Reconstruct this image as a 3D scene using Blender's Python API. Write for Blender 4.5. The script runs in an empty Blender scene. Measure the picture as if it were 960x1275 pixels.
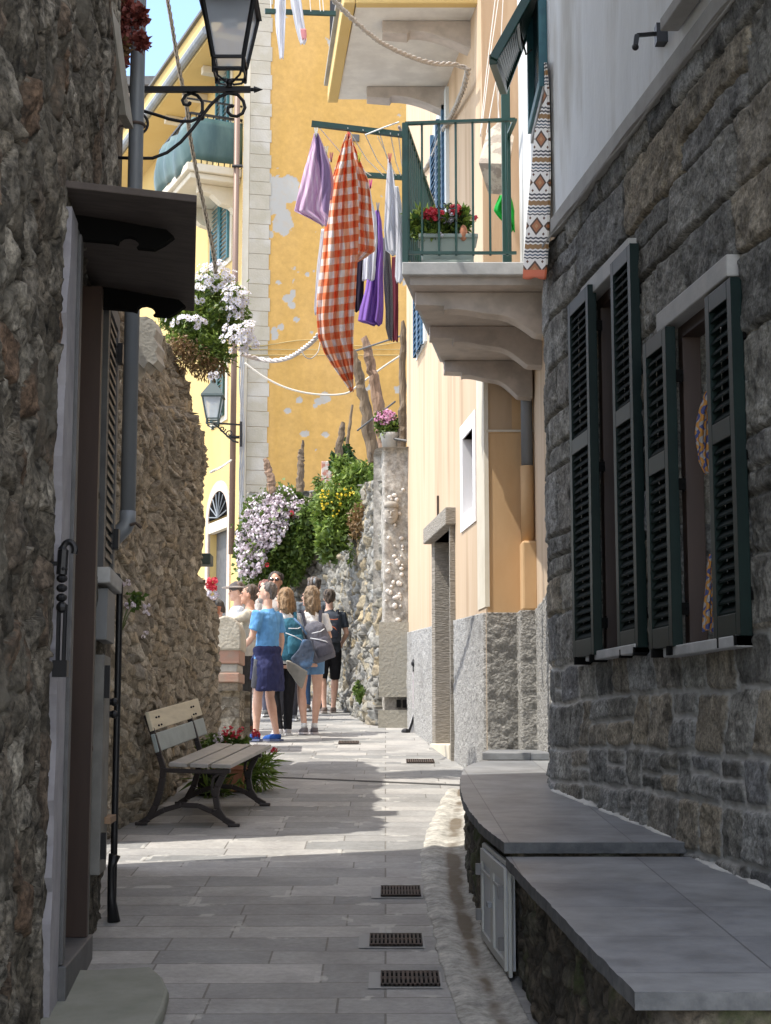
import bpy, math, random
import numpy as np
from mathutils import Vector, Matrix, noise as mnoise
R = math.radians
random.seed(7); rng = np.random.default_rng(7)
S = bpy.context.scene
COL = S.collection
# ---------------------------------------------------------------- camera
PITCH = math.atan(272.5/2000)
cam = bpy.data.objects.new('camera', bpy.data.cameras.new('camera')); COL.objects.link(cam)
cam.location = (0, 0, 1.6); cam.rotation_euler = (math.pi/2+PITCH, 0, 0)
cam.data.sensor_fit = 'VERTICAL'; cam.data.sensor_height = 24; cam.data.lens = 24*2000/1275
cam.data.clip_start = .05; cam.data.clip_end = 2000
S.camera = cam
# ---------------------------------------------------------------- sun and sky
EL = R(62.5); AZX, AZY = 1.0, 0.31           # the light travels along +X, a little +Y
W = bpy.data.worlds.new('World'); S.world = W; W.use_nodes = True
wn, wl = W.node_tree.nodes, W.node_tree.links
sky = wn.new('ShaderNodeTexSky'); sky.sky_type = 'NISHITA'; sky.sun_disc = False
sky.sun_elevation = EL; sky.sun_rotation = math.atan2(-AZX, -AZY) % (2*math.pi)
sky.air_density = 1.0; sky.dust_density = .6; sky.ozone_density = 1.5
tc = wn.new('ShaderNodeTexCoord'); nz = wn.new('ShaderNodeTexNoise')
nz.inputs['Scale'].default_value = 5; nz.inputs['Detail'].default_value = 8; nz.inputs['Roughness'].default_value = .55
mpk = wn.new('ShaderNodeMapping'); mpk.inputs['Location'].default_value = (5.5, -1, 2); wl.new(tc.outputs['Generated'], mpk.inputs['Vector']); wl.new(mpk.outputs[0], nz.inputs['Vector'])
rp = wn.new('ShaderNodeValToRGB'); rp.color_ramp.elements[0].position = .43; rp.color_ramp.elements[1].position = .64
rp.color_ramp.elements[1].color = (.92, .92, .92, 1)
wl.new(nz.outputs['Fac'], rp.inputs['Fac'])
mx = wn.new('ShaderNodeMixRGB'); wl.new(rp.outputs['Color'], mx.inputs['Fac']); wl.new(sky.outputs['Color'], mx.inputs['Color1'])
mx.inputs['Color2'].default_value = (8.2, 7.5, 6.6, 1)
bg = wn['Background']; wl.new(mx.outputs['Color'], bg.inputs['Color']); bg.inputs['Strength'].default_value = .15
sun = bpy.data.objects.new('sun', bpy.data.lights.new('sun', 'SUN')); COL.objects.link(sun)
sun.data.energy = 2.05; sun.data.angle = R(.53); sun.data.color = (1, .95, .86)
hl = math.hypot(AZX, AZY)
sun.rotation_euler = Vector((AZX/hl*math.cos(EL), AZY/hl*math.cos(EL), -math.sin(EL))).to_track_quat('-Z', 'Y').to_euler()
S.view_settings.view_transform = 'Standard'; S.view_settings.look = 'None'
S.view_settings.exposure = 1.54; S.view_settings.gamma = 1
S.cycles.max_bounces = 8; S.cycles.diffuse_bounces = 5
# ---------------------------------------------------------------- helpers
cp, sp = math.cos(PITCH), math.sin(PITCH)
def P(px, py, Y):
    u = (px-480)/2000; v = (637.5-py)/2000
    d = (u, cp-v*sp, sp+v*cp); t = Y/d[1]
    return Vector((d[0]*t, Y, 1.6+d[2]*t))
def PZ(px, py, a, b):                       # the pixel's ray meets the plane z = a + b*y
    u = (px-480)/2000; v = (637.5-py)/2000
    d = (u, cp-v*sp, sp+v*cp); t = (a-1.6)/(d[2]-b*d[1])
    return Vector((d[0]*t, d[1]*t, 1.6+d[2]*t))
SL = .085
def G(y): return SL*y
def gp(px, py): return PZ(px, py, 0, SL)

def setp(o, label=None, cat=None, group=None, kind=None):
    if label: o['label'] = label
    if cat: o['category'] = cat
    if group: o['group'] = group
    if kind: o['kind'] = kind
    return o
WM = {}
def empty(name, loc, label, cat, group=None, rz=0):
    o = bpy.data.objects.new(name, None); COL.objects.link(o)
    o.location = loc; o.rotation_euler = (0, 0, rz); o.empty_display_size = .1
    WM[o.name] = Matrix.Translation(Vector(loc)) @ Matrix.Rotation(rz, 4, 'Z')
    return setp(o, label, cat, group)
def link_mesh(name, me, mat, parent=None, local=False):
    o = bpy.data.objects.new(name, me); COL.objects.link(o)
    if mat is not None:
        for m in (mat if isinstance(mat, (list, tuple)) else [mat]): me.materials.append(m)
    if parent is not None:
        o.parent = parent
        if not local and parent.name in WM: o.matrix_parent_inverse = WM[parent.name].inverted()
    return o
class MB:
    def __init__(s): s.v = []; s.f = []; s.m = []; s.uv = None; s.mi = 0
    def add(s, vs, fs):
        b = len(s.v); s.v += [tuple(v) for v in vs]; s.f += [tuple(b+i for i in f) for f in fs]; s.m += [s.mi]*len(fs); return s
    def box(s, x0, x1, y0, y1, z0, z1):
        vs = [(x, y, z) for z in (z0, z1) for y in (y0, y1) for x in (x0, x1)]
        return s.add(vs, [(0,2,3,1),(4,5,7,6),(0,1,5,4),(2,6,7,3),(0,4,6,2),(1,3,7,5)])
    def bar(s, p, q, w, h, up=(0,0,1)):
        p, q = Vector(p), Vector(q); d = (q-p).normalized(); a = d.cross(Vector(up))
        if a.length < 1e-4: a = d.cross(Vector((0,1,0)))
        a.normalize(); b = a.cross(d); a *= w/2; b *= h/2
        vs = [p-a-b, p+a-b, p+a+b, p-a+b, q-a-b, q+a-b, q+a+b, q-a+b]
        return s.add(vs, [(3,2,1,0),(4,5,6,7),(0,1,5,4),(1,2,6,5),(2,3,7,6),(3,0,4,7)])
    def tube(s, pts, r, n=8, cap=True, flat=1.0):
        pts = [Vector(p) for p in pts]; k = len(pts)
        rs = r if isinstance(r, (list, tuple)) else [r]*k
        T = []
        for i in range(k):
            d = pts[min(i+1, k-1)]-pts[max(i-1, 0)]
            T.append(d.normalized() if d.length > 1e-9 else Vector((0,0,1)))
        ref = Vector((0,0,1)) if abs(T[0].z) < .9 else Vector((0,1,0))
        a = T[0].cross(ref).normalized(); vs = []
        for i in range(k):
            a = (a-T[i]*a.dot(T[i])).normalized(); b = T[i].cross(a)
            for j in range(n):
                t = 2*math.pi*j/n; vs.append(pts[i]+(a*math.cos(t)+b*math.sin(t)*flat)*rs[i])
        fs = [(i*n+j, i*n+(j+1)%n, (i+1)*n+(j+1)%n, (i+1)*n+j) for i in range(k-1) for j in range(n)]
        if cap: fs += [tuple(range(n-1, -1, -1)), tuple((k-1)*n+j for j in range(n))]
        return s.add(vs, fs)
    def loft(s, rings, n=16):               # rings: (cx, cy, cz, rx, ry)
        vs = []
        for (cx, cy, cz, rx, ry) in rings:
            for j in range(n):
                t = 2*math.pi*j/n; vs.append((cx+rx*math.cos(t), cy+ry*math.sin(t), cz))
        k = len(rings)
        fs = [(i*n+j, i*n+(j+1)%n, (i+1)*n+(j+1)%n, (i+1)*n+j) for i in range(k-1) for j in range(n)]
        fs += [tuple(range(n-1, -1, -1)), tuple((k-1)*n+j for j in range(n))]
        return s.add(vs, fs)
    def ball(s, c, r, n=12, m=8, M=None):
        c = Vector(c); r = (r, r, r) if not isinstance(r, (tuple, list)) else r; vs = []
        for i in range(m+1):
            a = math.pi*i/m
            for j in range(n):
                t = 2*math.pi*j/n
                v = Vector((r[0]*math.sin(a)*math.cos(t), r[1]*math.sin(a)*math.sin(t), r[2]*math.cos(a)))
                vs.append(c+(M @ v if M else v))
        fs = [(i*n+j, (i+1)*n+j, (i+1)*n+(j+1)%n, i*n+(j+1)%n) for i in range(m) for j in range(n)]
        return s.add(vs, fs)
    def prism(s, pts, vec):                 # closed outline (3-D points) pushed along vec
        pts = [Vector(p) for p in pts]; vec = Vector(vec); k = len(pts)
        nrm = Vector((0,0,0))
        for i in range(k): nrm += pts[i].cross(pts[(i+1) % k])
        if nrm.dot(vec) > 0: pts = pts[::-1]
        vs = pts+[p+vec for p in pts]
        return s.add(vs, [tuple(range(k)), tuple(range(2*k-1, k-1, -1))]+[(i, k+i, k+(i+1) % k, (i+1) % k) for i in range(k)])
    def xf(s, M, start=0):
        for i in range(start, len(s.v)): s.v[i] = tuple(M @ Vector(s.v[i]))
        return s
    def mesh(s, name='m'):
        me = bpy.data.meshes.new(name); me.from_pydata(s.v, [], s.f)
        if max(s.m, default=0) > 0: me.polygons.foreach_set('material_index', s.m)
        me.update(); return me
    def build(s, name, mat, parent=None, smooth=False, local=False, bevel=0):
        me = s.mesh(name)
        if smooth: me.shade_smooth()
        o = link_mesh(name, me, mat, parent, local)
        if bevel:
            b = o.modifiers.new('b', 'BEVEL'); b.width = bevel; b.segments = 2; b.limit_method = 'ANGLE'; b.angle_limit = R(40)
        return o
def tag(o, *a, **k): return setp(o, *a, **k)
# ---------------------------------------------------------------- numpy noise
def _h(ix, iy, s=0):
    n = (ix.astype(np.int64)*374761393+iy.astype(np.int64)*668265263+s*2147483647+s*97) & 0xffffffff
    n = ((n ^ (n >> 13))*1274126177) & 0xffffffff
    n = ((n ^ (n >> 16))*2246822519) & 0xffffffff
    return ((n ^ (n >> 15)) & 0xffffff)/float(0xffffff)
def vnoise(x, y, s=0):
    ix, iy = np.floor(x), np.floor(y); fx, fy = x-ix, y-iy
    fx = fx*fx*(3-2*fx); fy = fy*fy*(3-2*fy)
    a, b, c, d = _h(ix, iy, s), _h(ix+1, iy, s), _h(ix, iy+1, s), _h(ix+1, iy+1, s)
    return (a*(1-fx)+b*fx)*(1-fy)+(c*(1-fx)+d*fx)*fy
def fbm(x, y, o=4, s=0):
    r = 0; a = .5; t = 0
    for i in range(o): r = r+a*vnoise(x, y, s+i*7); t += a; a *= .5; x = x*2.03+3.1; y = y*2.03+1.7
    return r/t
def sst(x, a, b):
    t = np.clip((x-a)/(b-a), 0, 1); return t*t*(3-2*t)
def voro(U, V, s=0, jit=.85):
    ix, iy = np.floor(U), np.floor(V); F1 = np.full(U.shape, 9.); F2 = np.full(U.shape, 9.)
    idv = np.zeros(U.shape); cx = np.zeros(U.shape); cy = np.zeros(U.shape)
    for dx in (-1, 0, 1):
        for dy in (-1, 0, 1):
            jx, jy = ix+dx, iy+dy
            px = jx+.5+jit*(_h(jx, jy, s+1)-.5); py = jy+.5+jit*(_h(jx, jy, s+2)-.5)
            d = (U-px)**2+(V-py)**2; d = np.sqrt(d)
            w = d < F1
            F2 = np.where(w, F1, np.minimum(F2, d)); idv = np.where(w, _h(jx, jy, s+3), idv)
            cx = np.where(w, U-px, cx); cy = np.where(w, V-py, cy); F1 = np.where(w, d, F1)
    return F1, F2, idv, cx, cy
def rubble(U, V, sx, sy, s=0, amp=.03, rough=.012):
    wx = (fbm(U*.9/sx, V*.9/sx, 4, s+20)-.5)*sx*.8; wy = (fbm(U*.9/sx, V*.7/sy, 4, s+30)-.5)*sy*.9
    wy = wy+(fbm(U*1.3, V*1.3, 2, s+33)-.5)*sx*1.5
    # two sizes of stones, mixed by a slow mask
    F1, F2, i1, cx, cy = voro((U+wx)/sx, (V+wy)/sy, s)
    e = F2-F1
    ta = _h(np.floor(i1*999), np.floor(i1*77), 5)-.5; tb = _h(np.floor(i1*777), np.floor(i1*55), 6)-.5
    h = sst(e, .01, .10)*(.35+.5*i1)+(cx*ta+cy*tb)*1.5*sst(e, 0, .12)
    f = (fbm(U*9, V*9, 6, s+40)-.5)*(1+1.2*sst(e, 0, .1))+(.5-np.abs(fbm(U*5, V*6, 4, s+43)-.5)*2)*.5-.25
    return h*amp+f*rough+(fbm(U*1.5, V*1.5, 2, s+50)-.5)*amp*.8, i1, 1-sst(e, .03, .17)
def coursed(U, V, s=0, amp=.03, rough=.01, hmin=.1, hmax=.27, wmin=.14, wmax=.5, v0=0, gap=.012):
    r = np.random.default_rng(s)
    wv = V+(fbm(U*1.1, V*.7, 3, s+3)-.5)*.07+(fbm(U*5, V*5, 3, s+5)-.5)*.02; wu = U+(fbm(U*1.7, V*2.3, 3, s+4)-.5)*.08
    rows = [v0]
    while rows[-1] < V.max()+.3: rows.append(rows[-1]+r.uniform(hmin, hmax))
    rows = np.array(rows); k = np.clip(np.searchsorted(rows, wv)-1, 0, len(rows)-2)
    d = np.zeros(U.shape); sid = np.zeros(U.shape); cx = np.zeros(U.shape)
    umin, umax = U.min()-.5, U.max()+.5
    for row in range(len(rows)-1):
        m = k == row
        if not m.any(): continue
        hh = rows[row+1]-rows[row]
        us = [umin-r.uniform(0, .3)]
        while us[-1] < umax: us.append(us[-1]+r.uniform(wmin, wmax)*(.7+.5*hh/hmax))
        us = np.array(us); u = wu[m]+.03*np.sin(wv[m]*9+row); b = np.clip(np.searchsorted(us, u)-1, 0, len(us)-2)
        rr = r.random(len(us)); split = r.random(len(us)) < .3
        du = np.minimum(u-us[b], us[b+1]-u); lo = rows[row]; dvv = np.minimum(wv[m]-lo, rows[row+1]-wv[m])
        mid = lo+hh*(.4+.2*rr[b]); dm = np.where(split[b] & (hh > .17), np.abs(wv[m]-mid), 9)
        dd = np.minimum(np.minimum(du, dvv), dm)
        # rounded corners
        c = .035; q = (np.clip(c-du, 0, None)**2+np.clip(c-np.minimum(dvv, dm), 0, None)**2)**.5
        dd = np.minimum(dd, c-q)
        d[m] = dd; sid[m] = (rr[b]+np.where(split[b] & (wv[m] > mid), .37, 0)) % 1; cx[m] = (u-us[b])/(us[b+1]-us[b])-.5
    d = d+(fbm(U*14, V*14, 4, s+9)-.5)*.018
    e = sst(d, gap*.15, gap*1.35)
    h = e*(.55+.45*sid)*amp + cx*(sid-.5)*amp*.8*e + (fbm(U*8, V*12, 6, s+8)-.5)*rough*(.4+.8*e) + (fbm(U*34, V*34, 4, s+18)-.5)*rough*.8 - sst(fbm(U*7, V*9, 4, s+28), .60, .72)*.008*e + ((V-np.floor(V))*0)
    return h, sid, 1-sst(d, gap*.5, gap*1.25)
def hf(name, pos, nrm, H, sid, mort, mat, parent=None, keep=None, thick=.2, smooth=True, back=False):
    """displaced wall face: pos (nu,nv,3); keep (nu-1,nv-1) mask; the rim is pushed back by thick"""
    nu, nv = H.shape; nrm = np.array(nrm, float)
    p = (pos+nrm*H[..., None]).reshape(-1, 3); idx = np.arange(nu*nv).reshape(nu, nv)
    q = np.stack([idx[:-1, :-1], idx[1:, :-1], idx[1:, 1:], idx[:-1, 1:]], -1)
    q = q[keep] if keep is not None else q.reshape(-1, 4)
    e = np.concatenate([q[:, [0, 1]], q[:, [1, 2]], q[:, [2, 3]], q[:, [3, 0]]])
    key = e.min(1).astype(np.int64)*nu*nv+e.max(1); _, inv, cnt = np.unique(key, return_inverse=True, return_counts=True)
    be = e[cnt[inv.ravel()] == 1]
    bv = np.unique(be); mp = np.full(nu*nv, -1); mp[bv] = np.arange(len(bv))+nu*nv
    p2 = pos.reshape(-1, 3)[bv]-nrm.reshape(-1, 3)[0 if nrm.ndim == 1 else bv]*thick
    sk = np.stack([be[:, 1], be[:, 0], mp[be[:, 0]], mp[be[:, 1]]], -1)
    allp = np.concatenate([p, p2]); faces = np.concatenate([q, sk])
    if back:
        pb = pos.reshape(-1, 3)-(nrm if nrm.ndim == 1 else nrm.reshape(-1, 3))*thick; o = len(allp)
        allp = np.concatenate([allp, pb]); faces = np.concatenate([faces, q[:, ::-1]+o])
    me = bpy.data.meshes.new(name)
    me.vertices.add(len(allp)); me.vertices.foreach_set('co', allp.astype(np.float32).ravel())
    me.loops.add(faces.size); me.loops.foreach_set('vertex_index', faces.astype(np.int32).ravel())
    me.polygons.add(len(faces)); me.polygons.foreach_set('loop_start', np.arange(0, faces.size, 4, dtype=np.int32))
    me.update(calc_edges=True); me.validate()
    for nm, a in (('sid', sid), ('mort', mort)):
        at = me.attributes.new(nm, 'FLOAT', 'POINT'); full = np.zeros(len(allp), np.float32); full[:nu*nv] = a.ravel()
        full[nu*nv:nu*nv+len(bv)] = a.ravel()[bv]
        at.data.foreach_set('value', full)
    if smooth: me.shade_smooth()
    return link_mesh(name, me, mat, parent)
# ---------------------------------------------------------------- materials
def C4(c): return (c[0], c[1], c[2], 1)
def newmat(name):
    m = bpy.data.materials.new(name); m.use_nodes = True; nt = m.node_tree
    return m, nt.nodes, nt.links, nt.nodes['Principled BSDF']
def mat(name, c, rough=.8, metal=0, c2=None, nscale=4, ndet=6, contrast=(.35, .65), bump=None, spec=.5, c3=None, n3=1.2, stretch=None, trans=0, coat=0, sheen=0):
    m, n, l, b = newmat(name)
    b.inputs['Roughness'].default_value = rough; b.inputs['Metallic'].default_value = metal
    b.inputs['Specular IOR Level'].default_value = spec; b.inputs['Base Color'].default_value = C4(c)
    if coat: b.inputs['Coat Weight'].default_value = coat; b.inputs['Coat Roughness'].default_value = .15
    t = n.new('ShaderNodeTexCoord'); vec = t.outputs['Object']
    if stretch:
        mp = n.new('ShaderNodeMapping'); mp.inputs['Scale'].default_value = stretch; l.new(vec, mp.inputs['Vector']); vec = mp.outputs['Vector']
    if c2 is not None:
        a = n.new('ShaderNodeTexNoise'); a.inputs['Scale'].default_value = nscale; a.inputs['Detail'].default_value = ndet; a.inputs['Roughness'].default_value = .62
        l.new(vec, a.inputs['Vector'])
        r = n.new('ShaderNodeValToRGB'); r.color_ramp.elements[0].position, r.color_ramp.elements[1].position = contrast
        r.color_ramp.elements[0].color = C4(c); r.color_ramp.elements[1].color = C4(c2); l.new(a.outputs['Fac'], r.inputs['Fac']); out = r.outputs['Color']
        if c3 is not None:
            a3 = n.new('ShaderNodeTexNoise'); a3.inputs['Scale'].default_value = n3; a3.inputs['Detail'].default_value = 7; l.new(vec, a3.inputs['Vector'])
            r3 = n.new('ShaderNodeValToRGB'); r3.color_ramp.elements[0].position = .52; r3.color_ramp.elements[1].position = .68; l.new(a3.outputs['Fac'], r3.inputs['Fac'])
            x = n.new('ShaderNodeMixRGB'); l.new(r3.outputs['Color'], x.inputs['Fac']); l.new(out, x.inputs['Color1']); x.inputs['Color2'].default_value = C4(c3); out = x.outputs['Color']
        l.new(out, b.inputs['Base Color'])
    if bump:
        a = n.new('ShaderNodeTexNoise'); a.inputs['Scale'].default_value = bump[0]; a.inputs['Detail'].default_value = 6; l.new(vec, a.inputs['Vector'])
        bp = n.new('ShaderNodeBump'); bp.inputs['Strength'].default_value = bump[1]; bp.inputs['Distance'].default_value = bump[2]
        l.new(a.outputs['Fac'], bp.inputs['Height']); l.new(bp.outputs['Normal'], b.inputs['Normal'])
    return m
def stone_mat(name, cols, mortar, spread=.35, fine=28, bump=.5, rough=.9, patch=None, patchscale=1.5):
    """per-stone colour from the attribute sid, pointing from the attribute mort"""
    m, n, l, b = newmat(name); b.inputs['Roughness'].default_value = rough; b.inputs['Specular IOR Level'].default_value = .3
    a = n.new('ShaderNodeAttribute'); a.attribute_name = 'sid'; k = n.new('ShaderNodeAttribute'); k.attribute_name = 'mort'
    t = n.new('ShaderNodeTexCoord')
    r = n.new('ShaderNodeValToRGB'); el = r.color_ramp.elements
    while len(el) < len(cols): el.new(.5)
    for i, c in enumerate(cols): el[i].position = i/(len(cols)-1); el[i].color = C4(c)
    l.new(a.outputs['Fac'], r.inputs['Fac'])
    def nz(sc, det=7, ro=.6):
        q = n.new('ShaderNodeTexNoise'); q.inputs['Scale'].default_value = sc; q.inputs['Detail'].default_value = det; q.inputs['Roughness'].default_value = ro
        l.new(t.outputs['Object'], q.inputs['Vector']); return q.outputs['Fac']
    n1 = nz(9); n2 = nz(fine, 8, .7)
    mr = n.new('ShaderNodeMapRange'); mr.inputs['From Min'].default_value = .3; mr.inputs['From Max'].default_value = .7
    mr.inputs['To Min'].default_value = 1-spread; mr.inputs['To Max'].default_value = 1+spread; l.new(n1, mr.inputs['Value'])
    mr2 = n.new('ShaderNodeMapRange'); mr2.inputs['From Min'].default_value = .35; mr2.inputs['From Max'].default_value = .65
    mr2.inputs['To Min'].default_value = 1-spread*.8; mr2.inputs['To Max'].default_value = 1+spread*.8; l.new(n2, mr2.inputs['Value'])
    mu = n.new('ShaderNodeMath'); mu.operation = 'MULTIPLY'; l.new(mr.outputs[0], mu.inputs[0]); l.new(mr2.outputs[0], mu.inputs[1])
    sc = n.new('ShaderNodeVectorMath'); sc.operation = 'SCALE'; l.new(r.outputs['Color'], sc.inputs[0]); l.new(mu.outputs[0], sc.inputs['Scale'])
    out = sc.outputs[0]
    # pointing, broken up by noise
    ad = n.new('ShaderNodeMath'); ad.operation = 'MULTIPLY_ADD'; l.new(n1, ad.inputs[0]); ad.inputs[1].default_value = .9; ad.inputs[2].default_value = -.45
    am = n.new('ShaderNodeMath'); am.operation = 'ADD'; am.use_clamp = True; l.new(k.outputs['Fac'], am.inputs[0]); l.new(ad.outputs[0], am.inputs[1])
    mm = n.new('ShaderNodeMath'); mm.operation = 'MULTIPLY'; mm.use_clamp = True; l.new(k.outputs['Fac'], mm.inputs[0]); l.new(am.outputs[0], mm.inputs[1])
    x = n.new('ShaderNodeMixRGB'); l.new(mm.outputs[0], x.inputs['Fac']); l.new(out, x.inputs['Color1']); x.inputs['Color2'].default_value = C4(mortar); out = x.outputs['Color']
    if patch is not None:
        n3 = nz(patchscale, 8, .65); r3 = n.new('ShaderNodeValToRGB'); r3.color_ramp.elements[0].position = .54; r3.color_ramp.elements[1].position = .66; l.new(n3, r3.inputs['Fac'])
        x2 = n.new('ShaderNodeMixRGB'); l.new(r3.outputs['Color'], x2.inputs['Fac']); l.new(out, x2.inputs['Color1']); x2.inputs['Color2'].default_value = C4(patch); out = x2.outputs['Color']
    l.new(out, b.inputs['Base Color'])
    bp = n.new('ShaderNodeBump'); bp.inputs['Strength'].default_value = bump; bp.inputs['Distance'].default_value = .012
    l.new(n2, bp.inputs['Height']); l.new(bp.outputs['Normal'], b.inputs['Normal'])
    return m
def leaf_mat(name, c1, c2, rough=.55, trans=.25):
    m, n, l, b = newmat(name); b.inputs['Roughness'].default_value = rough
    a = n.new('ShaderNodeAttribute'); a.attribute_name = 'sid'
    r = n.new('ShaderNodeValToRGB'); r.color_ramp.elements[0].color = C4(c1); r.color_ramp.elements[1].color = C4(c2)
    l.new(a.outputs['Fac'], r.inputs['Fac']); l.new(r.outputs['Color'], b.inputs['Base Color'])
    if trans:
        tr = n.new('ShaderNodeBsdfTranslucent'); l.new(r.outputs['Color'], tr.inputs['Color'])
        ms = n.new('ShaderNodeMixShader'); ms.inputs['Fac'].default_value = trans
        l.new(b.outputs[0], ms.inputs[1]); l.new(tr.outputs[0], ms.inputs[2]); l.new(ms.outputs[0], n['Material Output'].inputs['Surface'])
    return m
M = {}
M['stoneR'] = stone_mat('grey_block_stone', [(.205,.20,.18),(.11,.108,.10),(.27,.258,.225),(.16,.162,.165),(.24,.232,.205),(.18,.178,.168),(.28,.24,.18),(.125,.124,.115),(.22,.215,.20),(.28,.278,.265),(.165,.155,.13)], (.43,.42,.395), .66, 55, 1.0)
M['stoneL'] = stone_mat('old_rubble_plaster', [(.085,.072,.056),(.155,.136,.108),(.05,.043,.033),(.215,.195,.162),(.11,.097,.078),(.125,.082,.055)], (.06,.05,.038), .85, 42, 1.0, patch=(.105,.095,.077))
M['stoneM'] = stone_mat('brown_rubble', [(.25,.215,.17),(.32,.285,.23),(.17,.148,.115),(.40,.36,.295),(.26,.235,.195),(.31,.255,.18),(.21,.19,.16)], (.12,.10,.075), .4, 40, .6)
M['stoneG'] = stone_mat('pale_rubble', [(.19,.18,.16),(.26,.25,.225),(.12,.115,.10),(.32,.31,.28),(.22,.20,.155),(.30,.24,.15),(.22,.22,.21),(.25,.24,.22),(.17,.165,.15)], (.085,.078,.065), .3, 24, .6)
M['stoneB'] = stone_mat('mossy_bench_stone', [(.095,.08,.062),(.06,.052,.042),(.13,.105,.078),(.08,.08,.06)], (.075,.066,.055), .7, 26, .9, patch=(.07,.085,.035), patchscale=3)
M['stucco'] = mat('grey_roughcast', (.27,.265,.26), .95, c2=(.50,.495,.48), nscale=70, contrast=(.4,.62), bump=(80,1,.02), c3=(.30,.295,.285), n3=2)
M['stucco_shade'] = mat('coarse_roughcast_in_shade', (.22,.212,.195), .95, c2=(.38,.37,.35), nscale=45, contrast=(.35,.65), bump=(45,1,.03))  # coarser roughcast, its grey also darkened for the shaded front
M['peach'] = mat('peach_render', (.51,.375,.25), .9, c2=(.56,.435,.31), nscale=3.5, contrast=(.3,.7), bump=(26,.45,.006), c3=(.42,.30,.195), n3=2.4, stretch=(1.6,1.6,.16))
M['orange'] = mat('ochre_render', (.56,.365,.19), .9, c2=(.61,.415,.23), nscale=3, bump=(40,.3,.005), stretch=(1,1,.4))
M['yellow2'] = mat('pale_yellow_render', (.56,.40,.15), .9, c2=(.60,.45,.19), nscale=.8, bump=(40,.2,.01), stretch=(1,1,.4))
M['cream'] = mat('cream_paint', (.64,.59,.49), .8, c2=(.57,.52,.42), nscale=3, bump=(60,.1,.003))
M['soffit'] = mat('white_soffit_paint', (.72,.71,.67), .85, c2=(.62,.61,.58), nscale=5, c3=(.60,.585,.55), n3=2.5, bump=(30,.2,.004))
M['corbel'] = mat('taupe_painted_stone', (.52,.47,.43), .85, c2=(.41,.37,.34), nscale=6, bump=(40,.3,.004), c3=(.36,.33,.30), n3=3)
M['whitewall'] = mat('weathered_white_render', (.68,.695,.70), .9, c2=(.78,.80,.81), nscale=2.6, contrast=(.35,.65), bump=(45,.5,.008), c3=(.50,.49,.46), n3=2.6, stretch=(1,1,.25))
M['ledge'] = mat('grey_ledge_cement', (.30,.29,.27), .9, c2=(.38,.37,.35), nscale=6, bump=(60,.3,.004))
M['slate'] = mat('slate_slab', (.33,.34,.35), .55, c2=(.41,.41,.41), nscale=3, contrast=(.3,.7), bump=(30,.12,.004), c3=(.38,.36,.33), n3=1.5)
M['marble'] = mat('pale_sill_stone', (.48,.48,.47), .7, c2=(.36,.36,.355), nscale=8, bump=(60,.15,.003))
M['slatgreen'] = mat('dark_green_slat_paint', (.004,.010,.009), .7, spec=.05)
M['darkgreen'] = mat('dark_green_shutter_paint', (.004,.012,.011), .42, spec=.12, c2=(.006,.017,.015), nscale=7, bump=(140,.06,.001))
M['green'] = mat('green_railing_paint', (.006,.045,.034), .35, c2=(.008,.055,.042), nscale=20)
M['blueshut'] = mat('blue_shutter_paint', (.035,.10,.19), .5, c2=(.05,.13,.23), nscale=5)
M['tealshut'] = mat('teal_shutter_paint', (.03,.13,.17), .5, c2=(.05,.19,.22), nscale=8)
M['iron'] = mat('black_iron', (.018,.018,.02), .45, metal=.4, bump=(90,.2,.002))
M['black'] = mat('matt_black_and_shade', (.006,.006,.006), .9, spec=.05)  # near-black for dark hardware, also painting the shade of rooms, holes and brackets
M['pipegrey'] = mat('grey_pipe_metal', (.19,.21,.235), .5, metal=.2, c2=(.25,.27,.295), nscale=5, stretch=(1,1,.2))
M['pipebrown'] = mat('brown_pipe_metal', (.20,.13,.10), .5, metal=.2)
M['glass'] = mat('frosted_lantern_glass', (.45,.5,.56), .25, spec=.6)
M['lampwhite'] = mat('lamp_fitting_white', (.6,.6,.58), .5)
M['wood'] = mat('weathered_post_wood', (.20,.15,.10), .9, c2=(.09,.065,.045), nscale=14, bump=(50,.8,.01), stretch=(1,1,.2))
M['woodpink'] = mat('dry_pink_wood', (.34,.22,.15), .9, c2=(.15,.10,.07), nscale=14, bump=(50,.8,.01), stretch=(1,1,.2))
M['brownwood'] = mat('brown_varnished_wood', (.032,.017,.012), .55, c2=(.05,.028,.02), nscale=6, stretch=(1,1,.15))
M['canopy'] = mat('brown_canopy_board', (.065,.052,.045), .75, c2=(.10,.08,.07), nscale=7, stretch=(1,5,1), bump=(60,.3,.003))
M['framegrey'] = mat('grey_frame_paint', (.075,.075,.078), .6, c2=(.11,.11,.112), nscale=9, bump=(60,.2,.002))
M['lilacplaster'] = mat('lilac_grey_plaster', (.25,.24,.262), .9, c2=(.34,.33,.35), nscale=7, bump=(30,.5,.006))
M['terracotta'] = mat('terracotta', (.42,.17,.09), .8, c2=(.5,.22,.13), nscale=9)
M['plastic'] = mat('grey_green_plastic', (.30,.36,.33), .6)
M['benchiron'] = mat('dark_brown_cast_iron', (.035,.028,.028), .5, metal=.3, bump=(60,.2,.003))
M['slat_yellow'] = mat('faded_yellow_slat', (.62,.56,.42), .6, c2=(.5,.45,.34), nscale=10, stretch=(.3,.3,2), bump=(70,.2,.002))
M['slat_grey'] = mat('blue_grey_slat', (.33,.38,.38), .6, c2=(.27,.31,.31), nscale=10, bump=(70,.2,.002))
M['slat_seat'] = mat('worn_seat_slat', (.28,.27,.25), .38, c2=(.38,.36,.35), nscale=9, bump=(70,.2,.002))
M['doorwhite'] = mat('pale_metal_door', (.55,.57,.60), .4, c2=(.48,.5,.53), nscale=6)
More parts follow.
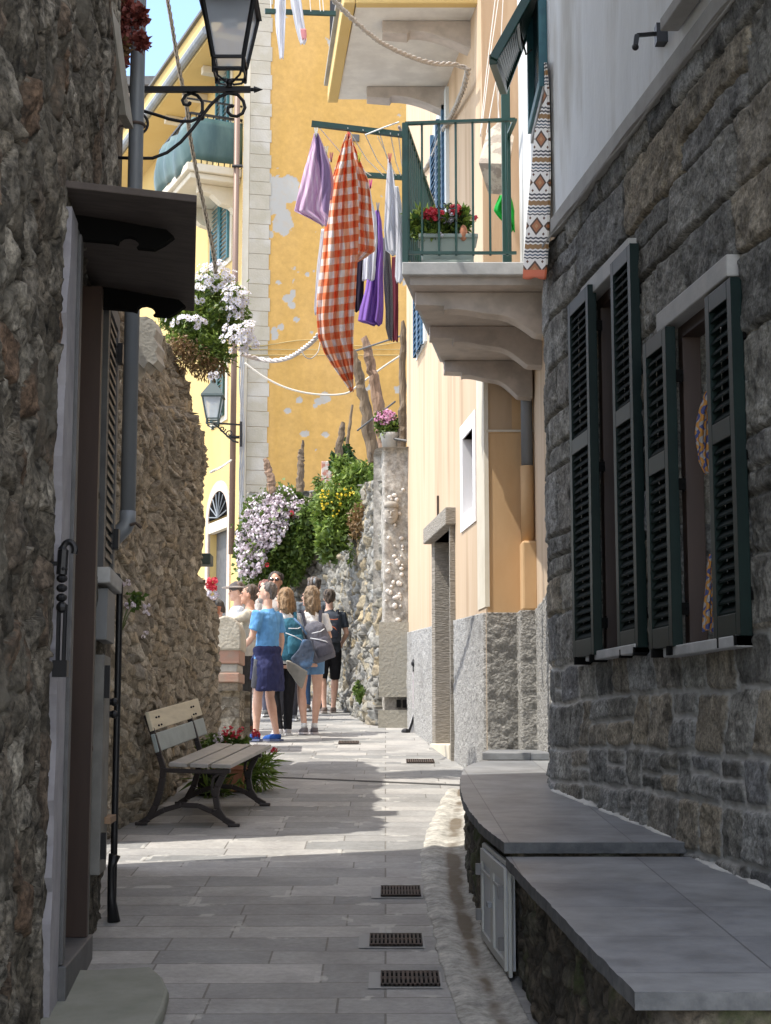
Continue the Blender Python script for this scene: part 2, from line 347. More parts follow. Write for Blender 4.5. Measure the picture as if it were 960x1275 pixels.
M['doorframe'] = mat('cream_metal_frame', (.50,.50,.47), .5)
M['rope'] = mat('twisted_grey_cable', (.45,.43,.40), .7, c2=(.3,.28,.26), nscale=60)
M['cable'] = mat('pale_cable', (.62,.58,.52), .7)
M['string'] = mat('white_string', (.75,.75,.73), .7)
M['leaf'] = leaf_mat('green_leaves', (.035,.075,.015), (.15,.22,.035))
M['leafdark'] = leaf_mat('dark_leaves', (.02,.05,.015), (.06,.13,.03))
M['leafbright'] = leaf_mat('bright_leaves', (.07,.15,.02), (.26,.34,.06))
M['leafdry'] = leaf_mat('dry_leaves', (.16,.09,.04), (.30,.20,.09))
M['leafred'] = leaf_mat('red_brown_leaves', (.14,.03,.025), (.32,.09,.07))
M['petalwhite'] = leaf_mat('white_petals', (.55,.52,.62), (.80,.79,.82), .6, .2)
M['petallilac'] = leaf_mat('lilac_white_petals', (.58,.48,.55), (.88,.82,.84), .6, .2)
M['petalpink'] = leaf_mat('pink_petals', (.60,.22,.42), (.75,.45,.62), .6, .2)
M['petalred'] = leaf_mat('red_petals', (.55,.02,.04), (.72,.08,.12), .6, .15)
M['petalyellow'] = leaf_mat('yellow_petals', (.70,.50,.02), (.80,.65,.05), .6, .2)
M['eye'] = mat('flower_centre', (.45,.35,.05), .8)
# ================================================================ the setting: ground, paving, gutter
def paving_mat():
    m, n, l, b = newmat('slate_paving'); b.inputs['Roughness'].default_value = .62; b.inputs['Specular IOR Level'].default_value = .35
    t = n.new('ShaderNodeTexCoord')
    mpw = n.new('ShaderNodeMapping'); mpw.inputs['Scale'].default_value = (.12, 1.5, 0); l.new(t.outputs['Object'], mpw.inputs['Vector'])
    wz = n.new('ShaderNodeTexNoise'); wz.inputs['Scale'].default_value = 1.3; wz.inputs['Detail'].default_value = 2; l.new(mpw.outputs[0], wz.inputs['Vector'])
    sc = n.new('ShaderNodeVectorMath'); sc.operation = 'SCALE'; sc.inputs['Scale'].default_value = .42; sub_ = n.new('ShaderNodeVectorMath'); sub_.operation = 'MULTIPLY'; sub_.inputs[1].default_value = (0, 1, 0); l.new(wz.outputs['Color'], sub_.inputs[0]); l.new(sub_.outputs[0], sc.inputs[0])
    ad = n.new('ShaderNodeVectorMath'); ad.operation = 'ADD'; l.new(t.outputs['Object'], ad.inputs[0]); l.new(sc.outputs[0], ad.inputs[1])
    br = n.new('ShaderNodeTexBrick'); l.new(ad.outputs[0], br.inputs['Vector'])
    br.inputs['Scale'].default_value = 1; br.inputs['Brick Width'].default_value = .72; br.inputs['Row Height'].default_value = .27
    br.inputs['Mortar Size'].default_value = .005; br.inputs['Mortar Smooth'].default_value = .3; br.inputs['Bias'].default_value = 0
    br.offset = .37; br.squash = .7; br.squash_frequency = 3
    br.inputs['Color1'].default_value = (.21,.212,.208,1); br.inputs['Color2'].default_value = (.375,.36,.34,1); br.inputs['Mortar'].default_value = (.17,.16,.145,1)
    def nz(s, d=7, ro=.6, st=None):
        v = t.outputs['Object']
        if st:
            mp = n.new('ShaderNodeMapping'); mp.inputs['Scale'].default_value = st; l.new(v, mp.inputs['Vector']); v = mp.outputs[0]
        q = n.new('ShaderNodeTexNoise'); q.inputs['Scale'].default_value = s; q.inputs['Detail'].default_value = d; q.inputs['Roughness'].default_value = ro
        l.new(v, q.inputs['Vector']); return q.outputs['Fac']
    def rng_(f, a, b_, c, d):
        q = n.new('ShaderNodeMapRange'); q.inputs[1].default_value = a; q.inputs[2].default_value = b_; q.inputs[3].default_value = c; q.inputs[4].default_value = d; l.new(f, q.inputs[0]); return q.outputs[0]
    m1 = rng_(nz(2.2), .35, .65, .80, 1.15); m2 = rng_(nz(30, 8, .7), .35, .65, .88, 1.12)
    mu = n.new('ShaderNodeMath'); mu.operation = 'MULTIPLY'; l.new(m1, mu.inputs[0]); l.new(m2, mu.inputs[1])
    s2 = n.new('ShaderNodeVectorMath'); s2.operation = 'SCALE'; l.new(br.outputs['Color'], s2.inputs[0]); l.new(mu.outputs[0], s2.inputs['Scale'])
    # pale mortar smears along some joints
    pm = rng_(nz(3.5, 5, .6, (1.2, .8, 1)), .555, .61, 0, 1)
    br2 = n.new('ShaderNodeTexBrick'); l.new(ad.outputs[0], br2.inputs['Vector'])
    br2.inputs['Scale'].default_value = 1; br2.inputs['Brick Width'].default_value = .72; br2.inputs['Row Height'].default_value = .27
    br2.inputs['Mortar Size'].default_value = .032; br2.inputs['Mortar Smooth'].default_value = .2; br2.offset = .37; br2.squash = .7; br2.squash_frequency = 3
    br2.inputs['Color1'].default_value = (0,0,0,1); br2.inputs['Color2'].default_value = (0,0,0,1); br2.inputs['Mortar'].default_value = (1,1,1,1)
    pf = n.new('ShaderNodeMath'); pf.operation = 'MULTIPLY'; l.new(pm, pf.inputs[0]); l.new(br2.outputs['Fac'], pf.inputs[1])
    pf2 = n.new('ShaderNodeMath'); pf2.operation = 'MULTIPLY'; l.new(pf.outputs[0], pf2.inputs[0]); pf2.inputs[1].default_value = .75
    x = n.new('ShaderNodeMixRGB'); l.new(pf2.outputs[0], x.inputs['Fac']); l.new(s2.outputs[0], x.inputs['Color1']); x.inputs['Color2'].default_value = (.47,.455,.42,1)
    l.new(x.outputs['Color'], b.inputs['Base Color'])
    hh = n.new('ShaderNodeMath'); hh.operation = 'MULTIPLY_ADD'; l.new(br.outputs['Fac'], hh.inputs[0]); hh.inputs[1].default_value = -1.2; l.new(nz(22, 8, .65), hh.inputs[2])
    bp = n.new('ShaderNodeBump'); bp.inputs['Strength'].default_value = .55; bp.inputs['Distance'].default_value = .008; l.new(hh.outputs[0], bp.inputs['Height']); l.new(bp.outputs[0], b.inputs['Normal'])
    return m
M['paving'] = paving_mat()
M['gutter'] = stone_mat('rough_pale_mortar', [(.33,.31,.27),(.43,.41,.365),(.37,.35,.305)], (.16,.13,.095), .35, 30, .9)
M['gutter_old'] = mat('rough_pale_mortar', (.66,.62,.55), .9, c2=(.48,.41,.34), nscale=6, contrast=(.45,.68), bump=(26,.9,.02), c3=(.33,.30,.24), n3=3.2)
mb = MB()
ys = [-8]+[i*.5 for i in range(0, 60)]+[40, 80, 200]
for a, b_ in zip(ys[:-1], ys[1:]):
    k = len(mb.v); mb.v += [(-60, a, G(a)), (60, a, G(a)), (60, b_, G(b_)), (-60, b_, G(b_))]; mb.f.append((k, k+1, k+2, k+3)); mb.m.append(0)
tag(mb.build('street_paving', M['paving']), kind='structure')
# raised far part of the street ends in a dark slot
slot_a, slot_b = gp(345, 966), gp(574, 978)
mb = MB(); d = Vector((0, .045, .0038))
mb.add([slot_a-d+Vector((-.4,.02,.004)), slot_b-d+Vector((0,0,.004)), slot_b+d+Vector((0,0,.004)), slot_a+d+Vector((-.4,.02,.004))], [(0,1,2,3)])
tag(mb.build('drain_slot', mat('slot_dark', (.05,.048,.045), .9)), 'dark narrow drain channel crossing the whole street between the bench and the sunlit part', 'drain channel')
# mortar gutter strip
lp = [gp(x, y) for x, y in [(560,980),(546,1003),(532,1035),(524,1065),(527,1110),(540,1165),(553,1215),(572,1275)]]+[Vector((.33, 5.0, G(5.0))), Vector((.45, 4, G(4)))]
rp_ = [gp(x, y) for x, y in [(577,980),(577,1003),(578,1035),(580,1080),(584,1120),(597,1170),(618,1225),(641,1275)]]+[Vector((.60, 5.0, G(5.0))), Vector((.72, 4, G(4)))]
ly = np.array([p.y for p in lp])[::-1]; lx = np.array([p.x for p in lp])[::-1]
ry = np.array([p.y for p in rp_])[::-1]; rx = np.array([p.x for p in rp_])[::-1]
yy = np.linspace(4.2, 13.2, 520); tt = np.linspace(0, 1, 36)
Yg, Tg = np.meshgrid(yy, tt, indexing='ij')
Xl = np.interp(yy, ly, lx)[:, None]+.012*(fbm(yy*7, yy*0, 3)[:, None]-.5)*2; Xr = np.interp(yy, ry, rx)[:, None]+.05
Xg = Xl+(Xr-Xl)*Tg
prof = .006+.035*np.sin(np.pi*np.clip(Tg*2.2, 0, 1))*(Tg < .455)+np.where(Tg >= .455, .0, 0)+.05*sst(Tg, .7, 1)
Hh = prof*.3+(fbm(Xg*13, Yg*11, 6, 3)-.45)*.016*np.clip(np.minimum(Tg, 1-Tg)*8, 0, 1)
pos = np.stack([Xg, Yg, Yg*SL+.004], -1)
o = hf('gutter', pos, (0, 0, 1), np.maximum(Hh, .001), fbm(Xg*5, Yg*3, 4, 6), np.clip(np.exp(-((Tg-.62)/.17)**2)*(.35+3.0*(fbm(Xg*6, Yg*3.5, 4, 16)-.30)), 0, 1), M['gutter'], thick=.03)
tag(o, kind='structure')
# worn step slab bottom left
mb = MB()
sl = [gp(x, y) for x, y in [(118,1226),(188,1222),(203,1236),(210,1252),(204,1275)]]
outl = [(-1.45, sl[0].y)]+[(p.x, p.y) for p in sl]+[(sl[-1].x-.01, 4.8), (-1.45, 4.8)]
mb.prism([(x, y, G(y)+.001) for x, y in outl], (0, 0, .06))
tag(mb.build('doorstep_slab', mat('green_grey_slab', (.20,.21,.17), .75, c2=(.27,.27,.23), nscale=4, bump=(25,.3,.008)), bevel=.015), 'worn greenish stone slab lying on the paving below the left doorway', 'doorstep')
# drain grates
M['rust'] = mat('rusty_grate', (.06,.052,.046), .8, metal=.2, c2=(.11,.075,.06), nscale=15)
M['rimmortar'] = mat('grate_mortar', (.34,.33,.31), .9, bump=(40,.3,.004))
def grate(x0, x1, y0, y1, label):
    a = gp(x0, y1); b_ = gp(x1, y0); c = Vector(((a.x+b_.x)/2, (a.y+b_.y)/2, 0)); c.z = G(c.y)
    w = (b_.x-a.x)/2; h = max((b_.y-a.y)/2, .07)
    t = empty('drain_grate', c, label, 'drain grate', 'small drain grates set in the street paving')
    m1 = MB()
    def slab(m_, xa, xb, ya, yb, z): m_.add([(c.x+xa, c.y+ya, G(c.y+ya)+z), (c.x+xb, c.y+ya, G(c.y+ya)+z), (c.x+xb, c.y+yb, G(c.y+yb)+z), (c.x+xa, c.y+yb, G(c.y+yb)+z)], [(0,1,2,3)])
    slab(m1, -w-.05, w+.01, -h-.025, h+.02, .004); m1.build('mortar_bed', M['rimmortar'], t)
    m2 = MB(); slab(m2, -w, w, -h, h, .008); m2.build('grate_recess', M['black'], t)
    m3 = MB()
    def bar_(xa, xb, ya, yb): m3.prism([(c.x+xa, c.y+ya, G(c.y+ya)+.0085), (c.x+xb, c.y+ya, G(c.y+ya)+.0085), (c.x+xb, c.y+yb, G(c.y+yb)+.0085), (c.x+xa, c.y+yb, G(c.y+yb)+.0085)], (0,0,.008))
    for ya, yb in ((-h, -h+.014), (h-.014, h), (-.007, .007)): bar_(-w, w, ya, yb)
    k = 13
    for i in range(k+1):
        x = -w+2*w*i/k; bar_(max(-w, x-.005), min(w, x+.005), -h, h)
    m3.build('grate_bars', M['rust'], t)
grate(474, 523, 1106, 1118, 'rusty drain grate farthest up the shaded street of the three beside the gutter')
grate(460, 525, 1166, 1180, 'rusty drain grate in the middle of the three beside the gutter')
grate(474, 546, 1213, 1230, 'rusty drain grate nearest the camera of the three beside the gutter')
grate(506, 540, 947, 951, 'small drain grate in the sunlit street beside the grey roughcast wall')
grate(421, 447, 924, 927, 'tiny drain grate in the sunlit street right of the people')

# ================================================================ right: grey stone building
def poly_pos(pts, ru, zlo, zhi, rv):
    pts = np.array(pts, float); seg = np.hypot(*(pts[1:]-pts[:-1]).T); s = np.concatenate([[0], np.cumsum(seg)])
    nu = int(s[-1]/ru)+2; u = np.linspace(0, s[-1], nu); x = np.interp(u, s, pts[:, 0]); y = np.interp(u, s, pts[:, 1])
    tx, ty = np.gradient(x), np.gradient(y); L = np.hypot(tx, ty); tx /= L; ty /= L
    k = max(1, int(.12/ru)); ker = np.ones(2*k+1)/(2*k+1)
    tx = np.convolve(np.pad(tx, k, mode='edge'), ker, 'valid'); ty = np.convolve(np.pad(ty, k, mode='edge'), ker, 'valid')
    z0 = zlo(y) if callable(zlo) else np.full(nu, zlo); z1 = zhi(y) if callable(zhi) else np.full(nu, zhi)
    nv = int((z1-z0).max()/rv)+2; t = np.linspace(0, 1, nv)
    U = np.repeat(u[:, None], nv, 1); V = z0[:, None]+(z1-z0)[:, None]*t
    X = np.repeat(x[:, None], nv, 1); Y = np.repeat(y[:, None], nv, 1)
    pos = np.stack([X, Y, V], -1); nrm = np.stack([np.repeat(-ty[:, None], nv, 1), np.repeat(tx[:, None], nv, 1), 0*V], -1)
    return pos, nrm, U, V
def XR(y): return 1.275+.13*(6.93-y)
bR = empty('stone_house', (2, 7, G(7)), 'grey block stone house with white rendered upper storey on the right', 'house')
WIN = [(7.50, 8.27, 2.0, 3.86), (6.15, 6.94, 1.96, 3.37)]
pos, nrm, U, V = poly_pos([(XR(3.4), 3.4), (XR(9.26), 9.26), (.975, 9.5), (1.0, 9.8), (1.07, 10.1), (1.2, 10.35)], .012, .7, 4.46, .0085)
H, sid, mo = coursed(U, V, 11, .036, .022, .20, .40, .32, .85, v0=.6, gap=.014); mo = mo*.12; H = H-.014*(1-sst(H, -.01, .012))
sm, ssid, smo = coursed(U+5, V, 15, .022, .020, .18, .31, .17, .44, v0=.55, gap=.016)
w = (V < 2.0)[...]; H = np.where(w, sm, H); sid = np.where(w, ssid, sid); mo = np.where(w, smo, mo)
H = H*.85+.03*sst(1.9-V, 0, .8)-.015
yc = pos[:-1, :-1, 1]; zc = pos[:-1, :-1, 2]; keep = np.ones(yc.shape, bool)
for (a, b_, c, d) in WIN: keep &= ~((yc > a) & (yc < b_) & (zc > c) & (zc < d))
hf('stone_wall', pos, nrm, H, sid, mo, M['stoneR'], bR, keep, thick=.22)
# rendered upper storey and the drip ledge
def alongR(mb, off0, off1, y0, y1, z0, z1, s=XR):
    mb.prism([(s(y0)-off0, y0, z0), (s(y0)+off1, y0, z0), (s(y1)+off1, y1, z0), (s(y1)-off0, y1, z0)], (0, 0, z1-z0))
mb = MB(); alongR(mb, .012, 1.5, 3.4, 9.10, 4.56, 9.0); mb.build('render_storey', M['whitewall'], bR)
mb = MB(); alongR(mb, .04, .3, 3.4, 9.10, 4.46, 4.558); mb.build('drip_ledge', M['ledge'], bR, bevel=.01)
mb = MB(); alongR(mb, -.235, 2.2, 3.4, 10.3, .6, 4.45); 
# core behind the wall with real room recesses cut out by building it from panels
mb = MB()
def panelR(y0, y1, z0, z1): alongR(mb, -.21, .5, y0, y1, z0, z1)
panelR(3.4, 6.05, .6, 4.45); panelR(7.04, 7.40, .6, 4.45); panelR(8.37, 9.2, .6, 4.45)
panelR(6.05, 7.04, .6, 1.90); panelR(6.05, 7.04, 3.45, 4.45); panelR(7.40, 8.37, .6, 1.94); panelR(7.40, 8.37, 3.95, 4.45)
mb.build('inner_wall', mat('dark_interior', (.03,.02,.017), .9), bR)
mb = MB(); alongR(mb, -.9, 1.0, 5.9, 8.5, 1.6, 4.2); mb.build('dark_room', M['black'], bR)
M['lintel'] = mat('slate_lintel', (.33,.33,.32), .7, c2=(.42,.41,.39), nscale=5, bump=(50,.3,.004))
for k, (a, b_, c, d) in enumerate(WIN):
    fr = MB()
    alongR(fr, .045, .20, a-.04, b_+.10, d-.005, d+.085)
    f = fr.build('window_lintel', M['lintel'], bR, bevel=.006)
    s_ = MB(); alongR(s_, .06, .2, a-.06, b_+.06, c-.045, c+.0); s_.build('window_sill', M['marble'], bR, bevel=.005)
    j = MB(); alongR(j, -.02, .10, b_-.06, b_, c, d); alongR(j, -.02, .10, a, a+.05, c, d); alongR(j, -.02, .10, a+.05, b_-.06, d-.06, d); wf = j.build('window_frame', M['brownwood'], bR, bevel=.004)
    g = MB(); alongR(g, -.07, .075, a+.05, a+.05+(b_-a)*.42, c, d-.06); g.build('pane', mat('dark_pane', (.02,.02,.022), .12, spec=.6), wf)
    # shutters
    if k == 0: leaves = [(8.11, 8.54, .03, 'open'), (7.40, 7.75, .01, 'ajar')]; z0, z1 = 1.98, 3.90
    else: leaves = [(6.82, 7.16, .03, 'open'), (6.05, 6.36, .01, 'ajar')]; z0, z1 = 1.955, 3.345
    for li, (y0, y1, off, st) in enumerate(leaves):
        lf = MB(); T = .045
        def pt(y, o_, z): return (XR(y)-o_, y, z)
        def blk(ya, yb, za, zb, o0=off-T/2+.02, o1=off+T/2+.02):
            lf.prism([pt(ya, o1, za), pt(ya, o0, za), pt(yb, o0, za), pt(yb, o1, za)], (0, 0, zb-za))
        sw = .05; zm = z0+(z1-z0)*.585
        blk(y0, y0+sw, z0, z1); blk(y1-sw, y1, z0, z1)
        for za, zb in ((z0, z0+.09), (zm-.04, zm+.04), (z1-.075, z1)): blk(y0+sw, y1-sw, za, zb)
        for za, zb in ((z0+.09, zm-.04), (zm+.04, z1-.075)): blk(y0+sw, y1-sw, za, zb, off-T/2+.012, off-T/2+.018)
        leaf = lf.build('shutter', M['darkgreen'], bR, bevel=.003)
        sl_ = MB(); o0 = off-.004; o1 = off+T+.0
        for za, zb in ((z0+.09, zm-.04), (zm+.04, z1-.075)):
            n_ = int((zb-za)/.042); st_ = (zb-za)/n_
            for i in range(n_):
                zz = za+st_*(i+.25)
                q = [pt(y0+sw-.003, off+.037, zz-.010), pt(y1-sw+.003, off+.037, zz-.010), pt(y1-sw+.003, off+.016, zz+.022), pt(y0+sw-.003, off+.016, zz+.022)]
                sl_.prism(q, (0, 0, .008))
        sl_.build('shutter_slats', M['slatgreen'], leaf)
        for zh in (z0+.16, z0+(z1-z0)*.5, z1-.22):
            hw = MB()
            yh = y0 if st == 'open' else y0-.0
            hw.box(XR(yh)-off-.0, XR(yh)-.0, yh-.008, yh+.012, zh-.025, zh+.025)
            for dz in (-.03, 0, .03): hw.ball((XR(yh)-off+.02, yh-.009, zh+dz), .005, 6, 4)
            hw.build('hinge', M['black'], leaf)
        for yb in (y0+.06, y1-.06): MB().box(XR(yb)-off-.05, XR(yb)-off+.06, yb-.02, yb+.02, z0-.035, z0+.004).build('catch', M['black'], leaf)
# window and blind above the ledge, top right
mb = MB(); alongR(mb, .10, -.02, 5.2, 6.70, 4.64, 4.70); mb.build('upper_sill', M['ledge'], bR, bevel=.006)
mb = MB(); alongR(mb, .035, -.03, 5.3, 6.63, 4.70, 5.9); mb.build('upper_shutter', M['blueshut'], bR)
mb = MB()
for dz in (0, .03): mb.tube([Vector((XR(y)-.075, y, 4.40+dz*.4+.012*math.sin(y*5+dz*80))) for y in np.linspace(3.6, 9.1, 40)], .005, 6)
mb.build('cable_run', M['ledge'], bR)
# iron hook
hk = MB(); a = P(819, 42, 6.9); b_ = P(793, 44, 6.86)
hk.box(a.x-.01, a.x+.06, 6.87, 6.93, a.z-.05, a.z+.04); hk.bar(a, b_, .015, .016); hk.bar(b_, b_+Vector((-.008, 0, -.05)), .022, .022); hk.ball(b_+Vector((-.008, 0, -.055)), .016, 8, 6)
tag(hk.build('wall_hook', M['iron']), 'short black iron arm sticking out of the white render above the stone wall', 'wall hook')

hP = hP0 = empty('peach_house', (1.2, 15, G(15)), 'peach and ochre rendered house with green-railed balcony and grey roughcast base', 'house')
# white storey beyond, over the alley (holds the rug window and the tilted shutter)
def X3(y): return .990-.003*(y-9.3)
mb = MB(); mb.prism([(X3(9.12), 9.12, 4.80), (2.6, 9.12, 4.80), (2.6, 11.38, 4.80), (X3(11.38), 11.38, 4.80)], (0, 0, 4.1))
mb2 = MB(); mb2.prism([(1.04, 9.14, 4.40), (2.5, 9.14, 4.40), (2.5, 11.36, 4.40), (1.13, 11.36, 4.40)], (0, 0, .397)); mb2.build('jetty_underside', M['peach'], hP0)
w3 = mb.build('overhanging_white_storey', M['whitewall'], None); tag(w3, 'white rendered upper storey jutting out between the stone house and the balcony', 'upper storey')
mb = MB(); 
for ya, yb, za, zb in ((9.36, 9.42, 5.5, 7.2), (10.10, 10.16, 5.5, 7.2), (9.42, 10.10, 5.5, 5.56)): mb.box(X3(9.7)-.05, X3(9.7)+.02, ya, yb, za, zb)
f = mb.build('window_frame', M['tealshut'], w3)
mb = MB(); mb.box(X3(9.7)-.012, X3(9.7)+.03, 9.42, 10.10, 5.56, 7.2); mb.build('pane', mat('night_pane', (.01,.012,.014), .2), f)
mb = MB(); mb.box(X3(9.7)-.03, X3(9.7)+.01, 9.36, 10.2, 5.45, 5.497); mb.build('window_sill', M['marble'], w3)
# tilted louvred shutter
tn, tf, bn, bf = P(672, -30, 9.4), P(666, 10, 10.2), P(614, 74, 9.4), P(627, 112, 10.2)
t = empty('awning_shutter', tn, 'green louvred shutter panel propped out from the white upper storey above the rug', 'shutter')
mb = MB(); mb.bar(tn, bn, .05, .055); mb.bar(tf, bf, .05, .055); mb.bar(bn, bf, .05, .06); mb.bar(tn, tf, .05, .06); mb.bar(tn.lerp(bn, .5), tf.lerp(bf, .5), .04, .05); mb.build('shutter_frame', M['green'], t, bevel=.004)
mb = MB()
for i in range(1, 26):
    a, b_ = tn.lerp(bn, i/26), tf.lerp(bf, i/26); dn = (bn-tn).normalized(); q = Vector((.03, 0, .012))
    mb.prism([a-q*.6, b_-q*.6, b_+q*.6, a+q*.6], dn*.006)
mb.build('shutter_slats', M['green'], t)
mb = MB(); mb.tube([P(648, 40, 9.8), P(655, 68, 9.8), P(662, 62, 9.75)], .006); mb.build('stay_hook', M['iron'], t)

# ================================================================ peach house
def XW(y): return .86-.105*(y-13.7)
def wallpanel(mb, p, q, z0, z1, holes, t):
    """vertical wall of thickness t behind the line p-q (right of it), holes (s0,s1,za,zb) along the line in metres"""
    p, q = Vector(p), Vector(q); L = (q-p).length; d = (q-p)/L; n = Vector((d.y, -d.x))*t
    ss = sorted({0, L, *[h[0] for h in holes], *[h[1] for h in holes]}); zz = sorted({z0, z1, *[h[2] for h in holes], *[h[3] for h in holes]})
    for a, b_ in zip(ss[:-1], ss[1:]):
        for c, e in zip(zz[:-1], zz[1:]):
            m_ = ((a+b_)/2, (c+e)/2)
            if any(h[0] < m_[0] < h[1] and h[2] < m_[1] < h[3] for h in holes): continue
            A, B = p+d*a, p+d*b_
            mb.prism([(A.x, A.y, c), (A.x+n.x, A.y+n.y, c), (B.x+n.x, B.y+n.y, c), (B.x, B.y, c)], (0, 0, e-c))
LW = math.hypot(.105, 1)
def sW(y): return (y-13.7)*LW
YD0, YD1, ZD = 15.62, 16.95, 3.58         # street door
YV0, YV1 = 14.30, 14.90
mb = MB(); wallpanel(mb, (XW(13.7), 13.7), (XW(19.4), 19.4), .8, 16, [(sW(YD0), sW(YD1), .8, ZD), (sW(YV0), sW(YV1), 3.60, 4.32)], .35)
mb.box(.62, 3, 19.05, 19.4, .8, 16)
mb.build('side_wall', M['peach'], hP)
mb = MB(); mb.box(.876, 1.29, 13.7, 13.95, .8, 4.17); mb.box(.876, 1.29, 13.725, 13.95, 4.19, 5.3); mb.build('front_wall', M['orange'], hP)
mb = MB(); mb.box(.868, 1.30, 13.72, 13.95, 5.3, 16); mb.build('upper_front_wall', M['peach'], hP)
mb = MB(); mb.box(.87, 1.29, 13.688, 13.72, 4.165, 4.185); mb.build('string_line', M['cream'], hP)
mb = MB(); mb.prism([(1.10, 9.5, .8), (2.6, 9.5, .8), (2.6, 13.9, .8), (1.29, 13.9, .8)], (0, 0, 4.0)); mb.build('return_wall', M['peach'], hP)
mb = MB(); mb.prism([(1.29, 11.4, 4.8), (2.6, 11.4, 4.8), (2.6, 13.9, 4.8), (1.33, 13.9, 4.8)], (0, 0, 11)); mb.build('upper_return_wall', M['peach'], hP)
mb = MB(); mb.prism([(XW(13.7)-.008, 13.7, 2.65), (XW(13.7)+.03, 13.69, 2.65), (XW(14.1)+.03, 14.1, 2.65), (XW(14.1)-.008, 14.1, 2.65)], (0, 0, 2.3)); mb.build('corner_strip', M['cream'], hP)
# roughcast dado: displaced sheets
def dado(pts, z1, matl, amp, name, s, sc=26):
    pos, nrm, U, V = poly_pos(pts, .014, lambda y: SL*y-.05, z1, .012)
    H = .022+(fbm(U*sc, V*sc, 4, s)-.5)*amp+(fbm(U*6, V*6, 3, s+5)-.5)*amp*.8
    return hf(name, pos, nrm, H, H*0+.5, H*0, matl, hP, thick=.03)
dz = lambda y: 2.6+.03*(y-13.7)
dado([(XW(13.72), 13.72), (XW(YD0-.16), YD0-.16)], dz, M['stucco'], .02, 'roughcast_base', 3)
dado([(XW(YD1+.02), YD1+.02), (XW(19.4), 19.4)], dz, M['stucco'], .02, 'roughcast_base', 4)
dado([(1.31, 13.44), (1.14, 13.44), (1.14, 13.70), (.86, 13.7)], 2.6, M['stucco_shade'], .026, 'roughcast_base', 5, 18)
dado([(1.16, 10.6), (1.29, 13.7)][::-1][::-1], 2.6, M['stucco_shade'], .026, 'roughcast_base', 6, 18)
# pilaster and rain pipe in the corner
mb = MB(); mb.box(1.15, 1.285, 13.45, 13.70, 2.60, 3.19); mb.build('pilaster', M['orange'], hP, bevel=.02)
pp = empty('rain_pipe', (1.24, 13.5, 3.2), 'grey rain pipe entering an ochre boxing below the balcony corner', 'drainpipe')
mb = MB(); mb.tube([(1.215, 13.6, 5.3), (1.215, 13.6, 3.85)], .05, 16); mb.build('pipe', M['pipegrey'], pp, smooth=True)
mb = MB(); mb.tube([(1.215, 13.6, 3.85), (1.215, 13.6, 3.18)], .058, 16); mb.build('painted_sleeve', M['orange'], pp, smooth=True)
# door: stone jambs, lintel, leaf
M['jamb'] = mat('tooled_grey_stone', (.22,.20,.17), .9, c2=(.34,.31,.27), nscale=30, stretch=(.4,.4,2.2), bump=(45,1,.02))
dr = empty('street_door', (XW(16.2), 16.2, G(16.2)), None, None); dr.parent = hP; dr.matrix_parent_inverse = WM[hP.name].inverted(); dr.name = 'door'
WM[dr.name] = Matrix.Translation((XW(16.2), 16.2, G(16.2)))
mb = MB(); x = XW(YD1)
mb.prism([(XW(YD1)+.003, YD1-.02, 1.2), (XW(YD1)+.36, YD1-.02, 1.2), (XW(YD1)+.36, YD1+.02, 1.2), (XW(YD1)-.03, YD1+.02, 1.2)], (0, 0, ZD-1.2)); mb.build('stone_jamb', M['jamb'], dr); mb = MB()
mb.prism([(XW(YD0)-.035, YD0-.16, 1.2), (XW(YD0)+.3, YD0-.16, 1.2), (XW(YD0)+.3, YD0+.01, 1.2), (XW(YD0)-.035, YD0+.01, 1.2)], (0, 0, ZD-1.2))
mb.build('stone_jamb', M['jamb'], dr)
mb = MB(); mb.prism([(XW(YD0-.2)-.10, YD0-.2, ZD), (XW(YD0-.2)+.2, YD0-.2, ZD), (XW(YD1+.15)+.2, YD1+.15, ZD), (XW(YD1+.15)-.10, YD1+.15, ZD)], (0, 0, .17)); mb.build('stone_lintel', M['jamb'], dr, bevel=.01)
mb = MB(); mb.box(XW(16.2)+.26, XW(16.2)+.32, YD0-.05, YD1+.1, 1.2, ZD+.05); mb.build('door_leaf', M['brownwood'], dr)
mb = MB(); mb.prism([(XW(YD0)-.05, YD0, 1.2), (XW(YD0)+.3, YD0, 1.2), (XW(YD1)+.3, YD1, 1.2), (XW(YD1)-.05, YD1, 1.2)], (0, 0, .27)); mb.build('door_step', M['cream'], dr, bevel=.01)
mb = MB(); mb.box(XW(16.6)-.02, XW(16.6)+.01, 16.57, 16.64, ZD+.17, ZD+.45); mb.build('rusty_stub', M['rust'], dr)
# small window
mb = MB()
for ya, yb, za, zb in ((YV0-.14, YV0, 3.45, 4.46), (YV1, YV1+.14, 3.45, 4.46), (YV0, YV1, 3.45, 3.60), (YV0, YV1, 4.32, 4.46)):
    mb.prism([(XW(ya)-.012, ya, za), (XW(ya)+.3, ya, za), (XW(yb)+.3, yb, za), (XW(yb)-.012, yb, za)], (0, 0, zb-za))
f = mb.build('window', mat('white_surround', (.8,.8,.82), .8), hP)
mb = MB(); mb.box(XW(14.6)+.2, XW(14.6)+.24, YV0, YV1, 3.6, 4.32); mb.build('pane', mat('lilac_pane', (.20,.18,.2), .3), f)
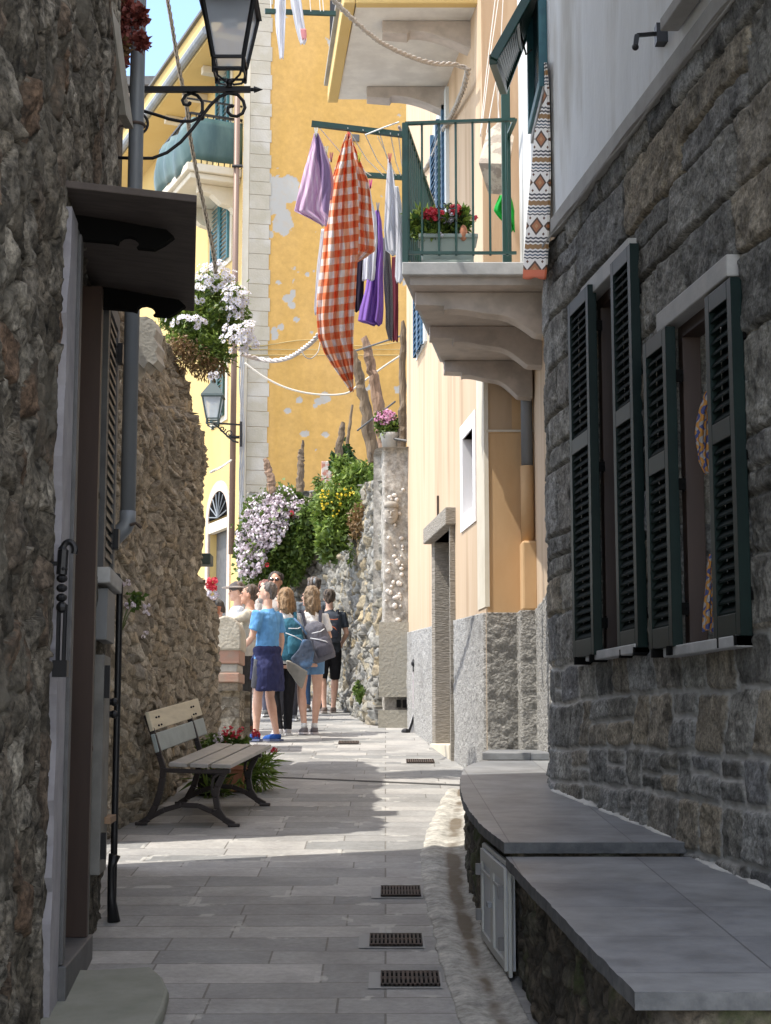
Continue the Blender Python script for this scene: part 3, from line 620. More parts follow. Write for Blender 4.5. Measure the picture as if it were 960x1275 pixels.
# upper shutters (pale frame and blue louvres)
for (y0, y1, z0, z1) in ((15.85, 16.75, 5.9, 8.0), (17.6, 18.3, 5.9, 7.3)):
    mb = MB(); mb.prism([(XW(y0)-.02, y0-.14, z0), (XW(y0)+.02, y0-.14, z0), (XW(y1)+.02, y1+.14, z0), (XW(y1)-.02, y1+.14, z0)], (0, 0, z1-z0+.14)); f = mb.build('window', mat('pale_blue_surround', (.62,.68,.72), .8), hP)
    mb = MB(); nl = int((z1-z0)/.07)
    for (a, b_) in ((y0, (y0+y1)/2-.01), ((y0+y1)/2+.01, y1)):
        for yy_ in (a, b_-.05): mb.prism([(XW(yy_)-.06, yy_, z0), (XW(yy_)-.02, yy_, z0), (XW(yy_+.05)-.02, yy_+.05, z0), (XW(yy_+.05)-.06, yy_+.05, z0)], (0, 0, z1-z0))
        for i in range(nl):
            z = z0+.07*i; mb.prism([(XW(a)-.058, a, z), (XW(b_)-.058, b_, z), (XW(b_)-.022, b_, z+.045), (XW(a)-.022, a, z+.045)], (0, 0, .01))
    mb.build('shutter', M['blueshut'], f)
# ---- green-railed balcony
ZB1 = P(580, 326, 11.0).z; ZB0 = ZB1-.125
def XO(y): return .115+.132*(y-11.0)
mb = MB(); mb.prism([(XO(11.0), 11.0, ZB0+.03), (1.30, 11.0, ZB0+.03), (1.30, 13.72, ZB0+.03), (XO(13.72), 13.72, ZB0+.03)], (0, 0, ZB1-ZB0-.03)); bal = mb.build('balcony_slab', M['marble'], hP, bevel=.008)
mb = MB(); mb.prism([(XO(11.05)+.05, 11.05, ZB0-.03), (1.28, 11.05, ZB0-.03), (1.30, 13.70, ZB0-.03), (XO(13.7)+.05, 13.70, ZB0-.03)], (0, 0, .06)); mb.build('balcony_soffit', M['corbel'], hP)
def corbel(xl, xr, y, z, h, t=.16):
    L = xr-xl; pr = [(0, 0), (0, -.30*h), (.20*L, -.32*h), (.20*L, -.42*h)]
    for i in range(9):
        u = i/8; pr.append(((.22+.33*u)*L, (-.40-.12*math.sin(u*math.pi/2)**2+.02*math.sin(u*math.pi))*h))
    for i in range(1, 9):
        u = i/8; pr.append(((.55+.27*u)*L, (-.52-.42*(1-math.cos(u*math.pi/2)))*h))
    pr += [(.84*L, -.97*h), (L, -h), (L, 0)]
    return [(xl+a, y, z+b_) for a, b_ in pr], (0, t, 0)
for y in (11.22, 12.2, 13.38):
    pts, v = corbel(XO(y)+.07, 1.25, y, ZB0-.032, .32); mb = MB(); mb.prism(pts, v); mb.build('corbel', M['corbel'], hP, bevel=.006)
rl = empty('railing', (.115, 11, ZB1), None, None); rl.name = 'balcony_railing'; rl.parent = hP; rl.matrix_parent_inverse = WM[hP.name].inverted(); WM[rl.name] = Matrix.Translation((.115, 11, ZB1))
ZT = P(505, 154, 11.05).z
for bx_ in ((.118, .162, 11.03, 11.074, ZB1, ZT), (.86, .925, 11.40, 11.46, ZB1, P(645, 100, 11.4).z), (XO(13.6)+.02, XO(13.6)+.06, 13.58, 13.62, ZB1, ZT)): MB().box(*bx_).build('post', M['green'], rl, bevel=.004)
mb = MB(); mb.bar((.14, 11.05, ZT), (.93, 11.05, ZT+.03), .035, .02); mb.bar((.14, 11.05, ZT), (XO(13.6)+.04, 13.6, ZT), .035, .02)
mb.bar((.14, 11.05, ZB1+.08), (.93, 11.05, ZB1+.08), .02, .02); mb.bar((.14, 11.05, ZB1+.08), (XO(13.6)+.04, 13.6, ZB1+.08), .02, .02)
mb.bar((.93, 11.05, ZT+.03), (.90, 11.43, ZT+.03), .03, .02); mb.build('rails', M['green'], rl)
mb = MB()
for i in range(1, 7): x = .14+.121*i; mb.tube([(x, 11.05, ZB1+.06), (x, 11.05, ZT+.01)], .0085, 6)
n_ = 20
for i in range(1, n_): y = 11.05+2.55*i/n_; x = XO(y)+.03; mb.tube([(x, y, ZB1+.06), (x, y, ZT)], .0085, 6)
mb.build('balusters', M['green'], rl)
mb = MB()
for sx in (-1, 1):
    cx = .44+.0*sx
    pts = []
    for i in range(15):
        a = i/14*1.5*math.pi; r = .035*(1-i/22); pts.append((cx+sx*(.03+r*math.cos(a)), 11.04, 5.28+.03-r*math.sin(a)*1))
    mb.tube(pts, .005, 5)
    mb.tube([(p[0], p[1], 2*5.25-p[2]) for p in pts], .005, 5)
mb.build('scroll_ornament', M['iron'], rl)
# ---- upper balcony
ZU = 8.2
mb = MB(); Y0, Y1 = 14.0, 16.2
def XU(y): return XW(y)-1.10
mb.prism([(XU(Y0), Y0, ZU), (XW(Y0)+.05, Y0, ZU), (XW(Y1)+.05, Y1, ZU), (XU(Y1), Y1, ZU)], (0, 0, .08)); mb.build('upper_balcony_soffit', M['soffit'], hP)
mb = MB(); mb.prism([(XU(Y0)-.11, Y0-.10, ZU-.02), (XU(Y0)-.002, Y0-.10, ZU-.02), (XU(Y1)-.002, Y1+.05, ZU-.02), (XU(Y1)-.11, Y1+.05, ZU-.02)], (0, 0, .20))
mb.box(XU(Y0)-.0, XW(Y0)+.05, Y0-.10, Y0-.003, ZU-.02, ZU+.18); mb.prism([(XU(Y0), Y0, ZU+.082), (XW(Y0)+.05, Y0, ZU+.082), (XW(Y1)+.05, Y1, ZU+.082), (XU(Y1), Y1, ZU+.082)], (0,0,.098)); mb.build('upper_balcony_fascia', M['yellow2'], hP, bevel=.01)
mb = MB(); mb.prism([(XU(Y0)-.15, Y0-.13, ZU+.183), (XW(Y0)+.1, Y0-.13, ZU+.183), (XW(Y1)+.05, Y1+.08, ZU+.183), (XU(Y1)-.15, Y1+.08, ZU+.183)], (0, 0, .04)); mb.build('upper_balcony_slab', M['ledge'], hP)
for y in (14.3, 15.85):
    x1 = XW(y)+.02; L = .85; pr = [(-L, 0), (-L, -.11), (-L*.72, -.13), (-L*.70, -.10)]
    for i in range(9): u = i/8; pr.append((-L*.68+L*.62*u, -.10-.16*(1-math.cos(u*math.pi/2))))
    pr += [(0, -.28), (0, 0)]
    mb = MB(); mb.prism([(x1+a, y, ZU-.002+b_) for a, b_ in pr], (0, .2, 0)); mb.build('upper_corbel', M['corbel'], hP, bevel=.006)
ur = MB()
for i in range(14): y = Y0+2.2*i/13; ur.tube([(XU(y)-.08, y, ZU+.22), (XU(y)-.08, y, ZU+1.2)], .009, 6)
ur.bar((XU(Y0)-.08, Y0, ZU+1.2), (XU(Y1)-.08, Y1, ZU+1.2), .03, .03)
ur.build('upper_railing', M['iron'], hP)
# ================================================================ stone benches along the right wall
def stonebench(name, label, edge, a, b, near, far_y, xr, group, rough_s, top_mat, extra=None):
    t = empty(name, (edge[0].x+.2, edge[0].y, G(edge[0].y)), label, 'stone bench', group)
    pl = lambda y: a+b*y
    out = [(p.x, p.y) for p in edge]
    fine = []
    for (xa_, ya_), (xb_, yb_) in zip(out[:-1], out[1:]):
        n_ = max(1, int(math.hypot(xb_-xa_, yb_-ya_)/.05))
        for q in range(n_): fine.append((xa_+(xb_-xa_)*q/n_+(random.random()-.5)*.006, ya_+(yb_-ya_)*q/n_))
    fine.append(out[-1])
    poly = fine+[(xr(out[-1][1]), out[-1][1]), (xr(out[0][1]), out[0][1])]
    mb = MB(); mb.prism([(x, y, pl(y)-.045) for x, y in poly], (0, 0, .045)); mb.m = [0, 0]+[1]*(len(mb.f)-2); mb.build('slab_top', [top_mat, M['slate_edge']], t)
    inn = [(x+.035, y+.03*(i == 0)) for i, (x, y) in enumerate(out)]
    pts = [(inn[0][0]+1.0, inn[0][1]), inn[0]]+inn[1:]
    pts = [(inn[0][0]+1.2, inn[0][1]), (inn[0][0]+.02, inn[0][1])]+[(x, y+(.02 if i == 0 else 0)) for i, (x, y) in enumerate(inn)]
    pos, nrm, U, V = poly_pos(pts, .012, lambda y: SL*y-.06, lambda y: a+b*y-.046, .010)
    H, sid, mo = rubble(U, V, .16, .10, rough_s, .028, .03)
    hf('rubble_face', pos, nrm, H-.022, sid, mo, M['stoneB'], t, thick=.15)
    core = [(x+.06, y+.05) for x, y in inn]+[(xr(inn[-1][1]), inn[-1][1]), (xr(inn[0][1]), inn[0][1]+.05)]
    mb = MB(); mb.prism([(x, y, G(y)-.1) for x, y in core], (0, 0, .02))
    k = len(core); mb2 = MB(); mb2.add([(x, y, G(y)-.05) for x, y in core]+[(x, y, pl(y)-.05) for x, y in core], [tuple(range(k-1, -1, -1)), tuple(range(k, 2*k))]+[(i, (i+1) % k, k+(i+1) % k, k+i) for i in range(k)])
    mb2.build('core', M['stoneB'], t)
    return t, out
def slate_mat():
    m, n, l, b = newmat('slate_bench_slabs'); b.inputs['Roughness'].default_value = .5; b.inputs['Specular IOR Level'].default_value = .9
    t = n.new('ShaderNodeTexCoord'); br = n.new('ShaderNodeTexBrick'); l.new(t.outputs['Object'], br.inputs['Vector'])
    br.inputs['Scale'].default_value = 1; br.inputs['Brick Width'].default_value = .52; br.inputs['Row Height'].default_value = .55; br.offset = .0
    br.inputs['Mortar Size'].default_value = .003; br.inputs['Color1'].default_value = (.165,.172,.185,1); br.inputs['Color2'].default_value = (.23,.235,.24,1); br.inputs['Mortar'].default_value = (.085,.085,.09,1)
    def nz(s, d=7):
        q = n.new('ShaderNodeTexNoise'); q.inputs['Scale'].default_value = s; q.inputs['Detail'].default_value = d; q.inputs['Roughness'].default_value = .65; l.new(t.outputs['Object'], q.inputs['Vector']); return q.outputs['Fac']
    r = n.new('ShaderNodeMapRange'); r.inputs[1].default_value = .3; r.inputs[2].default_value = .7; r.inputs[3].default_value = .68; r.inputs[4].default_value = 1.4; l.new(nz(4.5, 9), r.inputs[0])
    s = n.new('ShaderNodeVectorMath'); s.operation = 'SCALE'; l.new(br.outputs['Color'], s.inputs[0]); l.new(r.outputs[0], s.inputs['Scale']); l.new(s.outputs[0], b.inputs['Base Color'])
    r2 = n.new('ShaderNodeMapRange'); r2.inputs[3].default_value = .30; r2.inputs[4].default_value = .55; l.new(nz(5), r2.inputs[0]); l.new(r2.outputs[0], b.inputs['Roughness'])
    bp = n.new('ShaderNodeBump'); bp.inputs['Strength'].default_value = .3; bp.inputs['Distance'].default_value = .003; l.new(nz(35), bp.inputs['Height']); l.new(bp.outputs[0], b.inputs['Normal'])
    return m
M['benchslate'] = slate_mat(); M['slate_edge'] = mat('riven_slate_edge_shade', (.075,.078,.082), .8, c2=(.13,.132,.135), nscale=14, bump=(50,.7,.006))  # riven slab sides, coloured darker than the top to stand for their shade
a1, b1 = .7585, .055; a2, b2 = .742, .05
e1 = [PZ(x, y, a1, b1) for x, y in [(628,1049),(613,1038),(597,1025),(585,1010),(577,996),(573,982),(573,968),(577,957),(590,950),(604,947)]]
e1[-1].y = max(e1[-1].y, e1[-2].y+.05)
bench1, o1 = stonebench('stone_bench', 'upper slate-topped stone bench reaching to the ochre house, with metal doors in its side', e1, a1, b1, None, None, lambda y: max(XR(min(y, 9.3)), 0)+.12 if y < 9.4 else 1.25, None, 3, M['benchslate'])
e2 = [PZ(x, y, a2, b2) for x, y in [(790,1235),(745,1189),(700,1142),(664,1104),(631,1069)]]
e2[-1].y = 6.80
bench2, o2 = stonebench('stone_bench', 'lower slate-topped stone bench nearest the camera, bottom right', e2, a2, b2, None, None, lambda y: XR(y)+.12, None, 9, M['benchslate'])
mb = MB(); mb.prism([(.70, 11.75, 1.39), (1.30, 11.6, 1.39), (1.30, 13.62, 1.39), (.86, 13.62, 1.39)], (0, 0, .055))
st = empty('stone_step', (1, 12.5, G(12.5)), 'thin pale slab step on the far end of the bench below the ochre wall', 'step')
mb.build('step_slab', M['benchslate'], st, bevel=.006); mb = MB(); mb.prism([(.74, 11.8, 1.0), (1.29, 11.7, 1.0), (1.29, 13.6, 1.0), (.9, 13.6, 1.0)], (0, 0, .388)); mb.build('riser', M['stoneB'], st)
# pale mortar fillet where the slabs meet the wall
for nm_, (fa, fb, pa, pb, par) in enumerate(((6.9, 9.25, a1, b1, bench1), (4.0, 6.72, a2, b2, bench2))):
    yv = np.linspace(fa, fb, 260); tv = np.linspace(0, 1, 8); Yv, Tv = np.meshgrid(yv, tv, indexing='ij')
    wv_ = .025+.05*fbm(yv*7, yv*0, 4, 5+nm_)[:, None]; Xv = (1.275+.13*(6.93-Yv))+.03-(wv_+.02)*Tv
    pos = np.stack([Xv, Yv, pa+pb*Yv+.002], -1); Hf = (1-Tv)*.03+(fbm(Yv*22, Tv*2, 4, 7)-.5)*.016*(1-Tv)
    hf('mortar_fillet', pos, (0, 0, 1), np.maximum(Hf, .0005), Tv*0, Tv*0, mat('pale_fillet', (.50,.49,.46), .9, bump=(60,.6,.006)), par, thick=.01)
# metal meter doors in the bench side
def side(y, z, off=0.0):
    ys_ = [p[1] for p in o1]; xs_ = [p[0] for p in o1]; return Vector((np.interp(y, ys_[:5], xs_[:5])+.03-off, y, z))
cab = empty('cabinet', (.45, 7, G(7)), None, None); cab.name = 'meter_cabinet'; cab.parent = bench1; cab.matrix_parent_inverse = WM[bench1.name].inverted(); WM[cab.name] = Matrix.Translation((.45, 7, G(7)))
CY0, CY1 = 6.83, 7.52
def czb(y): return G(y)+.03
def czt(y): return a1+b1*y-.10
def rect(mb, ya, yb, fa, fb, o0, o1_):
    def z(y, f): return czb(y)+(czt(y)-czb(y))*f
    pts = [side(ya, z(ya, fa), o1_), side(yb, z(yb, fa), o1_), side(yb, z(yb, fb), o1_), side(ya, z(ya, fb), o1_)]
    mb.prism(pts, (o1_-o0, 0, 0))
mb = MB(); rect(mb, CY0-.04, CY0, -.03, 1.03, .006, .022); rect(mb, CY1, CY1+.04, -.03, 1.03, .006, .022); rect(mb, CY0, CY1, 1, 1.05, .006, .022); rect(mb, CY0, CY1, -.05, 0, .006, .022); mb.build('cabinet_frame', M['doorframe'], cab, bevel=.003)
ym = (CY0+CY1)/2
for (a, b_) in ((CY0+.004, ym-.004), (ym+.004, CY1-.004)):
    mb = MB(); rect(mb, a, b_, .01, .99, -.01, .025); dl = mb.build('cabinet_door', M['doorwhite'], cab)
    mb = MB()
    for q in ((a, a+.035, .01, .99), (b_-.035, b_, .01, .99), (a+.035, b_-.035, .01, .09), (a+.035, b_-.035, .86, .99), (a+.035, b_-.035, .74, .77)): rect(mb, q[0], q[1], q[2], q[3], .026, .036)
    mb.build('door_rails', M['doorframe'], dl)
    mb = MB(); e_ = a if a < ym-.1 else b_-.03
    for f in (.2, .7): rect(mb, e_, e_+.03, f, f+.12, .037, .06)
    mb.build('hinges', mat('dull_hinge', (.16,.16,.165), .5, metal=.5), dl)
mb = MB(); rect(mb, ym-.02, ym+.03, .48, .53, .037, .055); mb.build('lock', M['pipegrey'], cab)

# ================================================================ left: dark rubble house with doorway
def XL(y): return -.775-.077*y
hL = empty('rubble_house', (-1.8, 6.5, G(6.5)), 'dark rubble and plaster house with a canopied doorway on the left', 'house')
DY0, DY1, DZ0, DZ1 = 6.5, 7.15, .72, 3.55
pos, nrm, U, V = poly_pos([(XL(8.12)-.6, 8.14), (XL(8.14)-.04, 8.14), (XL(8.08), 8.08), (XL(3.5), 3.5)], .011, .2, 6.6, .0085)
H, sid, mo = rubble(U*1.0, V*.6, .17, .12, 21, .030, .05)
H2, sid2, mo2 = rubble(U*1.0, V*.5, .06, .05, 25, .014, .02)
H = H+.5*H2; H = H+(fbm(U*3, V*1.2, 4, 71)-.5)*.06-.035; mo = mo*.6
yc, zc = pos[:-1, :-1, 1], pos[:-1, :-1, 2]
keep = ~((yc > 6.27) & (yc < 7.28) & (zc > .1) & (zc < 3.62))
H = H*np.where((pos[..., 1] > 5.9) & (pos[..., 2] < 3.7) & (pos[..., 1] < 6.4), .3, 1)
H = H*np.where((pos[..., 1] > 7.28), .55, 1)
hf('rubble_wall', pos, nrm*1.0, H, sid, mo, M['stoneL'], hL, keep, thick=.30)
mb = MB()
def alongL(mb, o0, o1_, y0, y1, z0, z1):   # o = metres out into the street
    mb.prism([(XL(y0)+o1_, y0, z0), (XL(y1)+o1_, y1, z0), (XL(y1)+o0, y1, z0), (XL(y0)+o0, y0, z0)], (0, 0, z1-z0))
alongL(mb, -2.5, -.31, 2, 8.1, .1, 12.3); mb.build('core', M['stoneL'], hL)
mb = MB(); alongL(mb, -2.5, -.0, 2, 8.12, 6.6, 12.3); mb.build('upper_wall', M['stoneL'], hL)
mb = MB(); mb.box(-1.92, -1.63, 8.15, 9.56, .3, 12.3); mb.build('hidden_shade_wall', M['stoneL'], hL)  # unseen thin wall, added to shape the sun band across the street
# plaster surround with an irregular edge
mb = MB(); zs = np.linspace(.35, 3.62, 60); ol = [(5.93+.10*float(vnoise(np.array(z*3.1), np.array(2.), 5))+.05*float(vnoise(np.array(z*11), np.array(2.), 5)), z) for z in zs]
mb.prism([(XL(y)+.02, y, z) for y, z in ol]+[(XL(6.24)+.02, 6.24, 3.62), (XL(6.24)+.02, 6.24, .35)], (-.12, 0, 0)); mb.build('plaster_surround', M['lilacplaster'], hL)
dd = empty('doorway', (XL(6.8), 6.8, G(6.8)), None, None); dd.parent = hL; dd.matrix_parent_inverse = WM[hL.name].inverted(); WM[dd.name] = Matrix.Translation((XL(6.8), 6.8, G(6.8)))
mb = MB(); alongL(mb, -.28, .022, 6.24, 6.44, DZ0, 3.60); alongL(mb, -.28, .035, 6.25, 6.30, DZ0+.001, 3.58); alongL(mb, -.28, .02, 7.15, 7.27, DZ0, 3.60); mb.build('door_frame', M['framegrey'], dd, bevel=.004)
mb = MB(); alongL(mb, -.28, .035, 7.09, 7.148, DZ0, 3.6); mb.build('door_jamb', M['brownwood'], dd)
mb = MB(); alongL(mb, -.26, -.22, 6.5, 7.09, DZ0, 3.6); dlf = mb.build('door_leaf', M['brownwood'], dd)
mb = MB(); alongL(mb, -.27, .05, 6.24, 7.22, .40, DZ0-.002); mb.build('door_threshold', M['framegrey'], dd, bevel=.006)
mb = MB(); alongL(mb, -.2, .03, 6.27, 8.1, .2, .62); mb.build('wall_foot', mat('greenish_render', (.17,.165,.125), .9, c2=(.24,.225,.18), nscale=5, bump=(40,.3,.006)), hL, bevel=.01)
mb = MB(); alongL(mb, -.28, .012, 7.275, 7.40, .62, 3.62); mb.build('pale_jamb', mat('pale_jamb_stone', (.17,.17,.16), .85, bump=(30,.3,.005)), hL)
# canopy
cn = empty('canopy', (XL(6.8), 6.8, 3.6), None, None); cn.name = 'door_canopy'; cn.parent = hL; cn.matrix_parent_inverse = WM[hL.name].inverted(); WM[cn.name] = Matrix.Translation((XL(6.8), 6.8, 3.6))
mb = MB(); A = P(79, 233, 6.0); B = P(245, 252, 6.0); C_ = P(242, 388, 7.56); D_ = P(118, 376, 7.62); up = Vector((0, 0, .028))
mb.prism([A, B, C_, D_], (0, 0, .03)); mb.build('canopy_board', M['canopy'], cn, bevel=.004)
for (ya, f) in ((6.32, 0), (7.33, 1)):
    z0 = A.z-.004 if f == 0 else D_.z-.004; L = .37; x0 = XL(ya)+.0
    pr = [(0, 0), (L, -.03), (L+.03, -.055), (L-.01, -.09), (L-.05, -.115), (L-.12, -.115)]
    for i in range(7): a = i/6*math.pi; pr.append((.215+.045*math.cos(a)-.0, -.105+.045*math.sin(a)*.8))
    pr += [(.15, -.10), (0, -.10)]
    mb = MB(); mb.prism([(x0+a_, ya, z0+b_-a_*.09) for a_, b_ in pr], (0, .045, 0)); mb.build('canopy_bracket', M['black'], cn)  # brackets coloured black to paint the shade under the canopy
# wall bits beyond the door: window, shutter, sill, small boxes
wL = empty('side_window', (XL(7.8), 7.8, 2.5), None, None); wL.parent = hL; wL.name = 'window'; wL.matrix_parent_inverse = WM[hL.name].inverted(); WM[wL.name] = Matrix.Translation((XL(7.8), 7.8, 2.5))
mb = MB(); alongL(mb, -.1, .03, 7.48, 7.56, 2.36, 3.7); alongL(mb, -.1, .03, 7.98, 8.06, 2.36, 3.7); alongL(mb, -.1, .03, 7.56, 7.98, 3.62, 3.7); mb.build('window_frame', M['framegrey'], wL)
mb = MB(); alongL(mb, -.05, .015, 7.56, 7.98, 2.36, 3.62); mb.build('shutter', M['darkgreen'], wL)
mb = MB()
for i in range(24): alongL(mb, .016, .028, 7.6, 7.94, 2.42+.05*i, 2.44+.05*i)
for z in (2.5, 3.45): alongL(mb, .03, .055, 7.96, 8.03, z, z+.1)
mb.build('slats_and_hinges', M['iron'], wL)
mb = MB(); alongL(mb, -.05, .07, 7.42, 8.1, 2.28, 2.355); mb.build('window_sill', M['marble'], wL, bevel=.006)
mb = MB(); alongL(mb, .0, .055, 7.48, 7.86, 2.02, 2.26); mb.build('utility_box', mat('grey_utility_box', (.17,.175,.18), .6), hL, bevel=.004)
mb = MB(); alongL(mb, .0, .05, 7.45, 7.75, .95, 1.95); f_ = mb.build('low_cupboard_door', mat('pale_cupboard', (.20,.195,.18), .7, c2=(.13,.125,.115), nscale=6), hL, bevel=.004)
mb = MB(); alongL(mb, .052, .075, 7.46, 7.5, 1.75, 1.9); alongL(mb, .052, .075, 7.46, 7.5, 1.02, 1.14); mb.build('hinges', M['iron'], f_)
mb = MB(); alongL(mb, .0, .08, 7.62, 7.9, 1.17, 1.20); mb.build('small_wooden_shelf', mat('small_plank', (.28,.18,.11), .8), hL)
dp = empty('service_pipe', (XL(8.05), 8.05, G(8)), 'thin dark service pipe running down the corner of the rubble house to the ground', 'pipe')
mb = MB(); x = XL(8.05)+.06; mb.tube([(x-.09, 8.05, 2.39), (x-.01, 8.05, 2.37), (x, 8.05, 2.32), (x, 8.05, 1.1), (x, 8.05, G(8.05))], .017, 8); mb.build('pipe', M['iron'], dp, smooth=True)
mb = MB()
for z in (1.68, 1.74): mb.tube([(x-.09, 7.9, z), (x+.005, 7.9, z)], .016, 8); mb.ball((x+.01, 7.9, z), .021, 8, 6)
mb.build('pipe_clamps', M['iron'], dp)
mb = MB(); mb.tube([(x+.015, 8.0, G(8)+.0), (x+.0, 8.0, G(8)+.12), (x-.003, 8.0, G(8)+.26), (x+.012, 8.0, G(8)+.32)], [.032, .02, .018, .03], 8); mb.build('pipe_foot', M['iron'], dp, smooth=True)
# wrought iron fitting beside the door
ifx = MB(); x = XL(5.85)+.045; y = 5.85; zt = P(75, 668, y).z; zb = P(75, 843, y).z
pts = [(x+.02+.022*math.cos(a), y, zt-.05+.03*math.sin(a)) for a in np.linspace(-.5, 3.1, 10)]
ifx.tube(pts, [.012]*9+[.02], 8); ifx.tube([(x, y, zt-.05), (x-.004, y, zt-.14)], .02, 8)
for i in range(4): ifx.ball((x-.002, y, zt-.12-.035*i), (.021, .021, .016), 10, 6)
ifx.tube([(x-.01, y, zt-.25), (x-.01, y, zb+.05)], .008, 6); ifx.tube([(x+.014, y, zt-.25), (x+.012, y, zb+.05)], .008, 6)
ifx.box(x-.025, x+.028, y-.02, y+.02, zb, zb+.06); ifx.ball((x, y, zt-.26), .022, 8, 6); ifx.bar((x, y, zt-.1), (x-.1, y, zt-.1), .015, .015); ifx.bar((x, y, zb+.03), (x-.1, y, zb+.03), .02, .02)
tag(ifx.build('shutter_dog', M['iron'], smooth=False), 'black wrought iron scrolled fitting on the rubble wall left of the doorway', 'iron fitting')
# grey downpipe
dpp = empty('downpipe', (-1.365, 8.5, 2.8), 'thick grey downpipe beside the doorway canopy ending in an elbow', 'drainpipe')
x = P(160, 600, 8.5).x; zb = P(160, 648, 8.5).z
mb = MB(); mb.tube([(x, 8.5, 9), (x, 8.5, zb)], .041, 24); mb.build('pipe', M['pipegrey'], dpp, smooth=True)
mb = MB(); mb.tube([(x, 8.5, zb+.05), (x, 8.5, zb-.01), (x-.012, 8.5, zb-.035), (x-.12, 8.5, zb-.15)], .044, 20); mb.build('elbow', M['pipegrey'], dpp, smooth=True)
mb = MB(); zc_ = P(160, 156, 8.5).z; mb.tube([(x+.046*math.cos(a), 8.5+.046*math.sin(a), zc_) for a in np.linspace(0, 2*math.pi, 20)], .009, 6); mb.tube([(x-.045, 8.5, zc_), (x-.09, 8.5, zc_-.005), (x-.10, 8.5, zc_-.04)], .008, 6)
mb.tube([(x+.02, 8.46, zb-.03), (x+.05, 8.46, zb-.02), (x+.08, 8.46, zb-.045)], .009, 6); mb.build('pipe_bracket', M['rust'], dpp)
# planter shelf high on the left wall
sh = empty('planter_shelf', (XL(7.8)+.05, 7.8, 4.4), 'slanted weathered board shelf high on the left house corner holding a flower pot', 'shelf')
mb = MB(); a, b_ = P(134, -8, 7.9), P(154, 145, 8.0); mb.prism([P(127, 10, 7.6), P(139, 10, 7.6), P(157, 143, 8.05), P(146, 143, 8.05)], (0, .25, .02)); mb.build('board', mat('weathered_board', (.25,.235,.20), .8, c2=(.32,.3,.27), nscale=8), sh)
pt_ = empty('flower_pot', P(148, 40, 8.2), 'terracotta pot with red-leaved trailing plant at the top left beside the downpipe', 'potted plant')
mb = MB(); c = P(143, 50, 8.3); mb.loft([(c.x, c.y, c.z, .055, .055), (c.x, c.y, c.z+.12, .075, .075), (c.x, c.y, c.z+.125, .085, .085), (c.x, c.y, c.z+.16, .085, .085), (c.x, c.y, c.z+.16, .07, .07), (c.x, c.y, c.z+.13, .065, .065)], 20); mb.build('pot', M['terracotta'], pt_, smooth=False)

# ================================================================ middle left: ruinous brown wall
def XM(y): return np.interp(y, [9.7, 11, 15.2, 16], [-1.86, -1.815, -1.58, -1.56])
ysM = np.linspace(9.75, 15.25, 300); 
pos, nrm, U, V = poly_pos([(float(XM(15.27))-.5, 15.3), (float(XM(15.27))-.03, 15.3), (float(XM(15.2)), 15.22)]+[(float(XM(y)), y) for y in np.linspace(15.1, 10.38, 12)], .017, lambda y: SL*y-.1, lambda y: 5.1+0*y, .012)
pos[..., 0] -= .035*np.clip(pos[..., 2]-2.2, 0, 9)
bul = (fbm(U*.9+3, V*.9, 3, 91)-.5)
H, sid, mo = rubble(U*1.0, V*1.0, .21, .075, 31, .045, .03)
Hb, sb, mob = rubble(U*1.0+V*.3, V*1.1-U*.4, .22, .065, 37, .055, .035)
top = pos[..., 2] > 3.3
H = np.where(top, Hb, H); sid = np.where(top, sb, sid); mo = np.where(top, mob, mo)
H = H+bul*.26
cap = pos[..., 2] > 4.25+.25*(fbm(U*1.2, V*0, 2, 5)-.5)
H = H+np.where(cap, -.13, 0)
yc, zc = pos[:-1, :-1, 1], pos[:-1, :-1, 2]; uu = U[:-1, :-1]
topz = np.interp(yc, [9.7, 12, 14.2, 15.0, 15.3], [5.0, 4.96, 4.74, 4.48, 4.25])+(fbm(uu*3, uu*0, 3, 8)-.5)*.22
endy = np.interp(zc, [1, 2.75, 2.95, 3.9, 4.1, 4.8], [15.4, 15.4, 14.35, 14.4, 14.95, 14.8])+(fbm(zc*5, zc*0, 3, 9)-.5)*.35
keep = (zc < topz) & ((yc < endy))
wl_ = hf('ruined_wall', pos, nrm, H, sid, mo, M['stoneM'], None, keep, thick=.55, back=True)
tag(wl_, 'tall crumbling brown rubble wall behind the slatted bench', 'wall')
# plaster remnant on its top
mb = MB(); ol = [(146,396),(172,394),(180,398),(184,410),(181,420),(186,430),(183,438),(186,448),(180,454),(174,450),(168,458),(162,452),(154,466),(150,460),(146,470)]
tag(mb.prism([P(x, y, 11.2)+Vector((.06, 0, 0)) for x, y in ol], (.02, .25, 0)).build('plaster_remnant', mat('white_plaster_remnant', (.44,.42,.37), .9, c2=(.34,.32,.28), nscale=9, bump=(30,.6,.01))), 'pale plaster fragment on top of the brown rubble wall behind the downpipe', 'plaster')
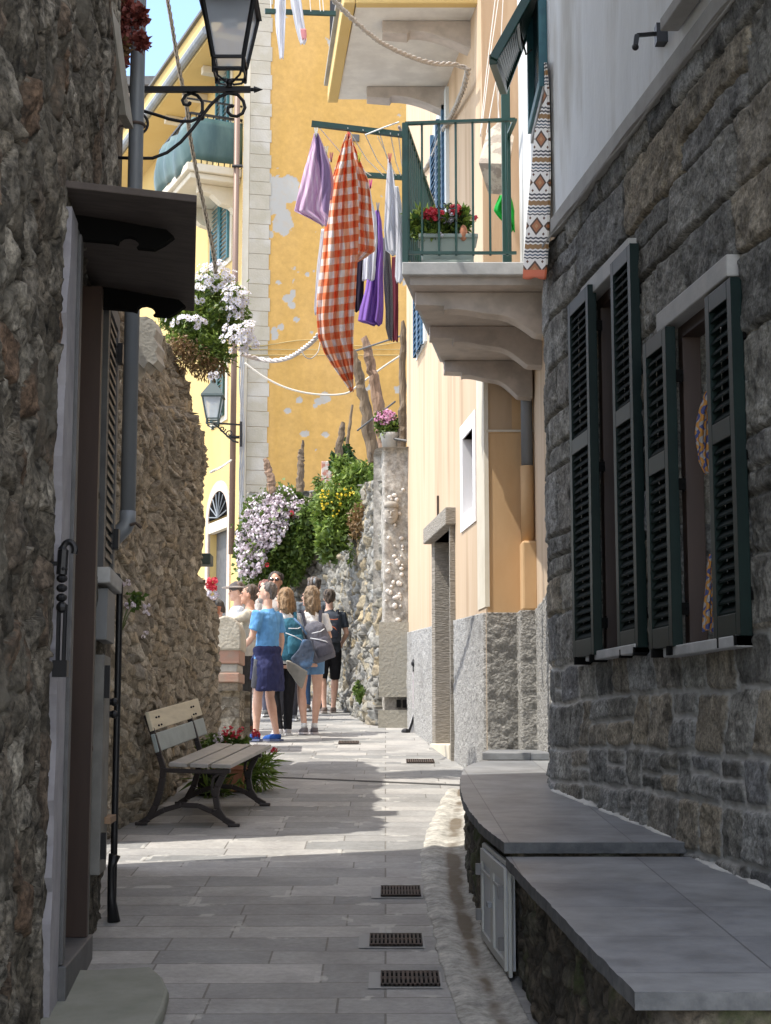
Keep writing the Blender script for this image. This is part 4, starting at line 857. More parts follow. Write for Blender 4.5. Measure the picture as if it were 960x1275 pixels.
# gate pier
gpz = empty('gate_pier', (-1.62, 16.4, G(16.4)), 'low stone pier with a rounded coping and brick bands behind the bench', 'pier')
x0, x1, Y = -1.80, P(300, 800, 16.2).x, 16.2
x0b = P(262, 800, Y).x-.1
g0 = G(Y); zt = P(280, 790, Y).z
pos, nrm, U, V = poly_pos([(x1, 16.8), (x1, 16.2), (x0b, 16.2)][::-1][::-1], .014, g0-.05, P(280, 860, Y).z, .012); 
H, sid, mo = rubble(U, V, .14, .09, 51, .02, .02); hf('pier_stone', pos, -nrm if False else nrm, -H, sid, mo, M['stoneM'], gpz, thick=-.05)
mb = MB(); zA, zB, zC, zD = P(0, 905, Y).z, P(0, 850, Y).z, P(0, 815, Y).z, zt
mb.box(x0b, x1-.03, 16.22, 16.8, g0-.05, zB); mb.build('pier_core', M['stoneM'], gpz)
mb = MB(); mb.box(x0b, x1-.01, 16.19, 16.8, zB+.002, zB+.1); mb.box(x0b, x1-.01, 16.19, 16.8, zB+.19, zC+.06); mb.build('brick_bands', mat('old_pink_brick', (.42,.24,.18), .9, c2=(.36,.27,.21), nscale=9, bump=(30,.6,.008)), gpz, bevel=.012)
mb = MB(); mb.box(x0b, x1-.03, 16.21, 16.8, zB+.1, zB+.19); mb.box(x0b, x1-.05, 16.22, 16.8, zC+.06, zD+.0); mb.build('pier_shaft', mat('grey_pier_stone', (.36,.34,.30), .9, c2=(.46,.43,.38), nscale=7, bump=(25,.8,.012)), gpz, bevel=.012)
mb = MB(); xa, xb = P(264, 780, Y).x-.02, P(301, 780, Y).x; hh_ = .26
pts = [(xa, Y-.03, zD-.16)]+[((xa+xb)/2-(xb-xa)/2*math.cos(a), Y-.03, zD-.02+hh_*.8*math.sin(a)) for a in np.linspace(.05, math.pi-.05, 14)]+[(xb, Y-.03, zD-.16)]
mb.prism(pts, (0, .6, 0)); mb.build('coping', mat('pale_coping_stone', (.50,.46,.38), .9, c2=(.40,.36,.29), nscale=10, bump=(30,.9,.012)), gpz, bevel=.02)
# dark little box lamp sticking out of the wall
bxl = MB(); a = P(250, 697, 14.6); bxl.box(a.x-.03, a.x+.1, 14.5, 14.75, a.z-.05, a.z+.05); bxl.bar((a.x-.03, 14.6, a.z+.05), (a.x+.0, 14.6, a.z+.16), .06, .05)
tag(bxl.build('wall_box', mat('dark_green_box', (.05,.07,.06), .6), bevel=.01), 'small dark green box fixed to the end of the brown rubble wall', 'box')
# ================================================================ back: yellow houses
h1 = empty('yellow_house', (0, 30, G(30)), 'tall ochre yellow house with peeling patches and stone quoins closing the view', 'house')
d1 = Vector((1, .2, 0)).normalized(); p1 = P(298, 600, 29.0); p1.z = 0
def Y1(u, z, off=0): return p1+d1*u+Vector((0, 0, z))+Vector((d1.y, -d1.x, 0))*off
def solve_u(px):                            # distance along the facade seen at pixel column px
    k = (px-480)/2000*1.0; return (k*p1.y-p1.x)/(d1.x-k*d1.y)
nu, nv = 330, 640; uu_ = np.linspace(0, 7, nu); zz_ = np.linspace(1.5, 16.5, nv); U, V = np.meshgrid(uu_, zz_, indexing='ij')
pos = np.stack([p1.x+d1.x*U, p1.y+d1.y*U, V], -1); mort = np.zeros(U.shape)
wob = (fbm(U*2.2, V*2.2, 4, 61)-.5); wob2 = (fbm(U*7, V*7, 4, 62)-.5)
for (px, py, rx, ry) in [(348,238,25,18),(336,258,18,13),(345,275,14,22),(366,240,6,8),(332,292,5,6),(402,276,9,5),(318+20,416,7,12),(346,408,5,5),(360,380,4,4),(366,398,4,4),(343,352,5,3),(354,372,6,4),(380,342,3,4),(388,338,2,2),(362,365,3,5),(402,492,6,9),(394,500,5,4),(371,498,5,5),(378,540,5,4),(404,541,4,3),(356,511,5,4),(390,505,3,3),(362,620,5,3),(410,330,3,3),(423,398,3,8),(415,384,3,6),(392,560,3,3)]:
    u0 = solve_u(px); Yw = p1.y+d1.y*u0; c = P(px, py, Yw); s_ = Yw/2000
    q = ((U-u0)/(rx*s_))**2+((V-c.z)/(ry*s_))**2; mort = np.maximum(mort, (q < 1+wob*3.2+wob2*2.2).astype(float))
mort = np.maximum(mort, ((fbm(U*3+4, V*3, 5, 77) > .78)).astype(float))
H = -.004*mort+(fbm(U*1.5, V*1.5, 3, 3)-.5)*.02
M['yellowP'] = stone_mat('ochre_render', [(.52,.31,.092),(.58,.36,.125),(.54,.33,.10),(.59,.37,.13)], (.42,.41,.39), .07, 10, .2)
sid = np.clip(.5+1.5*(fbm(U*1.1, V*.3, 4, 12)-.5)+.25*(fbm(U*6, V*.5, 4, 13)-.5), 0, 1)
hf('facade', pos, (d1.y, -d1.x, 0), H, sid, mort, M['yellowP'], h1, thick=.1)
mb = MB(); mb.prism([Y1(.02, 1, -.12), Y1(7, 1, -.12), Y1(7, 1, -4), Y1(.02, 1, -4)], (0, 0, 15.5)); mb.build('core', M['yellow2'], h1)
mb = MB(); z = 1.8; i = 0; uq = solve_u(332)
while z < 16.4:
    hgt = .27+.05*(random.random()-.5); w = uq+(-.03 if i % 2 else .0)
    mb.prism([Y1(.12, z+.003, .022), Y1(w, z+.003, .022), Y1(w, z+.006, -.05), Y1(.12, z+.006, -.05)], (0, 0, hgt-.006)); z += hgt; i += 1
mb.build('quoins', mat('quoin_limestone', (.40,.365,.29), .9, c2=(.46,.42,.35), nscale=2.5, bump=(30,.5,.01), c3=(.50,.47,.42), n3=2), h1, bevel=.004)
mb = MB(); mb.prism([Y1(0, 1.5, .02), Y1(.115, 1.5, .02), Y1(.115, 1.5, -.05), Y1(0, 1.5, -.05)], (0, 0, 15)); mb.build('corner_strip', M['cream'], h1)
mb = MB(); u = solve_u(441); c = P(441, 172, p1.y+d1.y*u); mb.prism([Y1(u-.07, c.z-.07, .03), Y1(u+.07, c.z-.07, .03), Y1(u+.07, c.z+.07, .03), Y1(u-.07, c.z+.07, .03)], (0, .04, 0)); mb.build('vent_cover', M['framegrey'], h1, bevel=.01)
mb = MB()
for py, w in ((428, .010), (436, .008), (443, .010)):
    pts = []
    for px in range(300, 520, 14):
        u = solve_u(px); Yw = p1.y+d1.y*u; pts.append(P(px, py+(4*math.sin(px*.045) if py == 428 else 0), Yw)+Vector((0, -.05, 0)))
    mb.tube(pts, w, 5)
mb.build('wire_run', mat('ochre_wire', (.42,.32,.14), .8), h1)
# ---- the pale yellow house with balconies, turned towards the left
h2 = empty('pale_yellow_house', (-4, 31, G(31)), 'pale yellow house with teal shutters and a tarpaulined balcony behind the lantern', 'house')
p2 = Vector((-2.66, 29.25, 0)); d2 = Vector((-.42, 1, 0)).normalized(); n2 = Vector((-d2.y, d2.x, 0))
def Y2(s, z, off=0): return p2+d2*s+n2*off+Vector((0, 0, z))
def s2(px):
    k = (px-480)/2000; return (k*p2.y-p2.x)/(d2.x-k*d2.y)
def z2(px, py): s = s2(px); return P(px, py, p2.y+d2.y*s).z
DS0, DS1 = s2(283), s2(259)
mb = MB(); wallpanel(mb, (Y2(0, 0).x, Y2(0, 0).y), (Y2(9, 0).x, Y2(9, 0).y), 1.5, 14.6, [(DS0, DS1, 1.5, z2(270, 645))], .4); mb.build('facade', M['yellow2'], h2)
mb = MB(); mb.prism([Y2(-.0, 1.5, -.42), Y2(9, 1.5, -.42), Y2(9, 1.5, -4), Y2(.3, 1.5, -3)], (0, 0, 13.1)); mb.build('core', M['yellow2'], h2)
mb = MB(); mb.prism([Y2(-.1, 14.6, .75), Y2(9, 14.6, .75), Y2(9, 14.6, -.5), Y2(-.1, 14.6, -.5)], (0, 0, .12)); mb.build('eave', M['yellow2'], h2)
mb = MB(); mb.tube([Y2(-.1, 14.72, .82), Y2(9, 14.72, .82)], .09, 10); mb.build('roof_gutter', M['pipegrey'], h2)
mb = MB(); mb.prism([Y2(-.1, 14.85, .55), Y2(9, 14.85, .55), Y2(9, 14.85, -.5), Y2(-.1, 14.85, -.5)], (0, 0, .75)); mb.build('parapet', M['yellow2'], h2)
mb = MB(); mb.prism([Y2(-.1, 15.6, .62), Y2(9, 15.6, .62), Y2(9, 15.6, -.5), Y2(-.1, 15.6, -.5)], (0, 0, .06)); mb.build('parapet_cap', M['framegrey'], h2)
mb = MB()
for s in (1.2, 2.6, 4.0): MB().prism([Y2(s, 14.45, .5), Y2(s+.16, 14.45, .5), Y2(s+.16, 14.45, 0), Y2(s, 14.45, 0)], (0, 0, .145)).build('eave_bracket', M['cream'], h2)
def shut2(pxa, pxb, ya, yb, m_, frame=True):
    sa, sb = s2(pxb), s2(pxa); pm = (pxa+pxb)/2; zt_, zb_ = z2(pm, ya), z2(pm, yb); f = None
    mb = MB(); mb.prism([Y2(sa-.13, zb_-.1, .03), Y2(sb+.13, zb_-.1, .03), Y2(sb+.13, zb_-.1, -.02), Y2(sa-.13, zb_-.1, -.02)], (0, 0, zt_-zb_+.23)); f = mb.build('window', M['cream'], h2)
    mb = MB(); mid = (sa+sb)/2
    for (a, b_) in ((sa, mid-.01), (mid+.01, sb)):
        for q in (a, b_-.06): mb.prism([Y2(q, zb_, .08), Y2(q+.06, zb_, .08), Y2(q+.06, zb_, .04), Y2(q, zb_, .04)], (0, 0, zt_-zb_))
        k = int((zt_-zb_)/.09)
        for i in range(k):
            z = zb_+.09*i; mb.prism([Y2(a+.05, z, .075), Y2(b_-.05, z, .075), Y2(b_-.05, z+.05, .045), Y2(a+.05, z+.05, .045)], (0, 0, .012))
    mb.build('shutter', m_, f)
shut2(263, 279, 72, 184, M['tealshut']); shut2(259, 281, 245, 330, M['tealshut']); shut2(262, 278, 460, 522, M['green'])
shut2(200, 208, 120, 170, M['tealshut'])
# arched door
mb = MB(); zs_ = z2(270, 645); sm_ = (DS0+DS1)/2; rw = (DS1-DS0)/2; zt_ = z2(270, 612)-zs_
arc_in = [(sm_+rw*math.cos(a), zs_+zt_*math.sin(a)) for a in np.linspace(0, math.pi, 17)]; arc_out = [(sm_+(rw+.17)*math.cos(a), zs_+(zt_+.2)*math.sin(a)) for a in np.linspace(0, math.pi, 17)]
for i in range(16):
    q = [arc_in[i], arc_out[i], arc_out[i+1], arc_in[i+1]]
    mb.prism([Y2(s, z, .03) for s, z in q], n2*-.05)
for s_a, s_b in ((DS0-.17, DS0), (DS1, DS1+.17)): mb.prism([Y2(s_a, 2, .03), Y2(s_b, 2, .03), Y2(s_b, 2, -.02), Y2(s_a, 2, -.02)], (0, 0, zs_-2))
mb.build('arch_surround', mat('pink_arch_brick', (.55,.42,.34), .9, c2=(.62,.52,.44), nscale=12), h2)
mb = MB(); mb.prism([Y2(s, z, .012) for s, z in arc_in], n2*-.03); fl = mb.build('fanlight', M['black'], h2)
mb = MB()
for a in np.linspace(.15, math.pi-.15, 8): mb.tube([Y2(sm_, zs_, .03), Y2(sm_+rw*.95*math.cos(a), zs_+zt_*.95*math.sin(a), .03)], .012, 5)
mb.build('fanlight_bars', M['pipegrey'], fl)
mb = MB(); mb.prism([Y2(DS0, zs_-.25, .02), Y2(DS1, zs_-.25, .02), Y2(DS1, zs_-.25, -.1), Y2(DS0, zs_-.25, -.1)], (0, 0, .2)); mb.build('door_transom', M['cream'], h2)
mb = MB(); mb.prism([Y2(DS0, 2, -.15), Y2(DS1, 2, -.15), Y2(DS1, 2, -.2), Y2(DS0, 2, -.2)], (0, 0, zs_-2.1)); mb.build('door_leaf', M['framegrey'], h2)
# balcony with tarpaulin
bz = 12.2
mb = MB(); mb.prism([Y2(.25, bz-.28, 1.0), Y2(2.4, bz-.28, 1.0), Y2(2.4, bz-.28, 0), Y2(.25, bz-.28, 0)], (0, 0, .12)); mb.prism([Y2(.18, bz-.16, 1.08), Y2(2.46, bz-.16, 1.08), Y2(2.46, bz-.16, 0), Y2(.18, bz-.16, 0)], (0, 0, .16)); mb.build('balcony_slab', M['cream'], h2, bevel=.02)
for s in (.5, 1.9):
    mb = MB(); pr = [(0, 0), (.75, 0), (.75, -.14), (.5, -.18), (.3, -.34), (.12, -.38), (0, -.5)]
    mb.prism([Y2(s, bz-.282+b_, a) for a, b_ in pr], d2*.2); mb.build('balcony_corbel', M['cream'], h2, bevel=.01)
mb = MB()
for i in range(22):
    s = .22+2.2*i/21; mb.tube([Y2(s, bz, 1.02), Y2(s, bz+.95, 1.02)], .012, 5)
for i in range(10): o_ = 1.02*i/9; mb.tube([Y2(.22, bz, o_), Y2(.22, bz+.95, o_)], .012, 5)
mb.bar(Y2(.22, bz+.97, 1.02), Y2(2.42, bz+.97, 1.02), .05, .04); mb.bar(Y2(.22, bz+.97, 0), Y2(.22, bz+.97, 1.02), .05, .04)
mb.bar(Y2(.22, bz+1.25, 0), Y2(.22, bz+1.25, 1.1), .03, .03); mb.build('balcony_railing', M['iron'], h2)
mb = MB(); n_ = 26; vs = []
for i in range(n_+1):
    t_ = i/n_; L = 2.2+1.0; q = t_*L
    for j in range(7):
        v = j/6; bul_ = .10*math.sin(v*math.pi)+.03*math.sin(q*9+v*2)
        if q < 1.0: pnt = Y2(.16-bul_*.5, bz+.05+.83*v, q)
        else: pnt = Y2(.2+(q-1.0), bz-.05+.9*v-.06*math.sin((q-1)*3), 1.07+bul_)
        vs.append(pnt)
mb.add(vs, [(i*7+j, (i+1)*7+j, (i+1)*7+j+1, i*7+j+1) for i in range(n_) for j in range(6)])
tp = mb.build('tarpaulin', mat('teal_tarpaulin', (.03,.075,.08), .45, c2=(.07,.13,.125), nscale=3, stretch=(1,1,.3)), None, smooth=True)
tp.modifiers.new('s', 'SOLIDIFY').thickness = .01; tag(tp, 'dull teal tarpaulin tied around the far balcony railing', 'tarpaulin')
# brown downpipe at the house corner
mb = MB(); c = P(292, 400, 28.9); mb.tube([(c.x, 28.9, P(0, 110, 28.9).z), (c.x, 28.9, P(0, 690, 28.9).z)], .055, 12); dq = mb.build('corner_downpipe', M['pipebrown'], None, smooth=True); tag(dq, 'thin brown downpipe at the corner between the two yellow houses', 'drainpipe')
for py in (208, 360, 545): MB().tube([(c.x-.08, 28.85, P(0, py, 28.9).z), (c.x+.12, 28.85, P(0, py, 28.9).z)], .03, 6).build('clamp', M['iron'], dq)
mb = MB()
for k in range(4): mb.tube([P(300+k*.8, py, 28.85)+Vector((.03*math.sin(py*.05+k*2), 0, 0)) for py in range(430, 760, 12)], .014, 5)
tag(mb.build('cable_bundle', mat('grey_cables', (.3,.3,.31), .7)), 'bundle of grey cables running down beside the brown downpipe', 'cables')
# pale house farther back
h3 = empty('pale_pink_house', (-6.3, 44, G(44)), 'pale pinkish house with teal shutters glimpsed far back at the left', 'house')
mb = MB(); mb.box(-9.5, P(198, 0, 44).x, 44, 50, 1, P(0, 112, 44).z); mb.build('wall', mat('pale_pink_render', (.66,.58,.55), .9), h3)
mb = MB(); mb.prism([(-9.6, 43.6, P(0, 112, 44).z+.003), (P(204, 0, 44).x, 43.6, P(0, 112, 44).z+.003), (P(204, 0, 44).x, 50, P(0, 112, 44).z+.003), (-9.6, 50, P(0, 112, 44).z+.003)], (0, 0, .25)); mb.build('roof', M['framegrey'], h3)
for (xa, xb, ya, yb) in ((175, 188, 160, 205), (175, 188, 205+10, 262), (143, 150, 160, 200)):
    mb = MB(); a, b_ = P(xa, yb, 43.95), P(xb, ya, 43.95); mb.box(a.x, b_.x, 43.9, 44.01, a.z, b_.z); f = mb.build('window', M['tealshut'], h3)
    mb = MB()
    for i in range(12): z = a.z+(b_.z-a.z)*i/12; mb.box(a.x+.03, b_.x-.03, 43.87, 43.899, z, z+.04)
    mb.build('shutter_slats', M['blueshut'], f)
mb = MB(); a, b_ = P(168, 240, 43.4), P(192, 205, 43.4)
for i in range(9): x = a.x+(b_.x-a.x)*i/8; mb.tube([(x, 43.4, a.z), (x, 43.4, a.z+.9)], .015, 5)
mb.bar((a.x, 43.4, a.z+.9), (b_.x, 43.4, a.z+.9), .04, .04); mb.box(a.x, b_.x, 43.3, 44, a.z-.15, a.z); mb.build('balcony', M['iron'], h3)

# ================================================================ garden wall on the right of the street, behind the people
gw = empty('garden_wall', (-.3, 22, G(22)), 'pale rubble garden retaining wall topped with plants right of the walkers', 'wall')
pts = [(.02, 19.62), (-.06, 19.75), (-.28, 21.0), (-.57, 22.86), (-.84, 23.8), (-1.15, 24.4), (-2.15, 24.9)]
pos, nrm, U, V = poly_pos(pts, .022, lambda y: SL*y-.1, lambda y: 4.72+.12*(y-20), .017)
H, sid, mo = rubble(U, V, .19, .13, 41, .075, .05); H = H+(fbm(U*1.2, V*1.2, 3, 4)-.5)*.16+.10*sst(2.3-(V-.085*(pos[..., 1]-20)), 0, .5)
hf('rubble_face', pos, nrm, H, sid, mo, M['stoneG'], gw, thick=.3)
mb = MB(); inn = [(x+.22, y+.12) for x, y in pts]; poly = inn+[(-2.15, 28.5), (3.0, 28.5), (3.0, 19.6)]
k = len(poly); mb.add([(x, y, G(y)-.1) for x, y in poly]+[(x, y, 4.66+.12*(y-20)) for x, y in poly], [tuple(range(k-1, -1, -1)), tuple(range(k, 2*k))]+[(i, (i+1) % k, k+(i+1) % k, k+i) for i in range(k)])
mb.build('terrace_earth', mat('garden_earth', (.16,.12,.08), .95, c2=(.1,.09,.05), nscale=6, bump=(12,1,.05)), gw)
pl_ = empty('gate_pillar', (.12, 19.4, G(19.4)), 'grey stone pillar with shells and a carved mask beside the peach wall', 'pillar')
xa, xb = P(477, 700, 19.3).x, P(508, 700, 19.3).x; zt = P(0, 558, 19.3).z
pos, nrm, U, V = poly_pos([(xb+.3, 19.3), (xa+.02, 19.3), (xa, 19.33), (xa-.02, 19.75)], .013, G(19.3)-.05, zt, .013)
H = (fbm(U*9, V*9, 5, 14)-.5)*.05; hf('pillar_face', pos, nrm, H, fbm(U*4, V*4, 4, 15)*1., 0*H, stone_mat('weathered_pillar', [(.24,.22,.2),(.36,.34,.31),(.30,.28,.25),(.44,.42,.39)], (.2,.2,.2), .35, 30, .8), pl_, thick=-.1)
mb = MB(); mb.box(xa+.04, xb+.3, 19.36, 19.9, G(19.3)-.05, zt); mb.build('core', M['jamb'], pl_)
mb = MB(); mb.box(xa-.06, xb+.2, 19.24, 19.28, 1.6, P(0, 884, 19.3).z); mb.box(xa-.05, xb+.2, 19.24, 19.28, P(0, 868, 19.3).z, P(0, 775, 19.3).z); mb.build('plinth', mat('plinth_stone', (.34,.32,.27), .9, bump=(25,.8,.012)), pl_)
mb = MB(); mb.box(P(493, 0, 19.2).x, P(498, 0, 19.2).x, 19.23, 19.29, P(0, 881, 19.2).z, P(0, 871, 19.2).z); mb.box(P(500, 0, 19.2).x, P(505, 0, 19.2).x, 19.23, 19.29, P(0, 881, 19.2).z, P(0, 871, 19.2).z); mb.build('vent_holes', M['black'], pl_)
mb = MB()
for i in range(46):
    px = 480+random.random()*22; py = random.choice([random.uniform(600, 860), random.uniform(660, 760)]); c = P(px, py, 19.29); r = random.uniform(.012, .034)
    mb.ball(c, (r, .02, r*random.uniform(.7, 1.2)), 8, 5)
mb.build('shells', mat('pale_shells', (.60,.56,.52), .6), pl_, smooth=True)
mb = MB(); c = P(487, 640, 19.27); mb.ball(c, (.085, .05, .12), 14, 10); mb.ball(c+Vector((0, -.05, 0)), (.014, .025, .03), 8, 6)
for s in (-1, 1): mb.ball(c+Vector((s*.03, -.045, .03)), (.018, .012, .012), 8, 6)
mb.ball(c+Vector((0, -.045, -.05)), (.035, .012, .012), 8, 6); mb.loft([(c.x, c.y, c.z+.08, .09, .06), (c.x, c.y, c.z+.13, .085, .06), (c.x, c.y, c.z+.15, .05, .04)], 14); mb.build('carved_mask', mat('mask_stone', (.34,.31,.27), .9, bump=(60,.5,.006)), pl_, smooth=True)
def post(name, pts, r, m_, label):
    mb = MB(); ps = [P(x, y, Y) for x, y, Y in pts]; k = 10; fine = []
    for i in range(len(ps)-1):
        for j in range(k): fine.append(ps[i].lerp(ps[i+1], j/k))
    fine.append(ps[-1]); n_ = len(fine)
    rr = [r*(1-.35*i/n_)*(1+.22*(random.random()-.5)) for i in range(n_)]; rr[-1] = r*.5; rr[-2] = r*.62
    fine = [f+Vector(((random.random()-.5)*r*.3, 0, 0)) for f in fine]
    mb.tube(fine, rr, 10); mb.v = [tuple(Vector(v)*1+Vector([(mnoise.noise(Vector(v)*14+Vector((q*9, 0, 0))))*r*.28 for q in range(3)])) for v in mb.v]; tag(mb.build(name, m_, smooth=False), label, 'post')
post('wooden_post', [(466,575,21), (452,490,21), (439,436,21)], .085, M['wood'], 'thick grey leaning dead trunk post, left one of the tall pair above the garden wall')
post('wooden_post', [(478,560,21.3), (468,480,21.3), (453,420,21.3)], .085, M['woodpink'], 'tall pointed pinkish dead trunk post, right one of the tall pair')
post('wooden_post', [(373,612,23), (375,575,23), (374,560,23)], .06, M['wood'], 'short reddish post above the white blossoms left of the brick stub')
post('wooden_post', [(376,580,23.1), (377,548,23.1)], .03, M['wood'], 'thin stick standing behind the short reddish post')
post('wooden_post', [(420,600,22), (422,560,22), (427,526,22)], .06, M['wood'], 'grey short broken post behind the green bush')
post('wooden_post', [(430,575,22.2), (434,540,22.2), (439,504,22.2)], .028, M['wood'], 'slim slanted stick beside the grey broken post')
post('wooden_post', [(340,612,23.5), (335,590,23.5), (331,572,23.5)], .07, M['woodpink'], 'pink dry stump standing against the yellow house above the blossoms')
post('wooden_post', [(501,562,19.5), (501,500,19.5), (502,400,19.5)], .055, M['wood'], 'straight grey pole on the pillar against the edge of the peach wall')
mb = MB(); a = P(400, 604, 22.5); b_ = P(413, 574, 22.5)
mb.box(a.x, b_.x, 22.5, 22.65, a.z-.3, b_.z)
tag(mb.build('brick_stub', mat('red_white_brick', (.45,.2,.15), .9, c2=(.6,.55,.5), nscale=16, contrast=(.45,.55)), bevel=.01), 'small red and white brick stub above the garden wall', 'brick stub')
mb = MB(); mb.tube([P(445, 536, 20.9), P(492, 500, 20)], .012, 6); mb.tube([P(418, 445, 22), P(500, 418, 20)], .012, 6); mb.tube([P(489, 546, 19.5), P(507, 549, 19.4)], .015, 6)
tag(mb.build('metal_rods', M['framegrey']), 'thin metal rods tied between the dead trunk posts and the pillar', 'rods')
# broom / dustpan set by the peach wall
br = empty('broom', (XW(18.7)-.06, 18.7, G(18.7)), 'pale-handled broom with splayed bristles leaning on the roughcast wall', 'broom')
c = lambda px, py: P(px, py, 18.6)
mb = MB(); mb.prism([c(514, 835), c(520, 835), c(520, 882), c(514, 882)], (0, .03, 0)); mb.build('handle', mat('pale_pink_plastic', (.72,.66,.70), .5), br)
mb = MB(); mb.tube([c(517, 836), c(516, 822), c(517, 818)], [.03, .025, .01], 8); mb.ball(c(516, 826), .04, 8, 6); mb.build('grip', M['iron'], br)
mb = MB()
for i in range(9): mb.tube([c(517, 880), c(507+i*2.0, 914)], .008, 5)
mb.build('bristles', mat('white_bristle', (.6,.6,.62), .7), br)
mb = MB(); mb.tube([c(518, 882), c(513, 900), c(508, 914)], .018, 6); mb.ball(c(505, 911), (.05, .05, .04), 8, 6); mb.build('dark_brush', M['iron'], br)
# ================================================================ slatted bench
bo = Vector((-1.07, 11.15, 0)); ax = Vector((.175, 1.45, 0)).normalized(); bw = Vector((-ax.y, ax.x, 0))
def BP(t, w, h): p = bo+ax*t+bw*w; return Vector((p.x, p.y, G(bo.y+ax.y*t)+h))
bn_ = empty('park_bench', BP(.7, .3, 0), 'slatted bench with one yellow and one blue-grey back slat on dark curved iron legs', 'bench')
LB = 1.46
def slat(w0, h0, w1, h1, m_, name, th=.028, t0=0, t1=LB):
    mb = MB(); nrm = Vector((0, h1-h0, -(w1-w0)));   # in (w,h)
    L = math.hypot(w1-w0, h1-h0); a, c = -(h1-h0)/L*th, (w1-w0)/L*th
    mb.prism([BP(t0, w0, h0), BP(t0, w1, h1), BP(t0, w1+a, h1+c), BP(t0, w0+a, h0+c)], BP(t1, w0, h0)-BP(t0, w0, h0))
    return mb.build(name, m_, bn_, bevel=.006)
slat(-.01, .395, .13, .398, M['slat_seat'], 'seat_slat'); slat(.15, .398, .28, .402, M['slat_seat'], 'seat_slat'); slat(.30, .402, .43, .408, M['slat_seat'], 'seat_slat')
slat(.525, .50, .56, .625, M['slat_grey'], 'back_slat', th=-.028*-1); slat(.565, .645, .605, .775, M['slat_yellow'], 'back_slat')
for t_ in (.03, 1.12):
    mb = MB(); fw = [(.03,.39),(.055,.34),(.09,.27),(.10,.20),(.085,.12),(.04,.05),(-.03,.012)]
    def iron(pts, w_=.042, d_=.035):
        for (a, b_), (c, d) in zip(pts[:-1], pts[1:]): mb.bar(BP(t_, a, b_), BP(t_, c, d), w_, d_, up=ax)
    iron(fw); iron([(.47,.40),(.475,.33),(.49,.24),(.52,.14),(.57,.05),(.63,.012)]); iron([(.47,.39),(.50,.48),(.545,.62),(.60,.76)], .04, .03)
    iron([(0,.375),(.2,.372),(.47,.38)], .03, .045)
    iron([(.03,.045),(.12,.10),(.22,.14),(.34,.145),(.46,.11),(.56,.06)], .035, .032)
    iron([(.06,.37),(.12,.33),(.13,.26),(.115,.2)], .02, .02)
    for w_ in (-.03, .62): mb.box(BP(t_, w_, 0).x-.04, BP(t_, w_, 0).x+.04, BP(t_, w_, 0).y-.03, BP(t_, w_, 0).y+.03, G(BP(t_, w_, 0).y), G(BP(t_, w_, 0).y)+.022)
    mb.build('iron_leg_frame', M['benchiron'], bn_, bevel=.005)
mb = MB()
for t_ in (.13, .20, 1.15, 1.22):
    for w_, h_ in ((.565, .68), (.585, .735)): p = BP(t_, w_-.03, h_); mb.ball(p, .008, 6, 4)
mb.build('bolts', M['iron'], bn_)

# ================================================================ lanterns
def lantern(name, c, s, label, glass=True, frame=M['iron']):
    """c = centre of the bottom of the cage"""
    t = empty(name, c, label, 'street lamp')
    def q(r, z, k): a = math.pi/4+k*math.pi/2; return Vector((c.x+r*s*math.cos(a)*1.414*.5*2, c.y+r*s*math.sin(a)*1.414*.5*2, c.z+z*s))
    r0, r1, h = .105, .178, .40
    mb = MB()
    for k in range(4):
        mb.bar(q(r0, 0, k), q(r1, h, k), .024*s, .024*s)
        mb.bar(q(r0, 0, k), q(r0, 0, k+1), .02*s, .02*s); mb.bar(q(r1, h, k), q(r1, h, k+1), .03*s, .03*s)
        mb.bar(q(r0, -.08, k), q(r0, -.08, k+1), .012*s, .014*s); mb.bar(q(r0, 0, k), q(r0*.95, -.11, k), .018*s, .018*s)
        mb.tube([q(r0, -.0, k), q(r0*.98, -.05, k), q(r0*.75, -.12, k), q(r0*.25, -.15, k)], .008*s, 6)
    mb.build('cage', frame, t)
    mb = MB(); mb.add([q(r0*.97, .004, k) for k in range(4)]+[q(r1*.97, h, k) for k in range(4)], [(k, (k+1) % 4, 4+(k+1) % 4, 4+k) for k in range(4)]); mb.build('glass_panes', M['lampglass'], t)
    mb = MB(); mb.ball((c.x, c.y, c.z-.145*s), .028*s, 12, 8); mb.loft([(c.x, c.y, c.z-.19*s, .035*s, .035*s), (c.x, c.y, c.z-.16*s, .012*s, .012*s), (c.x, c.y, c.z-.15*s, .03*s, .03*s)], 12); mb.build('finial_ball', frame, t, smooth=True)
    mb = MB(); k_ = [q(r1*1.16, h+.0, k) for k in range(4)]+[q(r1*1.1, h+.04, k) for k in range(4)]+[q(r1*.3, h+.26, k) for k in range(4)]
    mb.add(k_, [(0,1,5,4),(1,2,6,5),(2,3,7,6),(3,0,4,7),(4,5,9,8),(5,6,10,9),(6,7,11,10),(7,4,8,11),(8,9,10,11),(3,2,1,0)])
    mb.loft([(c.x, c.y, c.z+(h+.26)*s, .05*s, .05*s), (c.x, c.y, c.z+(h+.31)*s, .05*s, .05*s), (c.x, c.y, c.z+(h+.36)*s, .015*s, .015*s), (c.x, c.y, c.z+(h+.42)*s, .008*s, .008*s)], 10); mb.build('hood', frame, t)
    mb = MB(); mb.ball((c.x, c.y, c.z+.345*s), (.105*s, .105*s, .05*s), 16, 8); mb.build('reflector', M['framegrey'], t, smooth=True)
    mb = MB(); mb.box(c.x-.05*s, c.x+.05*s, c.y-.05*s, c.y+.05*s, c.z+.27*s, c.z+.31*s); mb.build('lamp_module', M['lampwhite'], t, bevel=.008*s)
    return t
